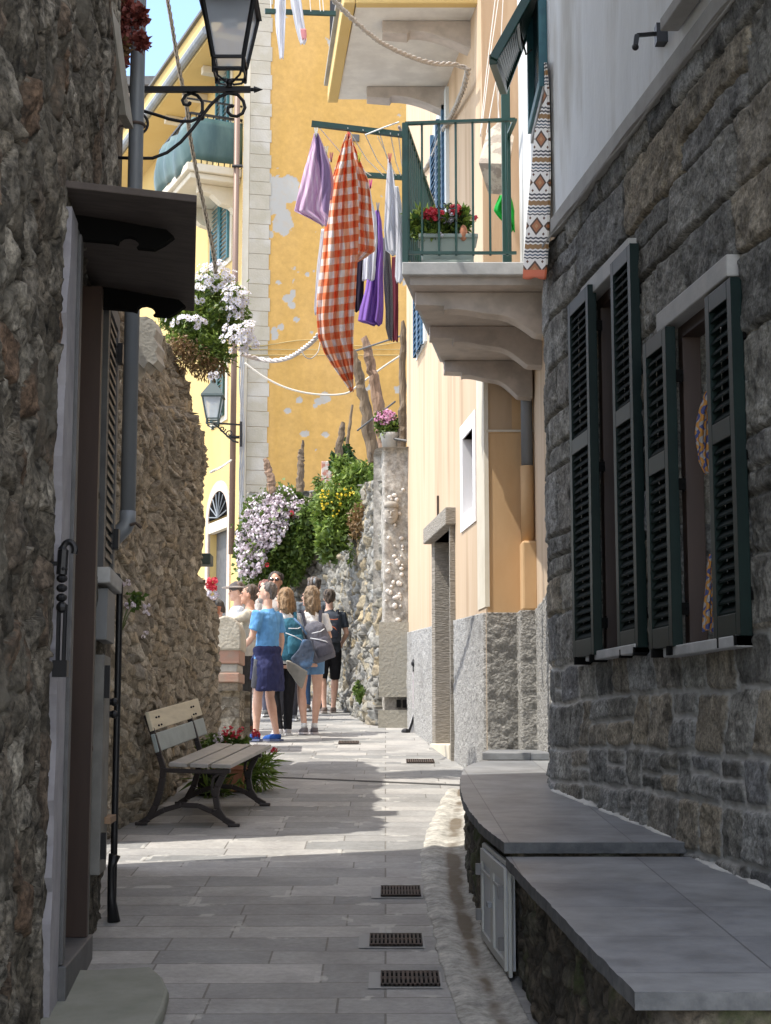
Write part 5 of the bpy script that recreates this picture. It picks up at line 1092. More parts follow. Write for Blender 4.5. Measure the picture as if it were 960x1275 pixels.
def lampglass():
    m, n, l, b = newmat('lantern_glass'); b.inputs['Base Color'].default_value = (.62,.68,.76,1); b.inputs['Roughness'].default_value = .3
    tr = n.new('ShaderNodeBsdfTransparent'); ms = n.new('ShaderNodeMixShader'); ms.inputs['Fac'].default_value = .45
    tl = n.new('ShaderNodeBsdfTranslucent'); tl.inputs['Color'].default_value = (.7,.76,.84,1); m2 = n.new('ShaderNodeMixShader'); m2.inputs['Fac'].default_value = .5
    l.new(b.outputs[0], m2.inputs[1]); l.new(tl.outputs[0], m2.inputs[2]); l.new(tr.outputs[0], ms.inputs[1]); l.new(m2.outputs[0], ms.inputs[2]); ms.inputs['Fac'].default_value = .6
    l.new(ms.outputs[0], n['Material Output'].inputs['Surface']); return m
M['lampglass'] = lampglass()
c = P(286, 78, 9.2); s = .86
lamp = lantern('wall_lantern', c, s, 'large black four-sided lantern on a long scrolled wall bracket at the top left')
zb = c.z-.155*s
def scroll(mb, pts, r, Y): mb.tube([P(x, y, Y) for x, y in pts], r, 8)
def spiral(cx, cy, r0, r1, a0, turns, n=26, sy=1): return [(cx+(r0+(r1-r0)*i/n)*math.cos(a0+turns*2*math.pi*i/n), cy+sy*(r0+(r1-r0)*i/n)*math.sin(a0+turns*2*math.pi*i/n)) for i in range(n+1)]
br_ = empty('lamp_bracket', P(150, 112, 9.2), None, None); br_.name = 'bracket'; br_.parent = lamp; br_.matrix_parent_inverse = WM[lamp.name].inverted(); WM[br_.name] = Matrix.Translation(P(150, 112, 9.2))
mb = MB(); mb.bar(P(128, 111.5, 9.2), P(312, 111.5, 9.2), .032, .032); p = P(312, 111.5, 9.2); q = P(327, 111.5, 9.2)
mb.tube([p, p.lerp(q, .25), p.lerp(q, .3), p.lerp(q, 1)], [.012, .012, .022, .002], 8); mb.build('bracket_bar', M['iron'], br_)
mb = MB(); r = .0105
scroll(mb, [(130,196),(168,197),(190,197),(208,190),(225,177),(240,160),(252,144),(262,131),(272,121),(284,116),(296,118),(303,126),(305,134),(302,141),(295,145),(288,144),(283,139),(284,134),(289,132)], r, 9.2)
scroll(mb, [(130,136),(165,136),(178,138),(195,143),(210,148),(225,151),(238,151),(247,147),(252,138),(252,127),(246,119),(238,116),(231,119),(227,125),(229,130),(235,131),(237,127)], r, 9.22)
scroll(mb, spiral(171, 154, 13, 13, -1.6, .5), r*.8, 9.2)
mb.ball(P(251, 146, 9.21), .02, 8, 6); mb.ball(P(289, 132, 9.2), .013, 8, 6); mb.ball(P(236, 129, 9.22), .013, 8, 6); mb.build('bracket_scrolls', M['iron'], br_, smooth=True)
# far lantern
c = P(265, 522, 28.6)
l2 = lantern('wall_lantern', c, 1.0, 'small far lantern with greenish cap on the corner of the yellow houses', frame=mat('verdigris_iron', (.035,.055,.055), .6))
b2 = empty('b', P(298, 530, 28.6), None, None); b2.name = 'bracket'; b2.parent = l2; b2.matrix_parent_inverse = WM[l2.name].inverted(); WM[b2.name] = Matrix.Translation(P(298, 530, 28.6))
mb = MB(); mb.bar(P(300, 529, 28.75), P(256, 526, 28.6), .03, .03); mb.tube([P(x, y, 28.7) for x, y in [(297,551),(290,549),(280,540),(272,532),(266,528)]], .018, 6)
mb.tube([P(x, y, 28.7) for x, y in spiral(277, 534, 4, 1, 0, 1.2)], .012, 5); mb.tube([P(x, y, 28.7) for x, y in spiral(286, 540, 5, 1, 2, 1.2)], .012, 5); mb.tube([P(300, 525, 28.75), P(300, 556, 28.75)], .025, 6); mb.build('bracket_iron', M['iron'], b2)

# ================================================================ plants
def add_attr(me, vals):
    at = me.attributes.new('sid', 'FLOAT', 'POINT'); at.data.foreach_set('value', np.asarray(vals, np.float32))
def quads_mesh(name, Vs, sid, m_, parent):
    n_ = len(Vs); k = Vs.shape[1]; me = bpy.data.meshes.new(name); me.vertices.add(n_*k); me.vertices.foreach_set('co', Vs.astype(np.float32).ravel())
    me.loops.add(n_*k); me.loops.foreach_set('vertex_index', np.arange(n_*k, dtype=np.int32)); me.polygons.add(n_); me.polygons.foreach_set('loop_start', np.arange(0, n_*k, k, dtype=np.int32)); me.update(calc_edges=True)
    add_attr(me, np.repeat(sid, k)); return link_mesh(name, me, m_, parent)
def rand_unit(n_): v = rng.normal(size=(n_, 3)); return v/np.linalg.norm(v, axis=1)[:, None]
def inblob(blobs, n_):
    w = np.array([b[2] for b in blobs], float); w /= w.sum(); idx = rng.choice(len(blobs), n_, p=w); u = rand_unit(n_); q_ = .72+.62*fbm(u[:, 0]*2.6+idx*7.3, u[:, 2]*2.6+u[:, 1]*2, 3, 9); u = u*(rng.random(n_)**.42*q_*np.where(rng.random(n_) < .06, 1.22, 1))[:, None]
    c = np.array([b[0][:] for b in blobs]); r = np.array([b[1] for b in blobs]); return c[idx]+u*r[idx], u
def leaves(name, blobs, n_, L, Wd, m_, parent, droop=0, out=.5):
    c, u = inblob(blobs, n_); clump = fbm(c[:, 0]*6+c[:, 2]*2, c[:, 1]*6+c[:, 2]*5, 3, 5)
    keep = clump > .36; c, u = c[keep], u[keep]; n_ = len(c)
    d = rand_unit(n_)+u*out+np.array([0, 0, -droop]); d /= np.linalg.norm(d, axis=1)[:, None]; s_ = np.cross(d, rand_unit(n_)); s_ /= np.linalg.norm(s_, axis=1)[:, None]
    l = (L*(.6+.8*rng.random(n_)))[:, None]; w = l*Wd/L
    nn = np.cross(d, s_)*w*.35
    V_ = np.stack([c, c+d*l*.45+s_*w*.5+nn, c+d*l, c+d*l*.45-s_*w*.5+nn], 1)
    return quads_mesh(name, V_, np.clip(rng.random(n_)*.75+.3*(clump[keep]-.3)*2, 0, 1), m_, parent)
def blossoms(name, blobs, n_, r, m_, parent, petals=7, shell=.8, ball=True, centre=None, front=None):
    c, u = inblob(blobs, n_); w = np.array([b[2] for b in blobs], float); w /= w.sum(); idx = rng.choice(len(blobs), n_, p=w)
    cc = np.array([b[0][:] for b in blobs])[idx]; rr = np.array([b[1] for b in blobs])[idx]; u = rand_unit(n_)
    if front is not None: u = u+np.array(front); u /= np.linalg.norm(u, axis=1)[:, None]
    c = cc+u*rr*(shell+(1.06-shell)*rng.random(n_))[:, None]
    Vs, sd = [], []
    for i in range(n_):
        ri = r*(.7+.6*rng.random()); base = rng.random()
        if ball:
            for k in range(petals):
                v = rand_unit(1)[0]; p = c[i]+v*ri*.8; a = np.cross(v, rand_unit(1)[0]); a /= np.linalg.norm(a); b_ = np.cross(v, a); q = ri*.62
                Vs.append([p+a*q, p+b_*q, p-a*q, p-b_*q]); sd.append(min(1, base*.6+.4*rng.random()))
        else:
            nrm = u[i]+np.array([-.3, -.7, .5])+.5*rand_unit(1)[0]; nrm /= np.linalg.norm(nrm); a = np.cross(nrm, [0, 0, 1.]); a /= np.linalg.norm(a); b_ = np.cross(nrm, a)
            for k in range(petals):
                t_ = 2*math.pi*k/petals; dd_ = a*math.cos(t_)+b_*math.sin(t_); e_ = -a*math.sin(t_)+b_*math.cos(t_)
                Vs.append([c[i]+dd_*ri*.15, c[i]+dd_*ri*.65+e_*ri*.22, c[i]+dd_*ri+nrm*ri*.1, c[i]+dd_*ri*.65-e_*ri*.22]); sd.append(base*.6+.4*rng.random())
    o = quads_mesh(name, np.array(Vs), np.array(sd), m_, parent)
    if centre is not None:
        mb = MB()
        for i in range(n_): mb.ball(tuple(c[i]+u[i]*r*.05), r*.18, 6, 4)
        mb.build('flower_centres', centre, o)
    return o
def stems(name, base, blobs, n_, r, m_, parent):
    c, u = inblob(blobs, n_); mb = MB()
    for i in range(n_):
        e_ = Vector(c[i]); mid = base.lerp(e_, .5)+Vector((0, 0, .12*(e_-base).length)); mb.tube([base, mid, e_], [r, r*.7, r*.3], 4, cap=False)
    return mb.build(name, m_, parent)
def sph(px, py, Y, rx, ry, w=1, dep=None): c = P(px, py, Y); k = Y/2000; return (c, (rx*k, (dep or (rx+ry)/2*k*.8) if dep is None else dep, ry*k), w)
M['stem'] = mat('green_stem', (.12,.14,.05), .8)
# white geranium mass
t = empty('geranium_bush', P(340, 700, 24.3), 'big mound of white blossoms spilling over the wall at the bend behind the people', 'flowering bush')
bl = [sph(342,660,24.2,40,48,4), sph(355,630,24.3,26,24,1.3), sph(322,700,24.1,26,34,2), sph(372,660,24.2,20,36,1), sph(330,640,24.2,24,24,1), sph(302,680,24.1,9,22,.5)]
leaves('foliage', bl, 9000, .07, .06, M['leaf'], t)
blossoms('blossoms', [b for b in bl[:3]]+[bl[4], bl[5], sph(372,640,24.1,16,20,.7)], 1500, .036, M['petallilac'], t, 7, .72, front=(-.5, -1.1, .35))
blossoms('red_blossoms', [sph(352,648,24.0,22,14,1), sph(378,618,24,8,8,.5), sph(335,703,23.7,12,8,.4)], 7, .05, M['petalred'], t, 8)
t = empty('ivy_mass', P(382, 690, 24.3), 'dark green leaves hanging between the white blossoms and the rubble garden wall', 'ivy')
leaves('foliage', [sph(378,672,24.0,13,30,1), sph(358,712,24.1,20,22,1), sph(386,640,23.8,12,18,.6)], 4200, .075, .055, M['leaf'], t, droop=.4)
# green and yellow bush
t = empty('yellow_flowered_bush', P(432, 660, 21.6), 'bright green bush with small yellow flowers hanging over the garden wall', 'flowering bush')
bl = [sph(428,630,21.6,34,36,3), sph(412,665,21.4,20,24,1.4), sph(450,600,21.6,24,24,1.2), sph(405,640,21.7,16,30,1), sph(458,640,21.3,16,34,1), sph(428,585,21.9,14,16,.7), sph(470,590,21.2,8,18,.4)]
leaves('foliage', bl, 9000, .075, .035, M['leafbright'], t); leaves('trailing_foliage', bl+[sph(404,690,21.2,5,12,.3), sph(420,694,21.2,4,12,.3), sph(436,690,21.1,4,14,.3), sph(462,668,21,4,12,.3), sph(397,600,21.8,6,8,.3)], 4500, .06, .022, M['leaf'], t, droop=.7); leaves('dry_foliage', [sph(452,650,21.1,16,24,1)], 900, .06, .03, M['leafdry'], t)
leaves('lower_leaves', [sph(412,680,21.1,14,14,1)], 700, .10, .09, M['leaf'], t)
blossoms('yellow_blossoms', [sph(404,622,21.2,6,14,1), sph(432,612,21.2,12,6,.6), sph(412,628,21.2,14,18,.7)], 42, .018, M['petalyellow'], t, 6)
t = empty('creeper_plant', P(425, 580, 22.4), 'small dark green creeper climbing the stub above the green bush', 'climbing plant')
leaves('foliage', [sph(426,575,22.2,12,18,1), sph(438,590,22.1,16,10,.7)], 1500, .08, .07, M['leafdark'], t)
t = empty('wall_weed', P(452, 870, 20.3), 'small green weeds growing from the foot of the garden wall', 'weed')
leaves('foliage', [sph(452,868,20.3,6,10,1), sph(446,858,20.5,5,8,.6), sph(462,884,20,5,6,.4)], 300, .05, .04, M['leaf'], t)
# pink potted plant
t = empty('potted_pink_flowers', P(485, 560, 19.7), 'pink flowering plant in a pale pot on top of the shell pillar', 'potted plant')
c = P(487, 560, 19.6); mb = MB(); mb.loft([(c.x, c.y, c.z-.02, .10, .10), (c.x, c.y, c.z+.16, .13, .13), (c.x, c.y, c.z+.2, .14, .14), (c.x, c.y, c.z+.2, .11, .11)], 18); mb.build('pot', M['ledge'], t, smooth=True)
bl = [sph(484,535,19.6,15,16,1), sph(476,525,19.6,10,12,.5)]; leaves('foliage', bl, 1500, .05, .035, M['leaf'], t); blossoms('blossoms', [sph(482,524,19.6,15,13,1)], 150, .022, M['petalpink'], t, 6, front=(-.3, -1, .6))
# daisies on the ruined wall
t = empty('white_daisy_bush', P(250, 440, 13.8), 'trailing bush of white daisies growing on top of the brown ruined wall', 'flowering bush')
bl = [sph(252,395,13.8,40,34,3), sph(232,425,13.8,28,26,1.2), sph(272,430,13.7,30,30,2), sph(262,360,13.9,34,20,1.3), sph(218,398,13.8,20,14,.7), sph(290,395,13.7,18,34,1)]
leaves('foliage', bl, 9500, .052, .014, M['leafbright'], t, out=.3); leaves('dark_foliage', bl, 3500, .05, .02, M['leaf'], t)
leaves('dry_foliage', [sph(236,446,13.6,30,20,1), sph(260,458,13.6,24,14,.6), sph(225,430,13.5,18,12,.5)], 1100, .045, .014, M['leafdry'], t, droop=.8)
stems('stems', P(238, 450, 13.9), bl, 60, .005, M['stem'], t)
blossoms('daisies', [sph(266,345,13.7,30,22,1.6), sph(293,375,13.6,20,26,1.6), sph(300,420,13.5,24,26,1.8), sph(232,400,13.5,26,8,.5), sph(252,365,13.6,20,18,.5), sph(268,470,13.5,12,10,.15)], 300, .028, M['petalwhite'], t, 9, .55, ball=False, centre=M['eye'], front=(0, -.5, .2))
# small hanging geranium behind the house corner
t = empty('small_geranium', P(158, 760, 9.55), 'small lilac-white geranium hanging behind the corner under the downpipe elbow', 'geranium')
bl = [sph(160,755,9.55,10,20,1), sph(158,780,9.55,8,16,.8), sph(168,748,9.55,12,10,.5)]
leaves('foliage', bl, 420, .032, .028, M['leaf'], t); stems('stems', P(150, 790, 9.6), bl, 14, .003, M['stem'], t)
blossoms('blossoms', [sph(156,726,9.5,6,4,1), sph(184,759,9.5,6,6,1), sph(162,754,9.4,8,3,.8), sph(182,791,9.5,4,4,.8)], 30, .011, M['petallilac'], t, 7)
# red-leaved trailing plant in the high pot
leaves('foliage', [sph(160,15,8.2,18,18,1), sph(152,45,8.2,12,22,1), sph(176,20,8.2,6,8,.4), sph(177,52,8.2,7,9,.5), sph(150,75,8.2,6,10,.4)], 750, .035, .03, M['leafred'], pt_); leaves('dry_foliage', [sph(152,60,8.2,8,18,1), sph(150,10,8.2,12,12,1)], 250, .035, .03, M['leafdry'], pt_)
stems('stems', P(148, 35, 8.25), [sph(165,30,8.2,14,26,1)], 24, .003, M['wood'], pt_)
# planter with red flowers behind the bench
t = empty('flower_planter', gp(300, 985), 'terracotta planter with red flowers and spiky leaves behind the slatted bench', 'potted plant')
g_ = gp(306, 985); Yp = g_.y; mb = MB(); x0, x1 = P(283, 0, Yp).x, P(318, 0, Yp).x; z0 = G(Yp)
mb.add([(x0+.02, Yp-.1, z0), (x1-.02, Yp-.1, z0), (x1-.02, Yp+.12, z0), (x0+.02, Yp+.12, z0), (x0-.01, Yp-.13, z0+.2), (x1+.01, Yp-.13, z0+.2), (x1+.01, Yp+.15, z0+.2), (x0-.01, Yp+.15, z0+.2)], [(3,2,1,0),(4,5,6,7),(0,1,5,4),(1,2,6,5),(2,3,7,6),(3,0,4,7)]); mb.box(x0-.02, x1+.02, Yp-.14, Yp+.16, z0+.17, z0+.21); mb.build('terracotta_trough', M['terracotta'], t, bevel=.008)
leaves('spiky_leaves', [sph(322,965,Yp,10,14,1), sph(300,962,Yp,20,14,1), sph(326,950,Yp-.1,8,10,.4)], 380, .17, .018, M['leafbright'], t, out=1.2, droop=.1)
leaves('foliage', [sph(282,930,Yp,30,12,1), sph(300,945,Yp,26,16,1), sph(265,925,Yp+.2,12,10,.4)], 1500, .04, .03, M['leaf'], t)
blossoms('red_blossoms', [sph(288,912,Yp,16,8,1), sph(278,920,Yp,8,8,.6), sph(318,914,Yp-.3,5,4,.5), sph(341,934,Yp-.2,3,3,.2)], 46, .017, M['petalred'], t, 8)
blossoms('pale_blossoms', [sph(272,920,Yp-.1,6,7,1), sph(279,930,Yp-.1,6,4,.6), sph(344,944,Yp,3,5,.4), sph(303,928,Yp-.1,6,3,.3)], 26, .014, M['petallilac'], t, 7)
t2 = empty('second_pot', gp(262, 975), 'leafy dark potted plant half hidden behind the bench seat', 'potted plant')
g2 = gp(262, 990); mb = MB(); mb.loft([(g2.x, g2.y, G(g2.y), .09, .09), (g2.x, g2.y, G(g2.y)+.17, .12, .12), (g2.x, g2.y, G(g2.y)+.17, .1, .1)], 16); mb.build('pot', M['iron'], t2)
leaves('spiky_leaves', [sph(262,970,g2.y,16,16,1), sph(270,985,g2.y-.1,16,10,.6)], 260, .15, .02, M['leaf'], t2, out=1.0)
# flowers beyond the pier
t = empty('red_flower_pot', P(262, 745, 17.2), 'red and white flowers in a pot behind the rounded pier', 'potted plant')
c = P(264, 760, 17.2); mb = MB(); mb.loft([(c.x, c.y, c.z-.1, .07, .07), (c.x, c.y, c.z+.04, .1, .1), (c.x, c.y, c.z+.04, .08, .08)], 14); mb.build('pot', M['terracotta'], t)
blossoms('red_blossoms', [sph(264,727,17.2,6,8,1)], 26, .024, M['petalred'], t, 8); blossoms('white_blossoms', [sph(264,741,17.2,8,5,1)], 24, .02, M['petalwhite'], t, 7); leaves('foliage', [sph(264,745,17.2,8,8,1)], 160, .04, .03, M['leaf'], t)
# balcony planter
t = empty('balcony_planter', P(555, 320, 11.3), 'grey-green trough of red flowers and glossy leaves on the green-railed balcony', 'planter')
mb = MB(); a, b_ = P(523, 316, 11.25), P(592, 297, 11.25); z0 = ZB1+.05; z1 = b_.z
mb.add([(a.x+.02, 11.17, z0), (b_.x-.02, 11.17, z0), (b_.x-.02, 11.35, z0), (a.x+.02, 11.35, z0), (a.x, 11.14, z1), (b_.x, 11.14, z1), (b_.x, 11.38, z1), (a.x, 11.38, z1)], [(3,2,1,0),(4,5,6,7),(0,1,5,4),(1,2,6,5),(2,3,7,6),(3,0,4,7)]); mb.box(a.x-.012, b_.x+.012, 11.125, 11.395, z1-.03, z1); mb.box(a.x+.01, b_.x-.02, 11.1, 11.4, ZB1, z0-.004); mb.build('trough', M['plastic'], t, bevel=.006)
bl = [sph(528,278,11.25,18,16,1), sph(545,282,11.25,16,12,.8), sph(570,278,11.25,14,20,1), sph(535,290,11.2,16,8,.5)]
leaves('foliage', bl, 1500, .06, .024, M['leafbright'], t, out=.9); leaves('dark_foliage', bl, 900, .055, .03, M['leafdark'], t, out=.6)
blossoms('red_blossoms', [sph(540,267,11.15,13,7,1.2), sph(568,262,11.15,7,6,.6), sph(590,272,11.15,1.5,1.5,.1)], 60, .02, M['petalred'], t, 7)
blossoms('white_blossoms', [sph(560,270,11.15,5,8,1), sph(548,292,11.12,3,3,.4)], 16, .013, M['petalwhite'], t, 7)
mb = MB(); mb.ball(P(577, 290, 11.14), (.03, .02, .06), 10, 8); mb.build('small_pot', M['terracotta'], t, smooth=True)

# ================================================================ laundry
def cloth(name, rows, Y, m_, label, folds=3, amp=.03, tilt=0, group='washing hanging from the balcony rods', ph=0, cat='laundry', wid=.5, hgt=1, th=.004, rot=0, nu=40, nv=80, parent=None, depth_v=0):
    rows = sorted(rows); ry = [r[0] for r in rows]; xl = [r[1] for r in rows]; xr = [r[2] for r in rows]
    vs, uv = [], []
    for j in range(nv+1):
        v = j/nv; py = ry[0]+(ry[-1]-ry[0])*v; a, b_ = np.interp(py, ry, xl), np.interp(py, ry, xr)
        # smooth the outline a little
        for i in range(nu+1):
            u = i/nu; w = b_-a; k = min(1, w/22)
            off = amp*k*(math.sin(2*math.pi*folds*u+ph+1.1*math.sin(v*3.3+ph))+.45*math.sin(2*math.pi*folds*2.3*u+ph*2+v*5))
            wobx = 1.0*math.sin(v*13+ph+u*2)*k
            p = P(a+w*u+wobx*(0 < u < 1)*.6, py+(1.2*math.sin(u*9+ph)*(j == nv)), Y+tilt*(u-.5)+depth_v*v+off); vs.append(p)
            cr, sr = math.cos(rot), math.sin(rot); uu, vv = (u-.5)*wid*(.35+.65*min(1, w/max(1, max(np.array(xr)-np.array(xl))))), v*hgt; uv.append((uu*cr-vv*sr, uu*sr+vv*cr))
    fs = [(j*(nu+1)+i, j*(nu+1)+i+1, (j+1)*(nu+1)+i+1, (j+1)*(nu+1)+i) for j in range(nv) for i in range(nu)]
    me = bpy.data.meshes.new(name); me.from_pydata(vs, [], fs); l_ = me.uv_layers.new(name='uv')
    for p in me.polygons:
        for li in p.loop_indices: l_.data[li].uv = uv[me.loops[li].vertex_index]
    me.shade_smooth(); o = link_mesh(name, me, m_, parent); sm_ = o.modifiers.new('s', 'SOLIDIFY'); sm_.thickness = th
    if parent is None: tag(o, label, cat, group)
    return o
def cmat(name, fn, rough=.9, transl=.35):
    m, n, l, b = newmat(name); b.inputs['Roughness'].default_value = rough; b.inputs['Specular IOR Level'].default_value = .15
    t = n.new('ShaderNodeUVMap'); s = n.new('ShaderNodeSeparateXYZ'); l.new(t.outputs[0], s.inputs[0])
    def mth(op, a, c=None, d=None):
        q = n.new('ShaderNodeMath'); q.operation = op
        for i, x in enumerate((a, c, d)):
            if x is None: continue
            if isinstance(x, (int, float)): q.inputs[i].default_value = x
            else: l.new(x, q.inputs[i])
        return q.outputs[0]
    def mixc(f, c1, c2):
        q = n.new('ShaderNodeMixRGB')
        if isinstance(f, (int, float)): q.inputs[0].default_value = f
        else: l.new(f, q.inputs[0])
        for i, c in ((1, c1), (2, c2)):
            if isinstance(c, tuple): q.inputs[i].default_value = C4(c)
            else: l.new(c, q.inputs[i])
        return q.outputs[0]
    col = fn(s.outputs[0], s.outputs[1], mth, mixc); 
    if isinstance(col, tuple): b.inputs['Base Color'].default_value = C4(col)
    else: l.new(col, b.inputs['Base Color'])
    if transl:
        tr = n.new('ShaderNodeBsdfTranslucent'); ms = n.new('ShaderNodeMixShader'); ms.inputs[0].default_value = transl
        if isinstance(col, tuple): tr.inputs[0].default_value = C4(col)
        else: l.new(col, tr.inputs[0])
        l.new(b.outputs[0], ms.inputs[1]); l.new(tr.outputs[0], ms.inputs[2]); l.new(ms.outputs[0], n['Material Output'].inputs['Surface'])
    return m
def gingham(u, v, mth, mixc):
    k = 1/.098; a = mth('GREATER_THAN', mth('FRACT', mth('MULTIPLY', u, k)), .5); c = mth('GREATER_THAN', mth('FRACT', mth('MULTIPLY', v, k)), .5)
    both = mth('MULTIPLY', a, c); one = mth('MAXIMUM', a, c)
    return mixc(both, mixc(one, (.88,.84,.84), (.86,.50,.33)), (.82,.21,.08))
def lavender(u, v, mth, mixc):
    st = mth('GREATER_THAN', mth('SINE', mth('MULTIPLY', u, 130)), .55); band = mth('LESS_THAN', mth('ABSOLUTE', mth('ADD', u, -.0)), .045)
    return mixc(mth('MULTIPLY', band, .85), mixc(mth('MULTIPLY', st, .5), (.72,.52,.70), (.88,.80,.88)), (.30,.20,.40))
def rug(u, v, mth, mixc):
    base = (.80,.76,.70); fv = mth('FRACT', mth('MULTIPLY', v, 1/.30)); au = mth('ABSOLUTE', u)
    zz = mth('MULTIPLY', mth('ABSOLUTE', mth('ADD', mth('FRACT', mth('MULTIPLY', u, 22)), -.5)), .05)
    def band(lo, hi): w = mth('ADD', fv, zz); return mth('MULTIPLY', mth('GREATER_THAN', w, lo), mth('LESS_THAN', w, hi))
    c = mixc(band(.03, .07), base, (.06,.06,.07)); c = mixc(band(.11, .155), c, (.10,.09,.09)); c = mixc(band(.19, .30), c, (.30,.17,.07)); c = mixc(band(.34, .38), c, (.06,.07,.09)); c = mixc(band(.42, .455), c, (.10,.13,.17)); c = mixc(band(.49, .52), c, (.05,.05,.06))
    dv = mth('MULTIPLY', mth('ABSOLUTE', mth('ADD', fv, -.76)), .30); fu = mth('ABSOLUTE', mth('ADD', mth('FRACT', mth('MULTIPLY', mth('ADD', u, .065), 1/.13)), -.5))
    d_ = mth('ADD', mth('MULTIPLY', fu, .13), dv); c = mixc(mth('LESS_THAN', d_, .064), c, (.10,.06,.04)); c = mixc(mth('LESS_THAN', d_, .045), c, (.40,.16,.07)); c = mixc(mth('LESS_THAN', d_, .018), c, (.48,.26,.12))
    dot = mth('ADD', mth('MULTIPLY', mth('ABSOLUTE', mth('ADD', fu, -.5)), .13), mth('ABSOLUTE', mth('ADD', dv, -.055))); c = mixc(mth('LESS_THAN', dot, .012), c, (.12,.05,.03))
    return mixc(mth('GREATER_THAN', v, 1.43), c, (.62,.16,.08))
plain = lambda c: (lambda u, v, mth, mixc: c)
cm = dict(ging=cmat('orange_gingham', gingham), lav=cmat('lavender_stripe', lavender), white=cmat('white_cotton', plain((.78,.80,.86))), purple=cmat('purple_cotton', plain((.33,.18,.58))), black=cmat('black_cotton', plain((.02,.015,.03)), transl=0), pink=cmat('pink_cotton', plain((.75,.36,.38))), maroon=cmat('maroon_cotton', plain((.18,.04,.06)), transl=.1),
          grey=cmat('grey_marl', lambda u, v, m_, x: x(m_('GREATER_THAN', m_('SINE', m_('ADD', m_('MULTIPLY', u, 300), m_('MULTIPLY', v, 500))), .1), (.16,.16,.18), (.36,.36,.38))), rug=cmat('woven_rug', rug, transl=0))
cloth('tea_towel', [(166,391,396),(185,386,404),(205,381,410),(235,373,412),(263,366,409),(272,385,408),(281,401,406)], 11.0, cm['lav'], 'lavender striped cloth, leftmost of the washing on the balcony rod', 2, .02, wid=.3, hgt=.7, rot=.25)
cloth('pink_cloth', [(188,403,406),(205,401,411),(225,402,415),(248,405,413)], 11.1, cm['pink'], 'small pink cloth showing behind the lavender one', 2, .015, wid=.1, hgt=.3, nu=16, nv=30)
gc = cloth('gingham_cloth', [(166,431,436),(180,426,438),(200,420,441),(225,412,445),(250,408,446),(280,405,446),(312,402,446),(345,398,444),(370,395,443),(395,394,441),(420,396,440),(440,404,440),(455,413,440),(470,424,440),(487,436,440)], 11.3, cm['ging'], 'long orange and white checked cloth hanging over the alley', 2.6, .045, wid=.36, hgt=1.85, rot=.10, nu=50, nv=120, tilt=.12)
cloth('cloth_flap', [(172,433,438),(200,435,449),(225,437,459),(250,438,462),(280,438,464),(300,438,466),(312,438,467),(320,438,456),(326,438,446)], 11.44, cm['ging'], '', 2.2, .03, wid=.26, hgt=.86, rot=-.12, nu=36, nv=60, parent=gc, ph=1.3)
cloth('white_edge_cloth', [(285,400,404),(330,395,401),(385,391,397),(392,392,396)], 11.6, cm['white'], 'white cloth peeping out behind the left edge of the checked one', 1, .01, nu=12, nv=30)
cloth('white_shirt', [(232,456,460),(250,457,463),(270,458,468),(300,458,470),(325,452,468),(349,451,466)], 11.9, cm['white'], 'white garment right behind the checked cloth', 2, .02, ph=1)
cloth('black_garment', [(318,444,452),(330,442,454),(360,442,453),(388,442,451)], 12.2, cm['black'], 'black garment hanging low between the checked cloth and the purple one', 1, .015, nu=16, nv=40)
cloth('purple_garment', [(262,468,472),(275,467,475),(300,463,477),(330,459,477),(360,455,477),(385,448,477),(400,446,476),(405,466,475)], 12.0, cm['purple'], 'purple garment hanging in the middle of the washing', 2, .03, ph=2)
cloth('grey_cloth', [(296,476,482),(320,477,486),(350,478,488),(385,480,489),(408,480,489),(424,484,488)], 12.05, cm['grey'], 'grey marled cloth between the purple and the maroon ones', 2, .015, nu=18)
cloth('maroon_cloth', [(320,488,492),(350,487,496),(385,488,496),(425,489,495)], 12.15, cm['maroon'], 'dark maroon cloth hanging beside the grey marled one', 1, .015, nu=16)
cloth('white_towel', [(198,483,486),(215,482,490),(250,480,494),(285,478,496),(312,480,498),(318,488,498)], 11.3, cm['white'], 'off-white towel pegged on the short line close to the balcony corner', 1.5, .02, ph=.5)
cloth('blue_white_towel', [(232,492,496),(255,492,500),(300,493,501),(345,492,503),(352,494,500)], 11.25, cm['white'], 'bluish white towel hanging against the green balcony post', 1, .015, ph=2, nu=16)
cloth('white_cloth', [(-20,343,356),(10,342,356),(40,344,355),(62,347,354),(73,348,353)], 13.2, cm['white'], 'narrow white cloth at the top edge, left one of two', 1.5, .02, nu=16, group='white cloths hanging at the top')
cloth('white_cloth', [(-20,360,372),(10,363,376),(35,368,380),(50,372,382),(55,374,380)], 13.2, cm['white'], 'white cloth with a small pink print at its tip, right one of two', 1.5, .02, nu=16, ph=1, group='white cloths hanging at the top')
cloth('pink_print', [(36,374,381),(44,375,382),(49,376,381)], 13.16, cm['pink'], '', 1, .004, nu=8, nv=8, parent=bpy.data.objects['white_cloth.001'])
cloth('woven_rug', [(78,677,681),(110,673,684),(150,669,685),(190,666,686),(240,661,686),(290,657,684),(330,654,682),(347,653,680)], 9.5, cm['rug'], 'patterned brown and white woven rug hanging from the upper window', 1, .012, wid=.20, hgt=1.49, tilt=-.9, group=None, cat='rug', th=.012)
rods = [(P(388, 154, 11.0), P(503, 168, 11.05)), (P(455, 218, 12.4), P(503, 223, 12.4)), (P(330, 14, 13.2), P(418, 17, 13.3))]
rods[1] = (rods[1][0], Vector((XO(12.4)+.03, 12.4, rods[1][1].z)))
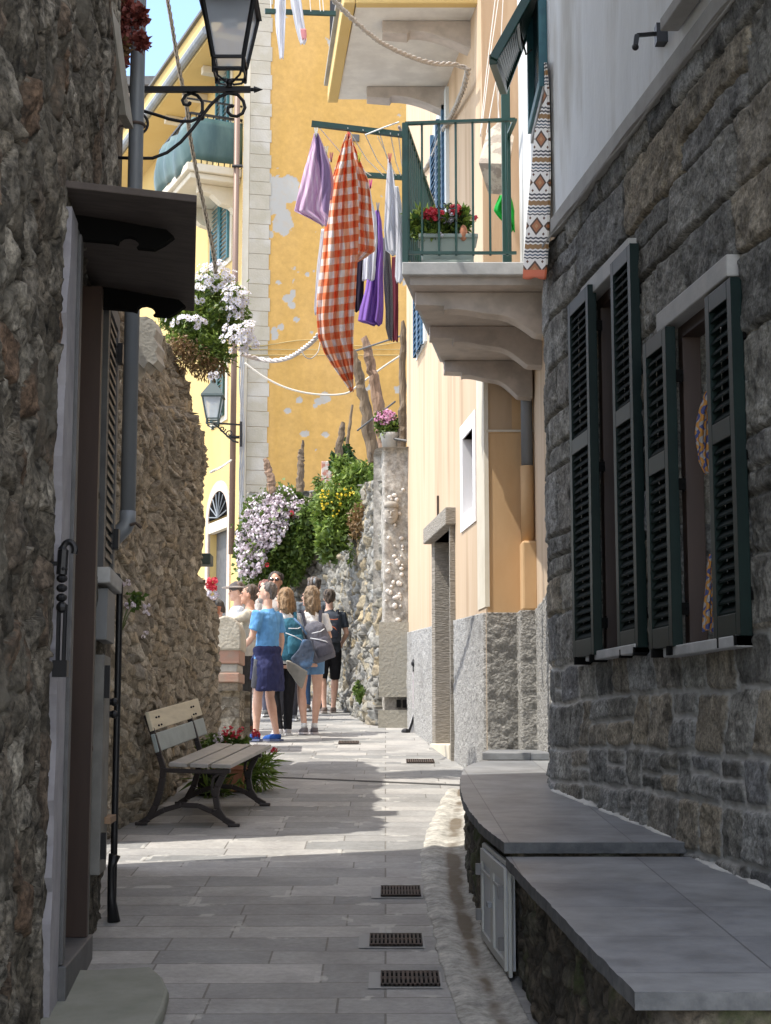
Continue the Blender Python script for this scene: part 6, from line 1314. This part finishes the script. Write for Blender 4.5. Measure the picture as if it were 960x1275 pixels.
for (a, b_), lb in zip(rods, ('dark green clothes rod at the balcony corner holding the lavender and checked cloths', 'dark green clothes rod showing between the checked cloth and the white towels', 'green clothes rod at the top edge holding two narrow white cloths')): tag(MB().bar(a, b_, .03, .04).build('clothes_rod', M['green']), lb, 'clothes rod', 'clothes rods over the alley')
for pxa in (394, 433, 452, 472, 486, 496): a = P(pxa, 154+(pxa-388)*.12, 11.0); e_ = P(460+(pxa-388)*.4, 219, 12.4); tag(MB().tube([a, a.lerp(e_, .5)-Vector((0, 0, .05)), e_], .004, 5).build('washing_line', M['string']), 'thin white washing line strung between the two green rods at the balcony', 'washing line', 'washing lines between the rods')
mb = MB()
mb.tube([P(455, 168, 11), P(480, 158, 11), P(497, 152, 11)], .006, 5); mb.tube([P(470, 170, 11), P(484, 198, 11.3)], .003, 4)
tag(mb.build('wire_hook', M['string']), 'thin pale wire reaching from the balcony corner post to the off-white towel', 'wire')
for x, yt, yb in ((335, -25, 15), (350, -25, 14), (384, -25, 14), (396, -25, 14), (400, -25, 14)): tag(MB().tube([P(x, yt, 13.2), P(x+3, yb, 13.2)], .004, 4).build('hanging_string', M['string']), 'thin white string hanging down to the green rod at the top edge', 'string', 'strings at the top rod')
pk = [((393,165),11.0,(.8,.8,.75)),((434,167),11.3,(.75,.1,.08)),((406,188),11.1,(.75,.7,.5)),((447,196),11.2,(.8,.7,.1)),((461,229),11.9,(.7,.1,.3)),((485,197),11.3,(.75,.2,.2)),((470,258),12,(.3,.3,.35)),((412,196),11.1,(.6,.2,.2))]
pm_ = {}
pl = ['lavender striped cloth', 'long checked cloth', 'small pink cloth', 'right shoulder of the checked cloth', 'white garment beside the checked cloth', 'off-white towel', 'purple garment', 'gap between the pink and the checked cloth']
for ((px, py), Y, c), ln in zip(pk, pl):
    if c not in pm_: pm_[c] = mat('peg_%d' % len(pm_), c, .6)
    mb = MB(); p = P(px, py, Y-.02); mb.bar(p+Vector((-.006, 0, .035)), p+Vector((.002, 0, -.035)), .012, .01); mb.bar(p+Vector((.012, 0, .035)), p+Vector((.002, 0, -.035)), .012, .01)
    tag(mb.build('clothes_peg', pm_[c]), 'small plastic clothes peg at the top of the '+ln if 'gap' not in ln else 'small dull red clothes peg between the pink cloth and the checked one', 'clothes peg', 'clothes pegs on the washing')
# curtains / clothes in the right window
cloth('curtain', [(488,878,889),(510,870,888),(540,866,887),(575,870,887),(590,877,886)], 6.62, cmat('printed_curtain', lambda u, v, m_, x: x(m_('GREATER_THAN', m_('SINE', m_('ADD', m_('MULTIPLY', u, 60), m_('MULTIPLY', m_('SINE', m_('MULTIPLY', v, 70)), 2.2))), .1), x(m_('GREATER_THAN', m_('SINE', m_('ADD', m_('MULTIPLY', v, 55), m_('MULTIPLY', u, 30))), 0), (.10,.12,.28), (.45,.42,.40)), (.62,.30,.08)), transl=.1), 'orange and blue printed curtain bunched in the nearer window, upper piece', 2, .02, group='printed curtains in the nearer window', cat='curtain', wid=.3, hgt=.5, nu=24, nv=40)
cloth('curtain', [(690,884,890),(720,879,893),(755,876,894),(786,875,893)], 6.62, bpy.data.materials['printed_curtain'], 'orange and lilac printed curtain on the sill of the nearer window, lower piece', 2, .02, group='printed curtains in the nearer window', cat='curtain', wid=.3, hgt=.5, nu=24, nv=40, ph=2)
# bag and green plastic on the balcony
M['string2'] = M['string']
t = empty('paper_bag', P(612, 250, 12.6), 'crumpled printed paper-like shopping bag hanging above the balcony', 'bag')
M['bagmat'] = mat('printed_bag', (.46,.41,.34), .8, c2=(.30,.26,.22), nscale=9, contrast=(.48,.54), bump=(14,.8,.02))
mb = MB(); mb.add([P(596,203,12.3), P(634,204,12.2), P(636,243,12.3), P(608,241,12.4), P(606,165,12.5), P(622,150,12.5), P(640,170,12.4), P(600,200,12.9), P(636,200,12.9), P(610,240,12.9)], [(0,1,2,3),(0,4,5,1),(1,5,6),(7,9,2,8),(0,3,9,7),(4,7,8,6),(3,2,9),(1,6,8,2)]); o = mb.build('bag_body', M['bagmat'], t)
mb = MB(); mb.tube([P(606,166,12.5), P(618,100,12.5), P(622,150,12.5)], .006, 5); mb.tube([P(600,160,12.6), P(612,60,12.6), P(622,-10,12.6)], .004, 4); mb.build('bag_handles', M['string'], t)
cloth('plastic_bag', [(243,622,635),(252,618,638),(262,615,640),(272,622,640),(288,636,641)], 12.1, cmat('bright_green_plastic', plain((.02,.48,.07)), rough=.3), 'bright green plastic bag hanging behind the balcony railing', 3, .02, group=None, cat='plastic bag', nu=24, nv=24)
# ================================================================ cables and ropes
def rope(name, pts, r, m_, label, twist=True, cat='cable'):
    mb = MB(); ps = [P(x, y, Y) for x, y, Y in pts]; fine = []
    for i in range(len(ps)-1):
        a, b_ = ps[i], ps[i+1]; pr, nx = ps[max(i-1, 0)], ps[min(i+2, len(ps)-1)]
        for j in range(10):
            t_ = j/10; fine.append(.5*((2*a)+(-pr+b_)*t_+(2*pr-5*a+4*b_-nx)*t_*t_+(-pr+3*a-3*b_+nx)*t_**3))
    fine.append(ps[-1])
    if twist:
        for s in range(3):
            L = 0; q = []
            for i, f in enumerate(fine):
                if i: L += (f-fine[i-1]).length
                a = L/(r*9)*2*math.pi/1.3+s*2.094; q.append(f+Vector((math.cos(a), 0, math.sin(a)))*r*.6)
            mb.tube(q, r*.55, 6)
    else: mb.tube(fine, r, 7)
    o = mb.build(name, m_, None, smooth=True); tag(o, label, cat); return o
rope('power_cable', [(405,-12,10.5),(430,15,11.5),(470,50,12.6),(510,70,13.2),(540,79,13.5),(565,80,13.7),(583,86,13.75)], .022, M['rope'], 'thick twisted grey power cable crossing under the upper balcony to the wall')
rope('wall_cable', [(583,86,13.75),(577,110,14.2),(565,138,15),(553,160,15.8),(543,185,16.4),(533,205,17.2),(526,216,17.8)], .026, M['rope'], 'grey cable bundle clipped along the peach wall beside the blue shutters')
rope('slack_rope', [(207,-10,9.9),(214,30,9.9),(222,80,9.9),(232,130,9.9),(236,165,9.9),(245,215,9.9),(255,262,9.9),(265,310,9.9),(269,340,9.9)], .013, mat('old_rope', (.30,.25,.19), .9), 'old brown rope hanging down past the lantern bracket')
rope('white_cable', [(300,440,15),(318,446,15.3),(340,449,15.2),(360,445,15),(378,434,14.6),(393,421,14.2),(410,395,13.8)], .022, mat('pale_wrapped_cable', (.66,.62,.60), .8, c2=(.5,.46,.45), nscale=30), 'white wrapped cable sagging in front of the yellow house')
rope('thin_cable', [(305,452,22),(330,470,22),(360,484,22),(395,491,22),(430,490,22),(448,478,22),(480,455,22),(503,440,22)], .014, M['cable'], 'thin pale cable sagging across the yellow facade', twist=False)
rope('loop_cable', [(376,438,14.6),(381,445,14.6),(388,446,14.6),(396,438,14.6),(399,425,14.6)], .006, M['cable'], 'thin cable loop dangling from the white wrapped cable', twist=False)
rope('diagonal_cable', [(497,158,11.2),(510,185,11.8),(524,222,12.5),(538,262,13.3)], .012, mat('mauve_strap', (.48,.40,.40), .8), 'mauve-grey strap slanting down behind the balcony railing', twist=False)
rope('low_cable', [(262,588,24),(275,582,26),(288,573,28.6)], .02, M['cable'], 'pale cable sagging to the brown downpipe above the arched door', twist=True)
rope('string_line', [(598,170,13),(606,90,13),(618,-10,13)], .005, M['string'], 'thin white string running up in front of the ochre wall', twist=False)
rope('string_line', [(620,170,12.8),(622,90,12.8),(627,-10,12.8)], .004, M['string'], 'second thin white string above the printed bag', twist=False)
# ================================================================ people
def remesh(mb, vox, smooth=3):
    me = mb.mesh('tmp'); o = bpy.data.objects.new('tmp', me); COL.objects.link(o)
    r = o.modifiers.new('r', 'REMESH'); r.mode = 'VOXEL'; r.voxel_size = vox; r.use_smooth_shade = True
    s = o.modifiers.new('s', 'SMOOTH'); s.iterations = smooth; s.factor = .5
    dg = bpy.context.evaluated_depsgraph_get(); dg.update(); res = bpy.data.meshes.new_from_object(o.evaluated_get(dg)); bpy.data.objects.remove(o); bpy.data.meshes.remove(me)
    res.shade_smooth(); return res
def wrinkle(me, amp, sc):
    me.update(); n_ = [v.normal.copy() for v in me.vertices]
    for v, nn in zip(me.vertices, n_):
        c = v.co; v.co = c+nn*amp*(mnoise.noise(Vector((c.x*sc, c.y*sc, c.z*sc*.45)))+.4*mnoise.noise(c*sc*2.6))
    return me
skins = [mat('skin_tan', (.50,.27,.18), .55, c2=(.46,.24,.16), nscale=20), mat('skin_light', (.62,.38,.28), .55, c2=(.57,.33,.24), nscale=20)]
def fab(name, c, c2=None): return mat(name, c, .85, c2=c2 or tuple(x*.72 for x in c), nscale=9, bump=(16,.7,.03), spec=.2, stretch=(1,1,.5))  # darker noise in the cloth colour imitates shading in the folds
def person(label, px, Y, H, yaw, skin=0, female=False, shirt=(.5,.5,.5), sleeve=.24, bottom='shorts', bcol=(.1,.1,.12), shoes=(.1,.1,.1), sole=(.6,.6,.6), hair=(.05,.035,.025), hairlen=0, cap=None, glasses=False, arms=None, head_yaw=0, stance=.11, step=0, socks=None, lean=0, beard=False, waist=None, xoff=0, brim=None, headpitch=0):
    rs_ = random.Random(int(px*7)); sway = (rs_.random()-.5)*.03; bent = rs_.choice((-1, 1))
    X = (px-480)/2000*Y; t = empty('person', (X, Y, G(Y)), label, 'person', None, yaw)
    k = H/1.75; sh = .185 if not female else .165; hp = .155 if not female else .165
    b = MB(); sl = lean
    def tors(z, rx, ry, cy=0): return (0, cy+sl*max(0, z-.95)*-.35, z, rx, ry)
    # trunk with neck
    b.loft([tors(.80,hp*.85,.10), tors(.92,hp,.115), tors(1.0,hp*.93,.105), tors(1.1,.135 if not female else .118,.095), tors(1.22,.15 if not female else .135,.105), tors(1.34,.17 if not female else .15,.105), tors(1.42,.14,.085), tors(1.455,.075,.065), tors(1.50,.052,.055), tors(1.57,.05,.055)], 20)
    hy = sl*-.35*.65; hc = Vector((0, hy-.02, 1.64)); hm = Matrix.Rotation(head_yaw, 3, 'Z') @ Matrix.Rotation(headpitch, 3, 'X')
    def hpnt(x, y, z): return hc+hm @ Vector((x, y, z))
    b.ball(hc+hm @ Vector((0, .012, .02)), (.074, .092, .105), 18, 14, hm); b.ball(hpnt(0, -.03, -.045), (.052, .055, .065), 14, 10, hm)
    b.tube([hpnt(0, -.078, .02), hpnt(0, -.10, -.012), hpnt(0, -.088, -.024)], [.010, .015, .010], 8)
    b.ball(hpnt(0, -.080, -.052), (.024, .012, .010), 8, 6, hm); b.ball(hpnt(0, -.074, -.088), (.022, .018, .016), 8, 6, hm)
    for s in (-1, 1):
        b.ball(hpnt(s*.076, .01, 0), (.010, .020, .032), 8, 6, hm); b.ball(hpnt(s*.03, -.072, .035), (.02, .012, .009), 8, 6, hm)
    # legs
    legs = {}
    for s in (-1, 1):
        st = step*s; hip = Vector((s*.085, 0, .90)); an = Vector((s*stance*.9, st, .085)); kn = Vector((s*(.09+stance*.1)+sway, st*.5-.02-(.05 if s == bent else 0), .49)); legs[s] = (hip, kn, an)
        b.tube([hip, hip.lerp(kn, .3), hip.lerp(kn, .75), kn, kn.lerp(an, .28), kn.lerp(an, .7), an, an-Vector((0,0,.03))], [.088, .082, .058, .052, .056, .038, .033, .036], 14)
        b.tube([an+Vector((0, .03, -.045)), an+Vector((0, -.06, -.05)), an+Vector((0, -.15, -.065))], [.034, .034, .022], 10)
    # arms
    arms = arms or {}; aw = {}
    for s in (-1, 1):
        shp = Vector((s*sh, hy*.7, 1.405)); e, w = arms.get(s, ((s*(sh+.05), .02, 1.12), (s*(sh+.06), -.05, .88))); e, w = Vector(e), Vector(w); aw[s] = (shp, e, w)
        g = .85 if female else 1
        b.tube([Vector((s*sh*.6, hy*.7, 1.40)), shp, shp.lerp(e, .35), e, e.lerp(w, .3), w], [.05, .052*g, .046*g, .037*g, .037*g, .024*g], 12)
        d = (w-e).normalized(); side_ = Vector((0, -1, 0)) if abs(d.y) < .8 else Vector((0, 0, 1)); side_ = (side_-d*side_.dot(d)).normalized(); nn = d.cross(side_)
        palm = w+d*.045; b.tube([w, w+d*.03, w+d*.085], [.023, .034, .036], 10, flat=.5)
        for f, (o_, L) in enumerate(((-.027, .062), (-.009, .072), (.009, .068), (.027, .054))):
            p0 = w+d*.075+side_*o_*-1; p1_ = p0+d*L*.5-nn*.008*s; p2_ = p1_+d*L*.38-nn*.022*s; b.tube([p0-d*.02, p0, p1_, p2_], [.010, .010, .009, .008], 7)
        b.tube([w+d*.02, w+d*.045+side_*.034, w+d*.08+side_*.042], [.013, .011, .009], 7)
    M4 = Matrix.Scale(k, 4); b.xf(M4)
    o = link_mesh('body', remesh(b, .0085*k), skins[skin], t, local=True)
    L_ = lambda mb_: mb_.xf(M4)
    # shirt
    lo = .86 if bottom != 'dress' else .70; c = MB(); wd = .022
    c.loft([tors(lo,hp+wd,.13), tors(1.0,hp+wd-.004,.125), tors(1.12,.150 if not female else .135,.115), tors(1.24,.165 if not female else .15,.122), tors(1.35,.182 if not female else .165,.12), tors(1.42,.155,.098), tors(1.458,.082,.075), tors(1.475,.066,.066)], 20)
    for s in (-1, 1):
        shp, e, w = aw[s]
        if sleeve <= .3: pts = [Vector((s*sh*.55, hy*.7, 1.395)), shp, shp.lerp(e, sleeve/.3*.85)]; r_ = [.06, .068, .062]
        else: pts = [Vector((s*sh*.55, hy*.7, 1.395)), shp, e, w]; r_ = [.06, .064, .048, .034]
        c.tube(pts, r_, 14)
    link_mesh('shirt', wrinkle(remesh(L_(c), .011*k, 2), .013, 11), fab('shirt_cloth', shirt), t, local=True)
    # bottoms
    c = MB(); c.loft([tors(.84,hp*.9,.115), tors(.90,hp+.014,.130), tors(1.0,hp+.006,.118), tors(1.04,.15,.11)], 18)
    for s in (-1, 1):
        hip, kn, an = legs[s]
        if bottom == 'trousers': c.tube([hip, hip.lerp(kn, .5), kn, kn.lerp(an, .5), an-Vector((0,0,.01))], [.098, .084, .066, .056, .052], 14)
        else:
            f = {'shorts': .78, 'short': .45, 'knee': 1.0, 'skirt': .9}[bottom]; c.tube([hip, hip.lerp(kn, f*.5), hip.lerp(kn, f)], [.100, .094, .090 if bottom != 'knee' else .070], 14)
    bc = link_mesh('trousers' if bottom == 'trousers' else 'shorts', wrinkle(remesh(L_(c), .011*k, 2), .005, 12), fab('bottom_cloth', bcol), t, local=True)
    if waist:       # jumper tied round the waist, hanging like a skirt
        c = MB(); c.loft([tors(.985,hp+.03,.14), tors(1.02,hp+.036,.145), tors(1.05,hp+.02,.13)], 20)
        c.loft([(-.0, .04, .56, .20, .13), (0, .05, .70, .205, .13), (0, .03, .86, .19, .14), (0, .0, .98, .175, .135)], 20)
        c.tube([(0.0, -.13, 1.0), (.03, -.16, .9), (.05, -.16, .68)], [.035, .04, .03], 8); c.tube([(0.0, -.13, 1.0), (-.04, -.15, .9), (-.05, -.14, .62)], [.035, .04, .028], 8)
        link_mesh('tied_jumper', wrinkle(remesh(L_(c), .011*k, 2), .016, 11), fab('jumper_cloth', waist), t, local=True)
    for s in (-1, 1):
        an = legs[s][2]; c = MB(); c.tube([an+Vector((0,.04,-.045)), an+Vector((0,.0,-.04)), an+Vector((0,-.07,-.05)), an+Vector((0,-.15,-.058)), an+Vector((0,-.185,-.062))], [.036, .046, .046, .038, .018], 12); c.tube([an+Vector((0,.01,-.05)), an+Vector((0,.01,-.005))], [.045,.042], 12)
        sm = c.mesh('shoe'); shoe = None
        c.xf(M4); bpy.data.meshes.remove(sm); shoe = link_mesh('shoe', remesh(c, .008*k, 2), fab('shoe_cloth', shoes), t, local=True)
        c = MB(); z0 = an.z-.083; pts = [(an.x-.036, an.y+.07), (an.x+.036, an.y+.07), (an.x+.046, an.y-.06), (an.x+.04, an.y-.16), (an.x, an.y-.195), (an.x-.04, an.y-.16), (an.x-.046, an.y-.06)]
        c.prism([(x, y, z0) for x, y in pts], (0, 0, .025)); c.xf(M4); link_mesh('sole', c.mesh('sole'), mat('sole_rubber', sole, .6), shoe, local=True)
        if socks: c = MB(); c.tube([an+Vector((0,0,-.01)), an+Vector((0,0,.05))], [.038,.038], 12); c.xf(M4); me = c.mesh('sock'); me.shade_smooth(); link_mesh('sock', me, fab('sock_cloth', socks), t, local=True)
    # hair
    c = MB()
    for i in range(9): a = -math.pi*.05+i/8*math.pi*1.1; c.ball(hpnt(math.cos(a)*.045, .03+abs(math.sin(a))*.018, .055+.0*i), (.05, .06, .075), 10, 8, hm)
    c.ball(hpnt(0, .03, .05), (.082, .092, .092), 16, 12, hm); c.ball(hpnt(0, .055, -.0), (.07, .06, .07), 12, 10, hm)
    if hairlen:
        for s in (-1, 0, 1): c.tube([hpnt(s*.05, .045, .05), hpnt(s*.075, .055, -.05), hpnt(s*.08, .06, -.05-hairlen*.5), hpnt(s*.055, .075, -.05-hairlen)], [.05, .055, .05, .022], 10)
        for s in (-1, 1): c.tube([hpnt(s*.065, -.02, .07), hpnt(s*.085, -.02, .0), hpnt(s*.08, .0, -.04-hairlen*.7)], [.025, .026, .014], 8)
    c.xf(M4); link_mesh('hair', wrinkle(remesh(c, .009, 1), .016, 34), mat('hair_strands', hair, .6, c2=tuple(x*2.8 for x in hair), nscale=16, stretch=(3, 3, .5), bump=(70,1,.01)), t, local=True)
    if beard: c = MB(); c.ball(hpnt(0, -.04, -.065), (.05, .05, .045), 12, 8, hm); c.xf(M4); link_mesh('beard', c.mesh('b'), mat('grey_beard', (.25,.23,.21), .9), t, local=True)
    if cap is not None:
        c = MB()
        for i in range(1): c.ball(hpnt(0, .012, .062), (.088, .105, .078), 18, 12, hm)
        c.xf(M4); me = c.mesh('cap'); me.shade_smooth(); co = link_mesh('cap' if not brim else 'sun_hat', me, fab('cap_cloth', cap), t, local=True)
        c = MB()
        if brim: c.loft([tuple(hpnt(0, .0, .055))+(.17, .18), tuple(hpnt(0, .0, .065))+(.175, .185), tuple(hpnt(0, .0, .075))+(.09, .10)], 24)
        else:
            pts = [hpnt(.072*math.cos(a), -.06-.10*math.sin(a), .052) for a in np.linspace(0, math.pi, 12)]; c.prism(pts, (0, 0, .008))
        c.xf(M4); link_mesh('brim', c.mesh('brim'), fab('brim_cloth', brim or tuple(x*.8 for x in cap)), co, local=True)
    if glasses:
        c = MB()
        for s in (-1, 1): c.ball(hpnt(s*.032, -.088, .028), (.027, .008, .02), 10, 8, hm); c.bar(hpnt(s*.058, -.08, .034), hpnt(s*.08, .0, .03), .006, .006)
        c.bar(hpnt(-.015, -.094, .034), hpnt(.015, -.094, .034), .006, .006); c.xf(M4); link_mesh('sunglasses', c.mesh('g'), mat('sunglass_lens', (.02,.008,.008), .15), t, local=True)
    else:
        for s in (-1, 1): c = MB(); c.ball(hpnt(s*.03, -.080, .022), (.013, .008, .008), 8, 6, hm); c.xf(M4); link_mesh('eye', c.mesh('e'), mat('eye_dark', (.05,.035,.03), .2), t, local=True)
    return t, k, hy
def pack(label, pt, k, col, col2, w=.15, h=.24, d=.10, z=1.18, off=.20, tilt=0, hang=0, strap=True, accent=None):
    """a backpack worn on the back (+Y of the wearer)"""
    t = empty('backpack', (0, 0, 0), label, 'backpack', 'backpacks carried by the walkers'); t.matrix_world = WM[pt.name]; t.location = pt.location; t.rotation_euler = pt.rotation_euler
    WM[t.name] = WM[pt.name]
    R_ = Matrix.Rotation(tilt, 4, 'Y'); c0 = Vector((hang, off, z))
    def fin(c): c.xf(Matrix.Translation(c0) @ R_); return c.xf(Matrix.Scale(k, 4))
    c = MB(); c.loft([(0, 0, -h, w*.85, d*.8), (0, 0, -h*.8, w, d), (0, -.01, 0, w, d*.95), (0, -.02, h*.7, w*.88, d*.8), (0, -.03, h, w*.5, d*.5)], 18)
    link_mesh('bag_body', wrinkle(remesh(fin(c), .012, 2), .008, 12), fab('bag_cloth', col), t, local=True)
    c = MB(); c.loft([(0, d*.75, -h*.75, w*.7, d*.45), (0, d*.8, -h*.3, w*.74, d*.5), (0, d*.7, h*.15, w*.6, d*.4)], 16); link_mesh('front_pocket', wrinkle(remesh(fin(c), .012, 2), .006, 12), fab('pocket_cloth', col2), t, local=True)
    c = MB(); c.tube([(w*.7, d*.6, h*.3), (w*.2, d*1.15, h*.1), (-w*.3, d*1.2, -h*.1), (-w*.65, d*.9, -h*.4)], .006, 6); c.tube([(-w*.6, d*.7, h*.5), (-w*.2, d*1.0, h*.45), (w*.5, d*.8, h*.5)], .006, 6); link_mesh('cord', fin(c).mesh('cord'), mat('pale_cord', accent or (.7,.72,.75), .7), t, local=True)
    if strap:
        for s in (-1, 1):
            c = MB(); c.tube([(s*.09, -off+.12, z+.14), (s*.11, -off+.02+off*0, 1.47-z+z), (s*.12, .0, 1.47)], .01, 6) if False else c.tube([(s*.09, off-.06, z+h*.75), (s*.115, .06, 1.475), (s*.125, -.06, 1.45), (s*.125, -.135, 1.33), (s*.14, -.12, 1.15), (s*.13, .10, 1.0)], [.016, .022, .024, .022, .014, .012], 8, flat=.5)
            c.xf(Matrix.Scale(k, 4)); link_mesh('strap', c.mesh('strap'), fab('strap_cloth', col2), t, local=True)
    return t
LEFT = -math.pi/2; AWAY = math.pi
# man in blue T-shirt, side on, looking left
p1_, k1, _ = person('man in a blue T-shirt with a navy jumper tied round his waist and blue shoes', 333, 17.5, 1.70, LEFT+.35-.9, 1, shirt=(.14,.36,.68), bottom='shorts', bcol=(.10,.10,.11), shoes=(.025,.09,.33), sole=(.10,.12,.22), hair=(.07,.06,.055), beard=True, waist=(.035,.04,.11), stance=.11, step=-.07, arms={-1: ((-.235,.03,1.13), (-.25,-.03,.87)), 1: ((.22,-.05,1.14), (.12,-.24,1.04))}, headpitch=-.05, head_yaw=.5)
person('man in a beige long-sleeved shirt resting his arm on the rounded pier', 311, 18.6, 1.68, LEFT, 0, shirt=(.62,.56,.44), sleeve=.9, bottom='trousers', bcol=(.06,.055,.05), shoes=(.22,.09,.05), sole=(.1,.06,.04), hair=(.05,.035,.025), arms={1: ((.2,-.22,1.30), (.12,-.47,1.33)), -1: ((-.22,.02,1.14), (-.22,-.03,.88))})
t3, k3, _ = person('person in a brimmed sun hat and white T-shirt looking left behind the pier', 296, 20.2, 1.72, LEFT+.2, 1, shirt=(.72,.74,.78), bottom='trousers', bcol=(.5,.48,.45), shoes=(.2,.12,.08), cap=(.10,.09,.09), brim=(.62,.55,.50), hair=(.06,.04,.03), headpitch=.12)
person('person in a dark navy cap bending behind the rounded pier', 284, 18.3, 1.50, LEFT+.3, 1, shirt=(.03,.035,.06), sleeve=.9, bottom='trousers', bcol=(.05,.05,.07), cap=(.02,.03,.045), hair=(.03,.025,.02), headpitch=.35, lean=.6)
person('tall dark-haired man in sunglasses facing down the street', 343, 21.0, 1.86, -.1, 0, shirt=(.55,.5,.46), bottom='trousers', bcol=(.1,.1,.14), hair=(.025,.018,.015), glasses=True)
person('walker in sunglasses half hidden at the left shoulder of the tall man', 330, 21.8, 1.76, -.2, 1, shirt=(.60,.42,.42), bottom='trousers', bcol=(.12,.1,.1), hair=(.12,.05,.04), glasses=True, female=True, hairlen=.1)
person('dark-haired woman in sunglasses between the tall man and the blonde women', 358, 20.3, 1.58, .25, 1, female=True, shirt=(.55,.50,.45), bottom='trousers', bcol=(.05,.05,.06), hair=(.09,.06,.04), hairlen=.12, glasses=True)
p8, k8, _ = person('blonde woman in black trousers carrying a teal backpack', 354, 18.2, 1.64, AWAY+.55, 1, female=True, shirt=(.72,.72,.72), bottom='trousers', bcol=(.015,.015,.018), shoes=(.55,.52,.52), sole=(.7,.7,.7), hair=(.13,.08,.04), hairlen=.14, stance=.09, step=.05, head_yaw=.6, arms={-1: ((-.26,.04,1.15), (-.16,-.16,1.22)), 1: ((.25,.03,1.14), (.2,-.16,1.05))})
pack('teal and blue backpack with pale cords on the blonde woman in black', p8, k8, (.035,.13,.19), (.05,.18,.26), .16, .25, .12, 1.15, .19, .12)
p9, k9, _ = person('blonde woman in denim shorts and white top with a grey backpack', 386, 18.35, 1.66, AWAY+.3, 1, female=True, shirt=(.76,.75,.74), bottom='short', bcol=(.16,.30,.50), shoes=(.20,.18,.19), sole=(.55,.5,.5), socks=(.8,.8,.8), hair=(.11,.075,.045), hairlen=.20, stance=.08, step=.04, head_yaw=.9, arms={-1: ((-.24,.03,1.15), (-.13,-.17,1.25)), 1: ((.24,.06,1.13), (.23,-.08,.95))})
pack('plain grey slouching backpack on the woman in denim shorts', p9, k9, (.15,.15,.18), (.11,.11,.14), .15, .24, .11, 1.10, .20, .35, -.06)
person('man in a pale grey cap and jeans walking away beside the garden wall', 391, 22.0, 1.80, AWAY-.1, 0, shirt=(.13,.15,.17), bottom='trousers', bcol=(.07,.14,.28), shoes=(.25,.2,.17), cap=(.38,.42,.47), hair=(.06,.045,.035), step=.12, stance=.08)
p11, k11, _ = person('walker in black shirt, black knee shorts and dark cap with a dark backpack', 410, 21.6, 1.63, AWAY+.15, 1, shirt=(.05,.06,.075), bottom='knee', bcol=(.015,.015,.018), shoes=(.22,.17,.15), sole=(.3,.25,.22), cap=(.035,.03,.03), hair=(.05,.035,.025), step=.07, stance=.08, arms={-1: ((-.25,.02,1.14), (-.2,-.15,1.0)), 1: ((.27,.03,1.13), (.28,-.06,.90))})
pack('dark grey backpack with orange trim on the walker in black', p11, k11, (.06,.07,.09), (.04,.045,.06), .16, .22, .10, 1.22, .18, 0, accent=(.6,.15,.05))
# blue shoulder bag, pale tote and pink carrier bag
def softbag(name, outline, Y, depth, m_, label, handles=None):
    t = empty(name, P(outline[0][0], outline[0][1], Y), label, 'bag'); mb = MB(); mb.prism([P(x, y, Y) for x, y in outline], (0, depth, 0)); o = link_mesh('bag_body', wrinkle(remesh(mb, .012, 3), .008, 12), m_, t)
    if handles:
        mb = MB(); mb.tube([P(x, y, Y-.01) for x, y in handles], .012, 6); mb.build('strap', m_, t, smooth=True)
softbag('shoulder_bag', [(377,796),(387,797),(391,810),(388,828),(382,833),(366,828),(362,820),(372,808)], 17.9, .16, mat('denim_bag_cloth', (.09,.18,.33), .8, c2=(.05,.07,.11), nscale=3.5, contrast=(.45,.55)), 'blue and dark grey slouchy bag between the two blonde women', [(366,770),(374,778),(382,790)])
softbag('tote_bag', [(356,822),(364,824),(383,836),(379,848),(376,858),(367,848),(358,834)], 17.75, .05, mat('pale_canvas', (.30,.29,.255), .9, c2=(.24,.235,.21), nscale=10), 'pale grey canvas bag hanging below the teal backpack')
softbag('carrier_bag', [(297,822),(302,820),(309,836),(314,856),(313,868),(300,872),(296,862),(295,845)], 18.9, .12, mat('pink_plastic_bag', (.62,.45,.48), .5, c2=(.72,.58,.6), nscale=8), 'pinkish plastic carrier bag hanging from a hand beside the pier', [(300,812),(299,822)])
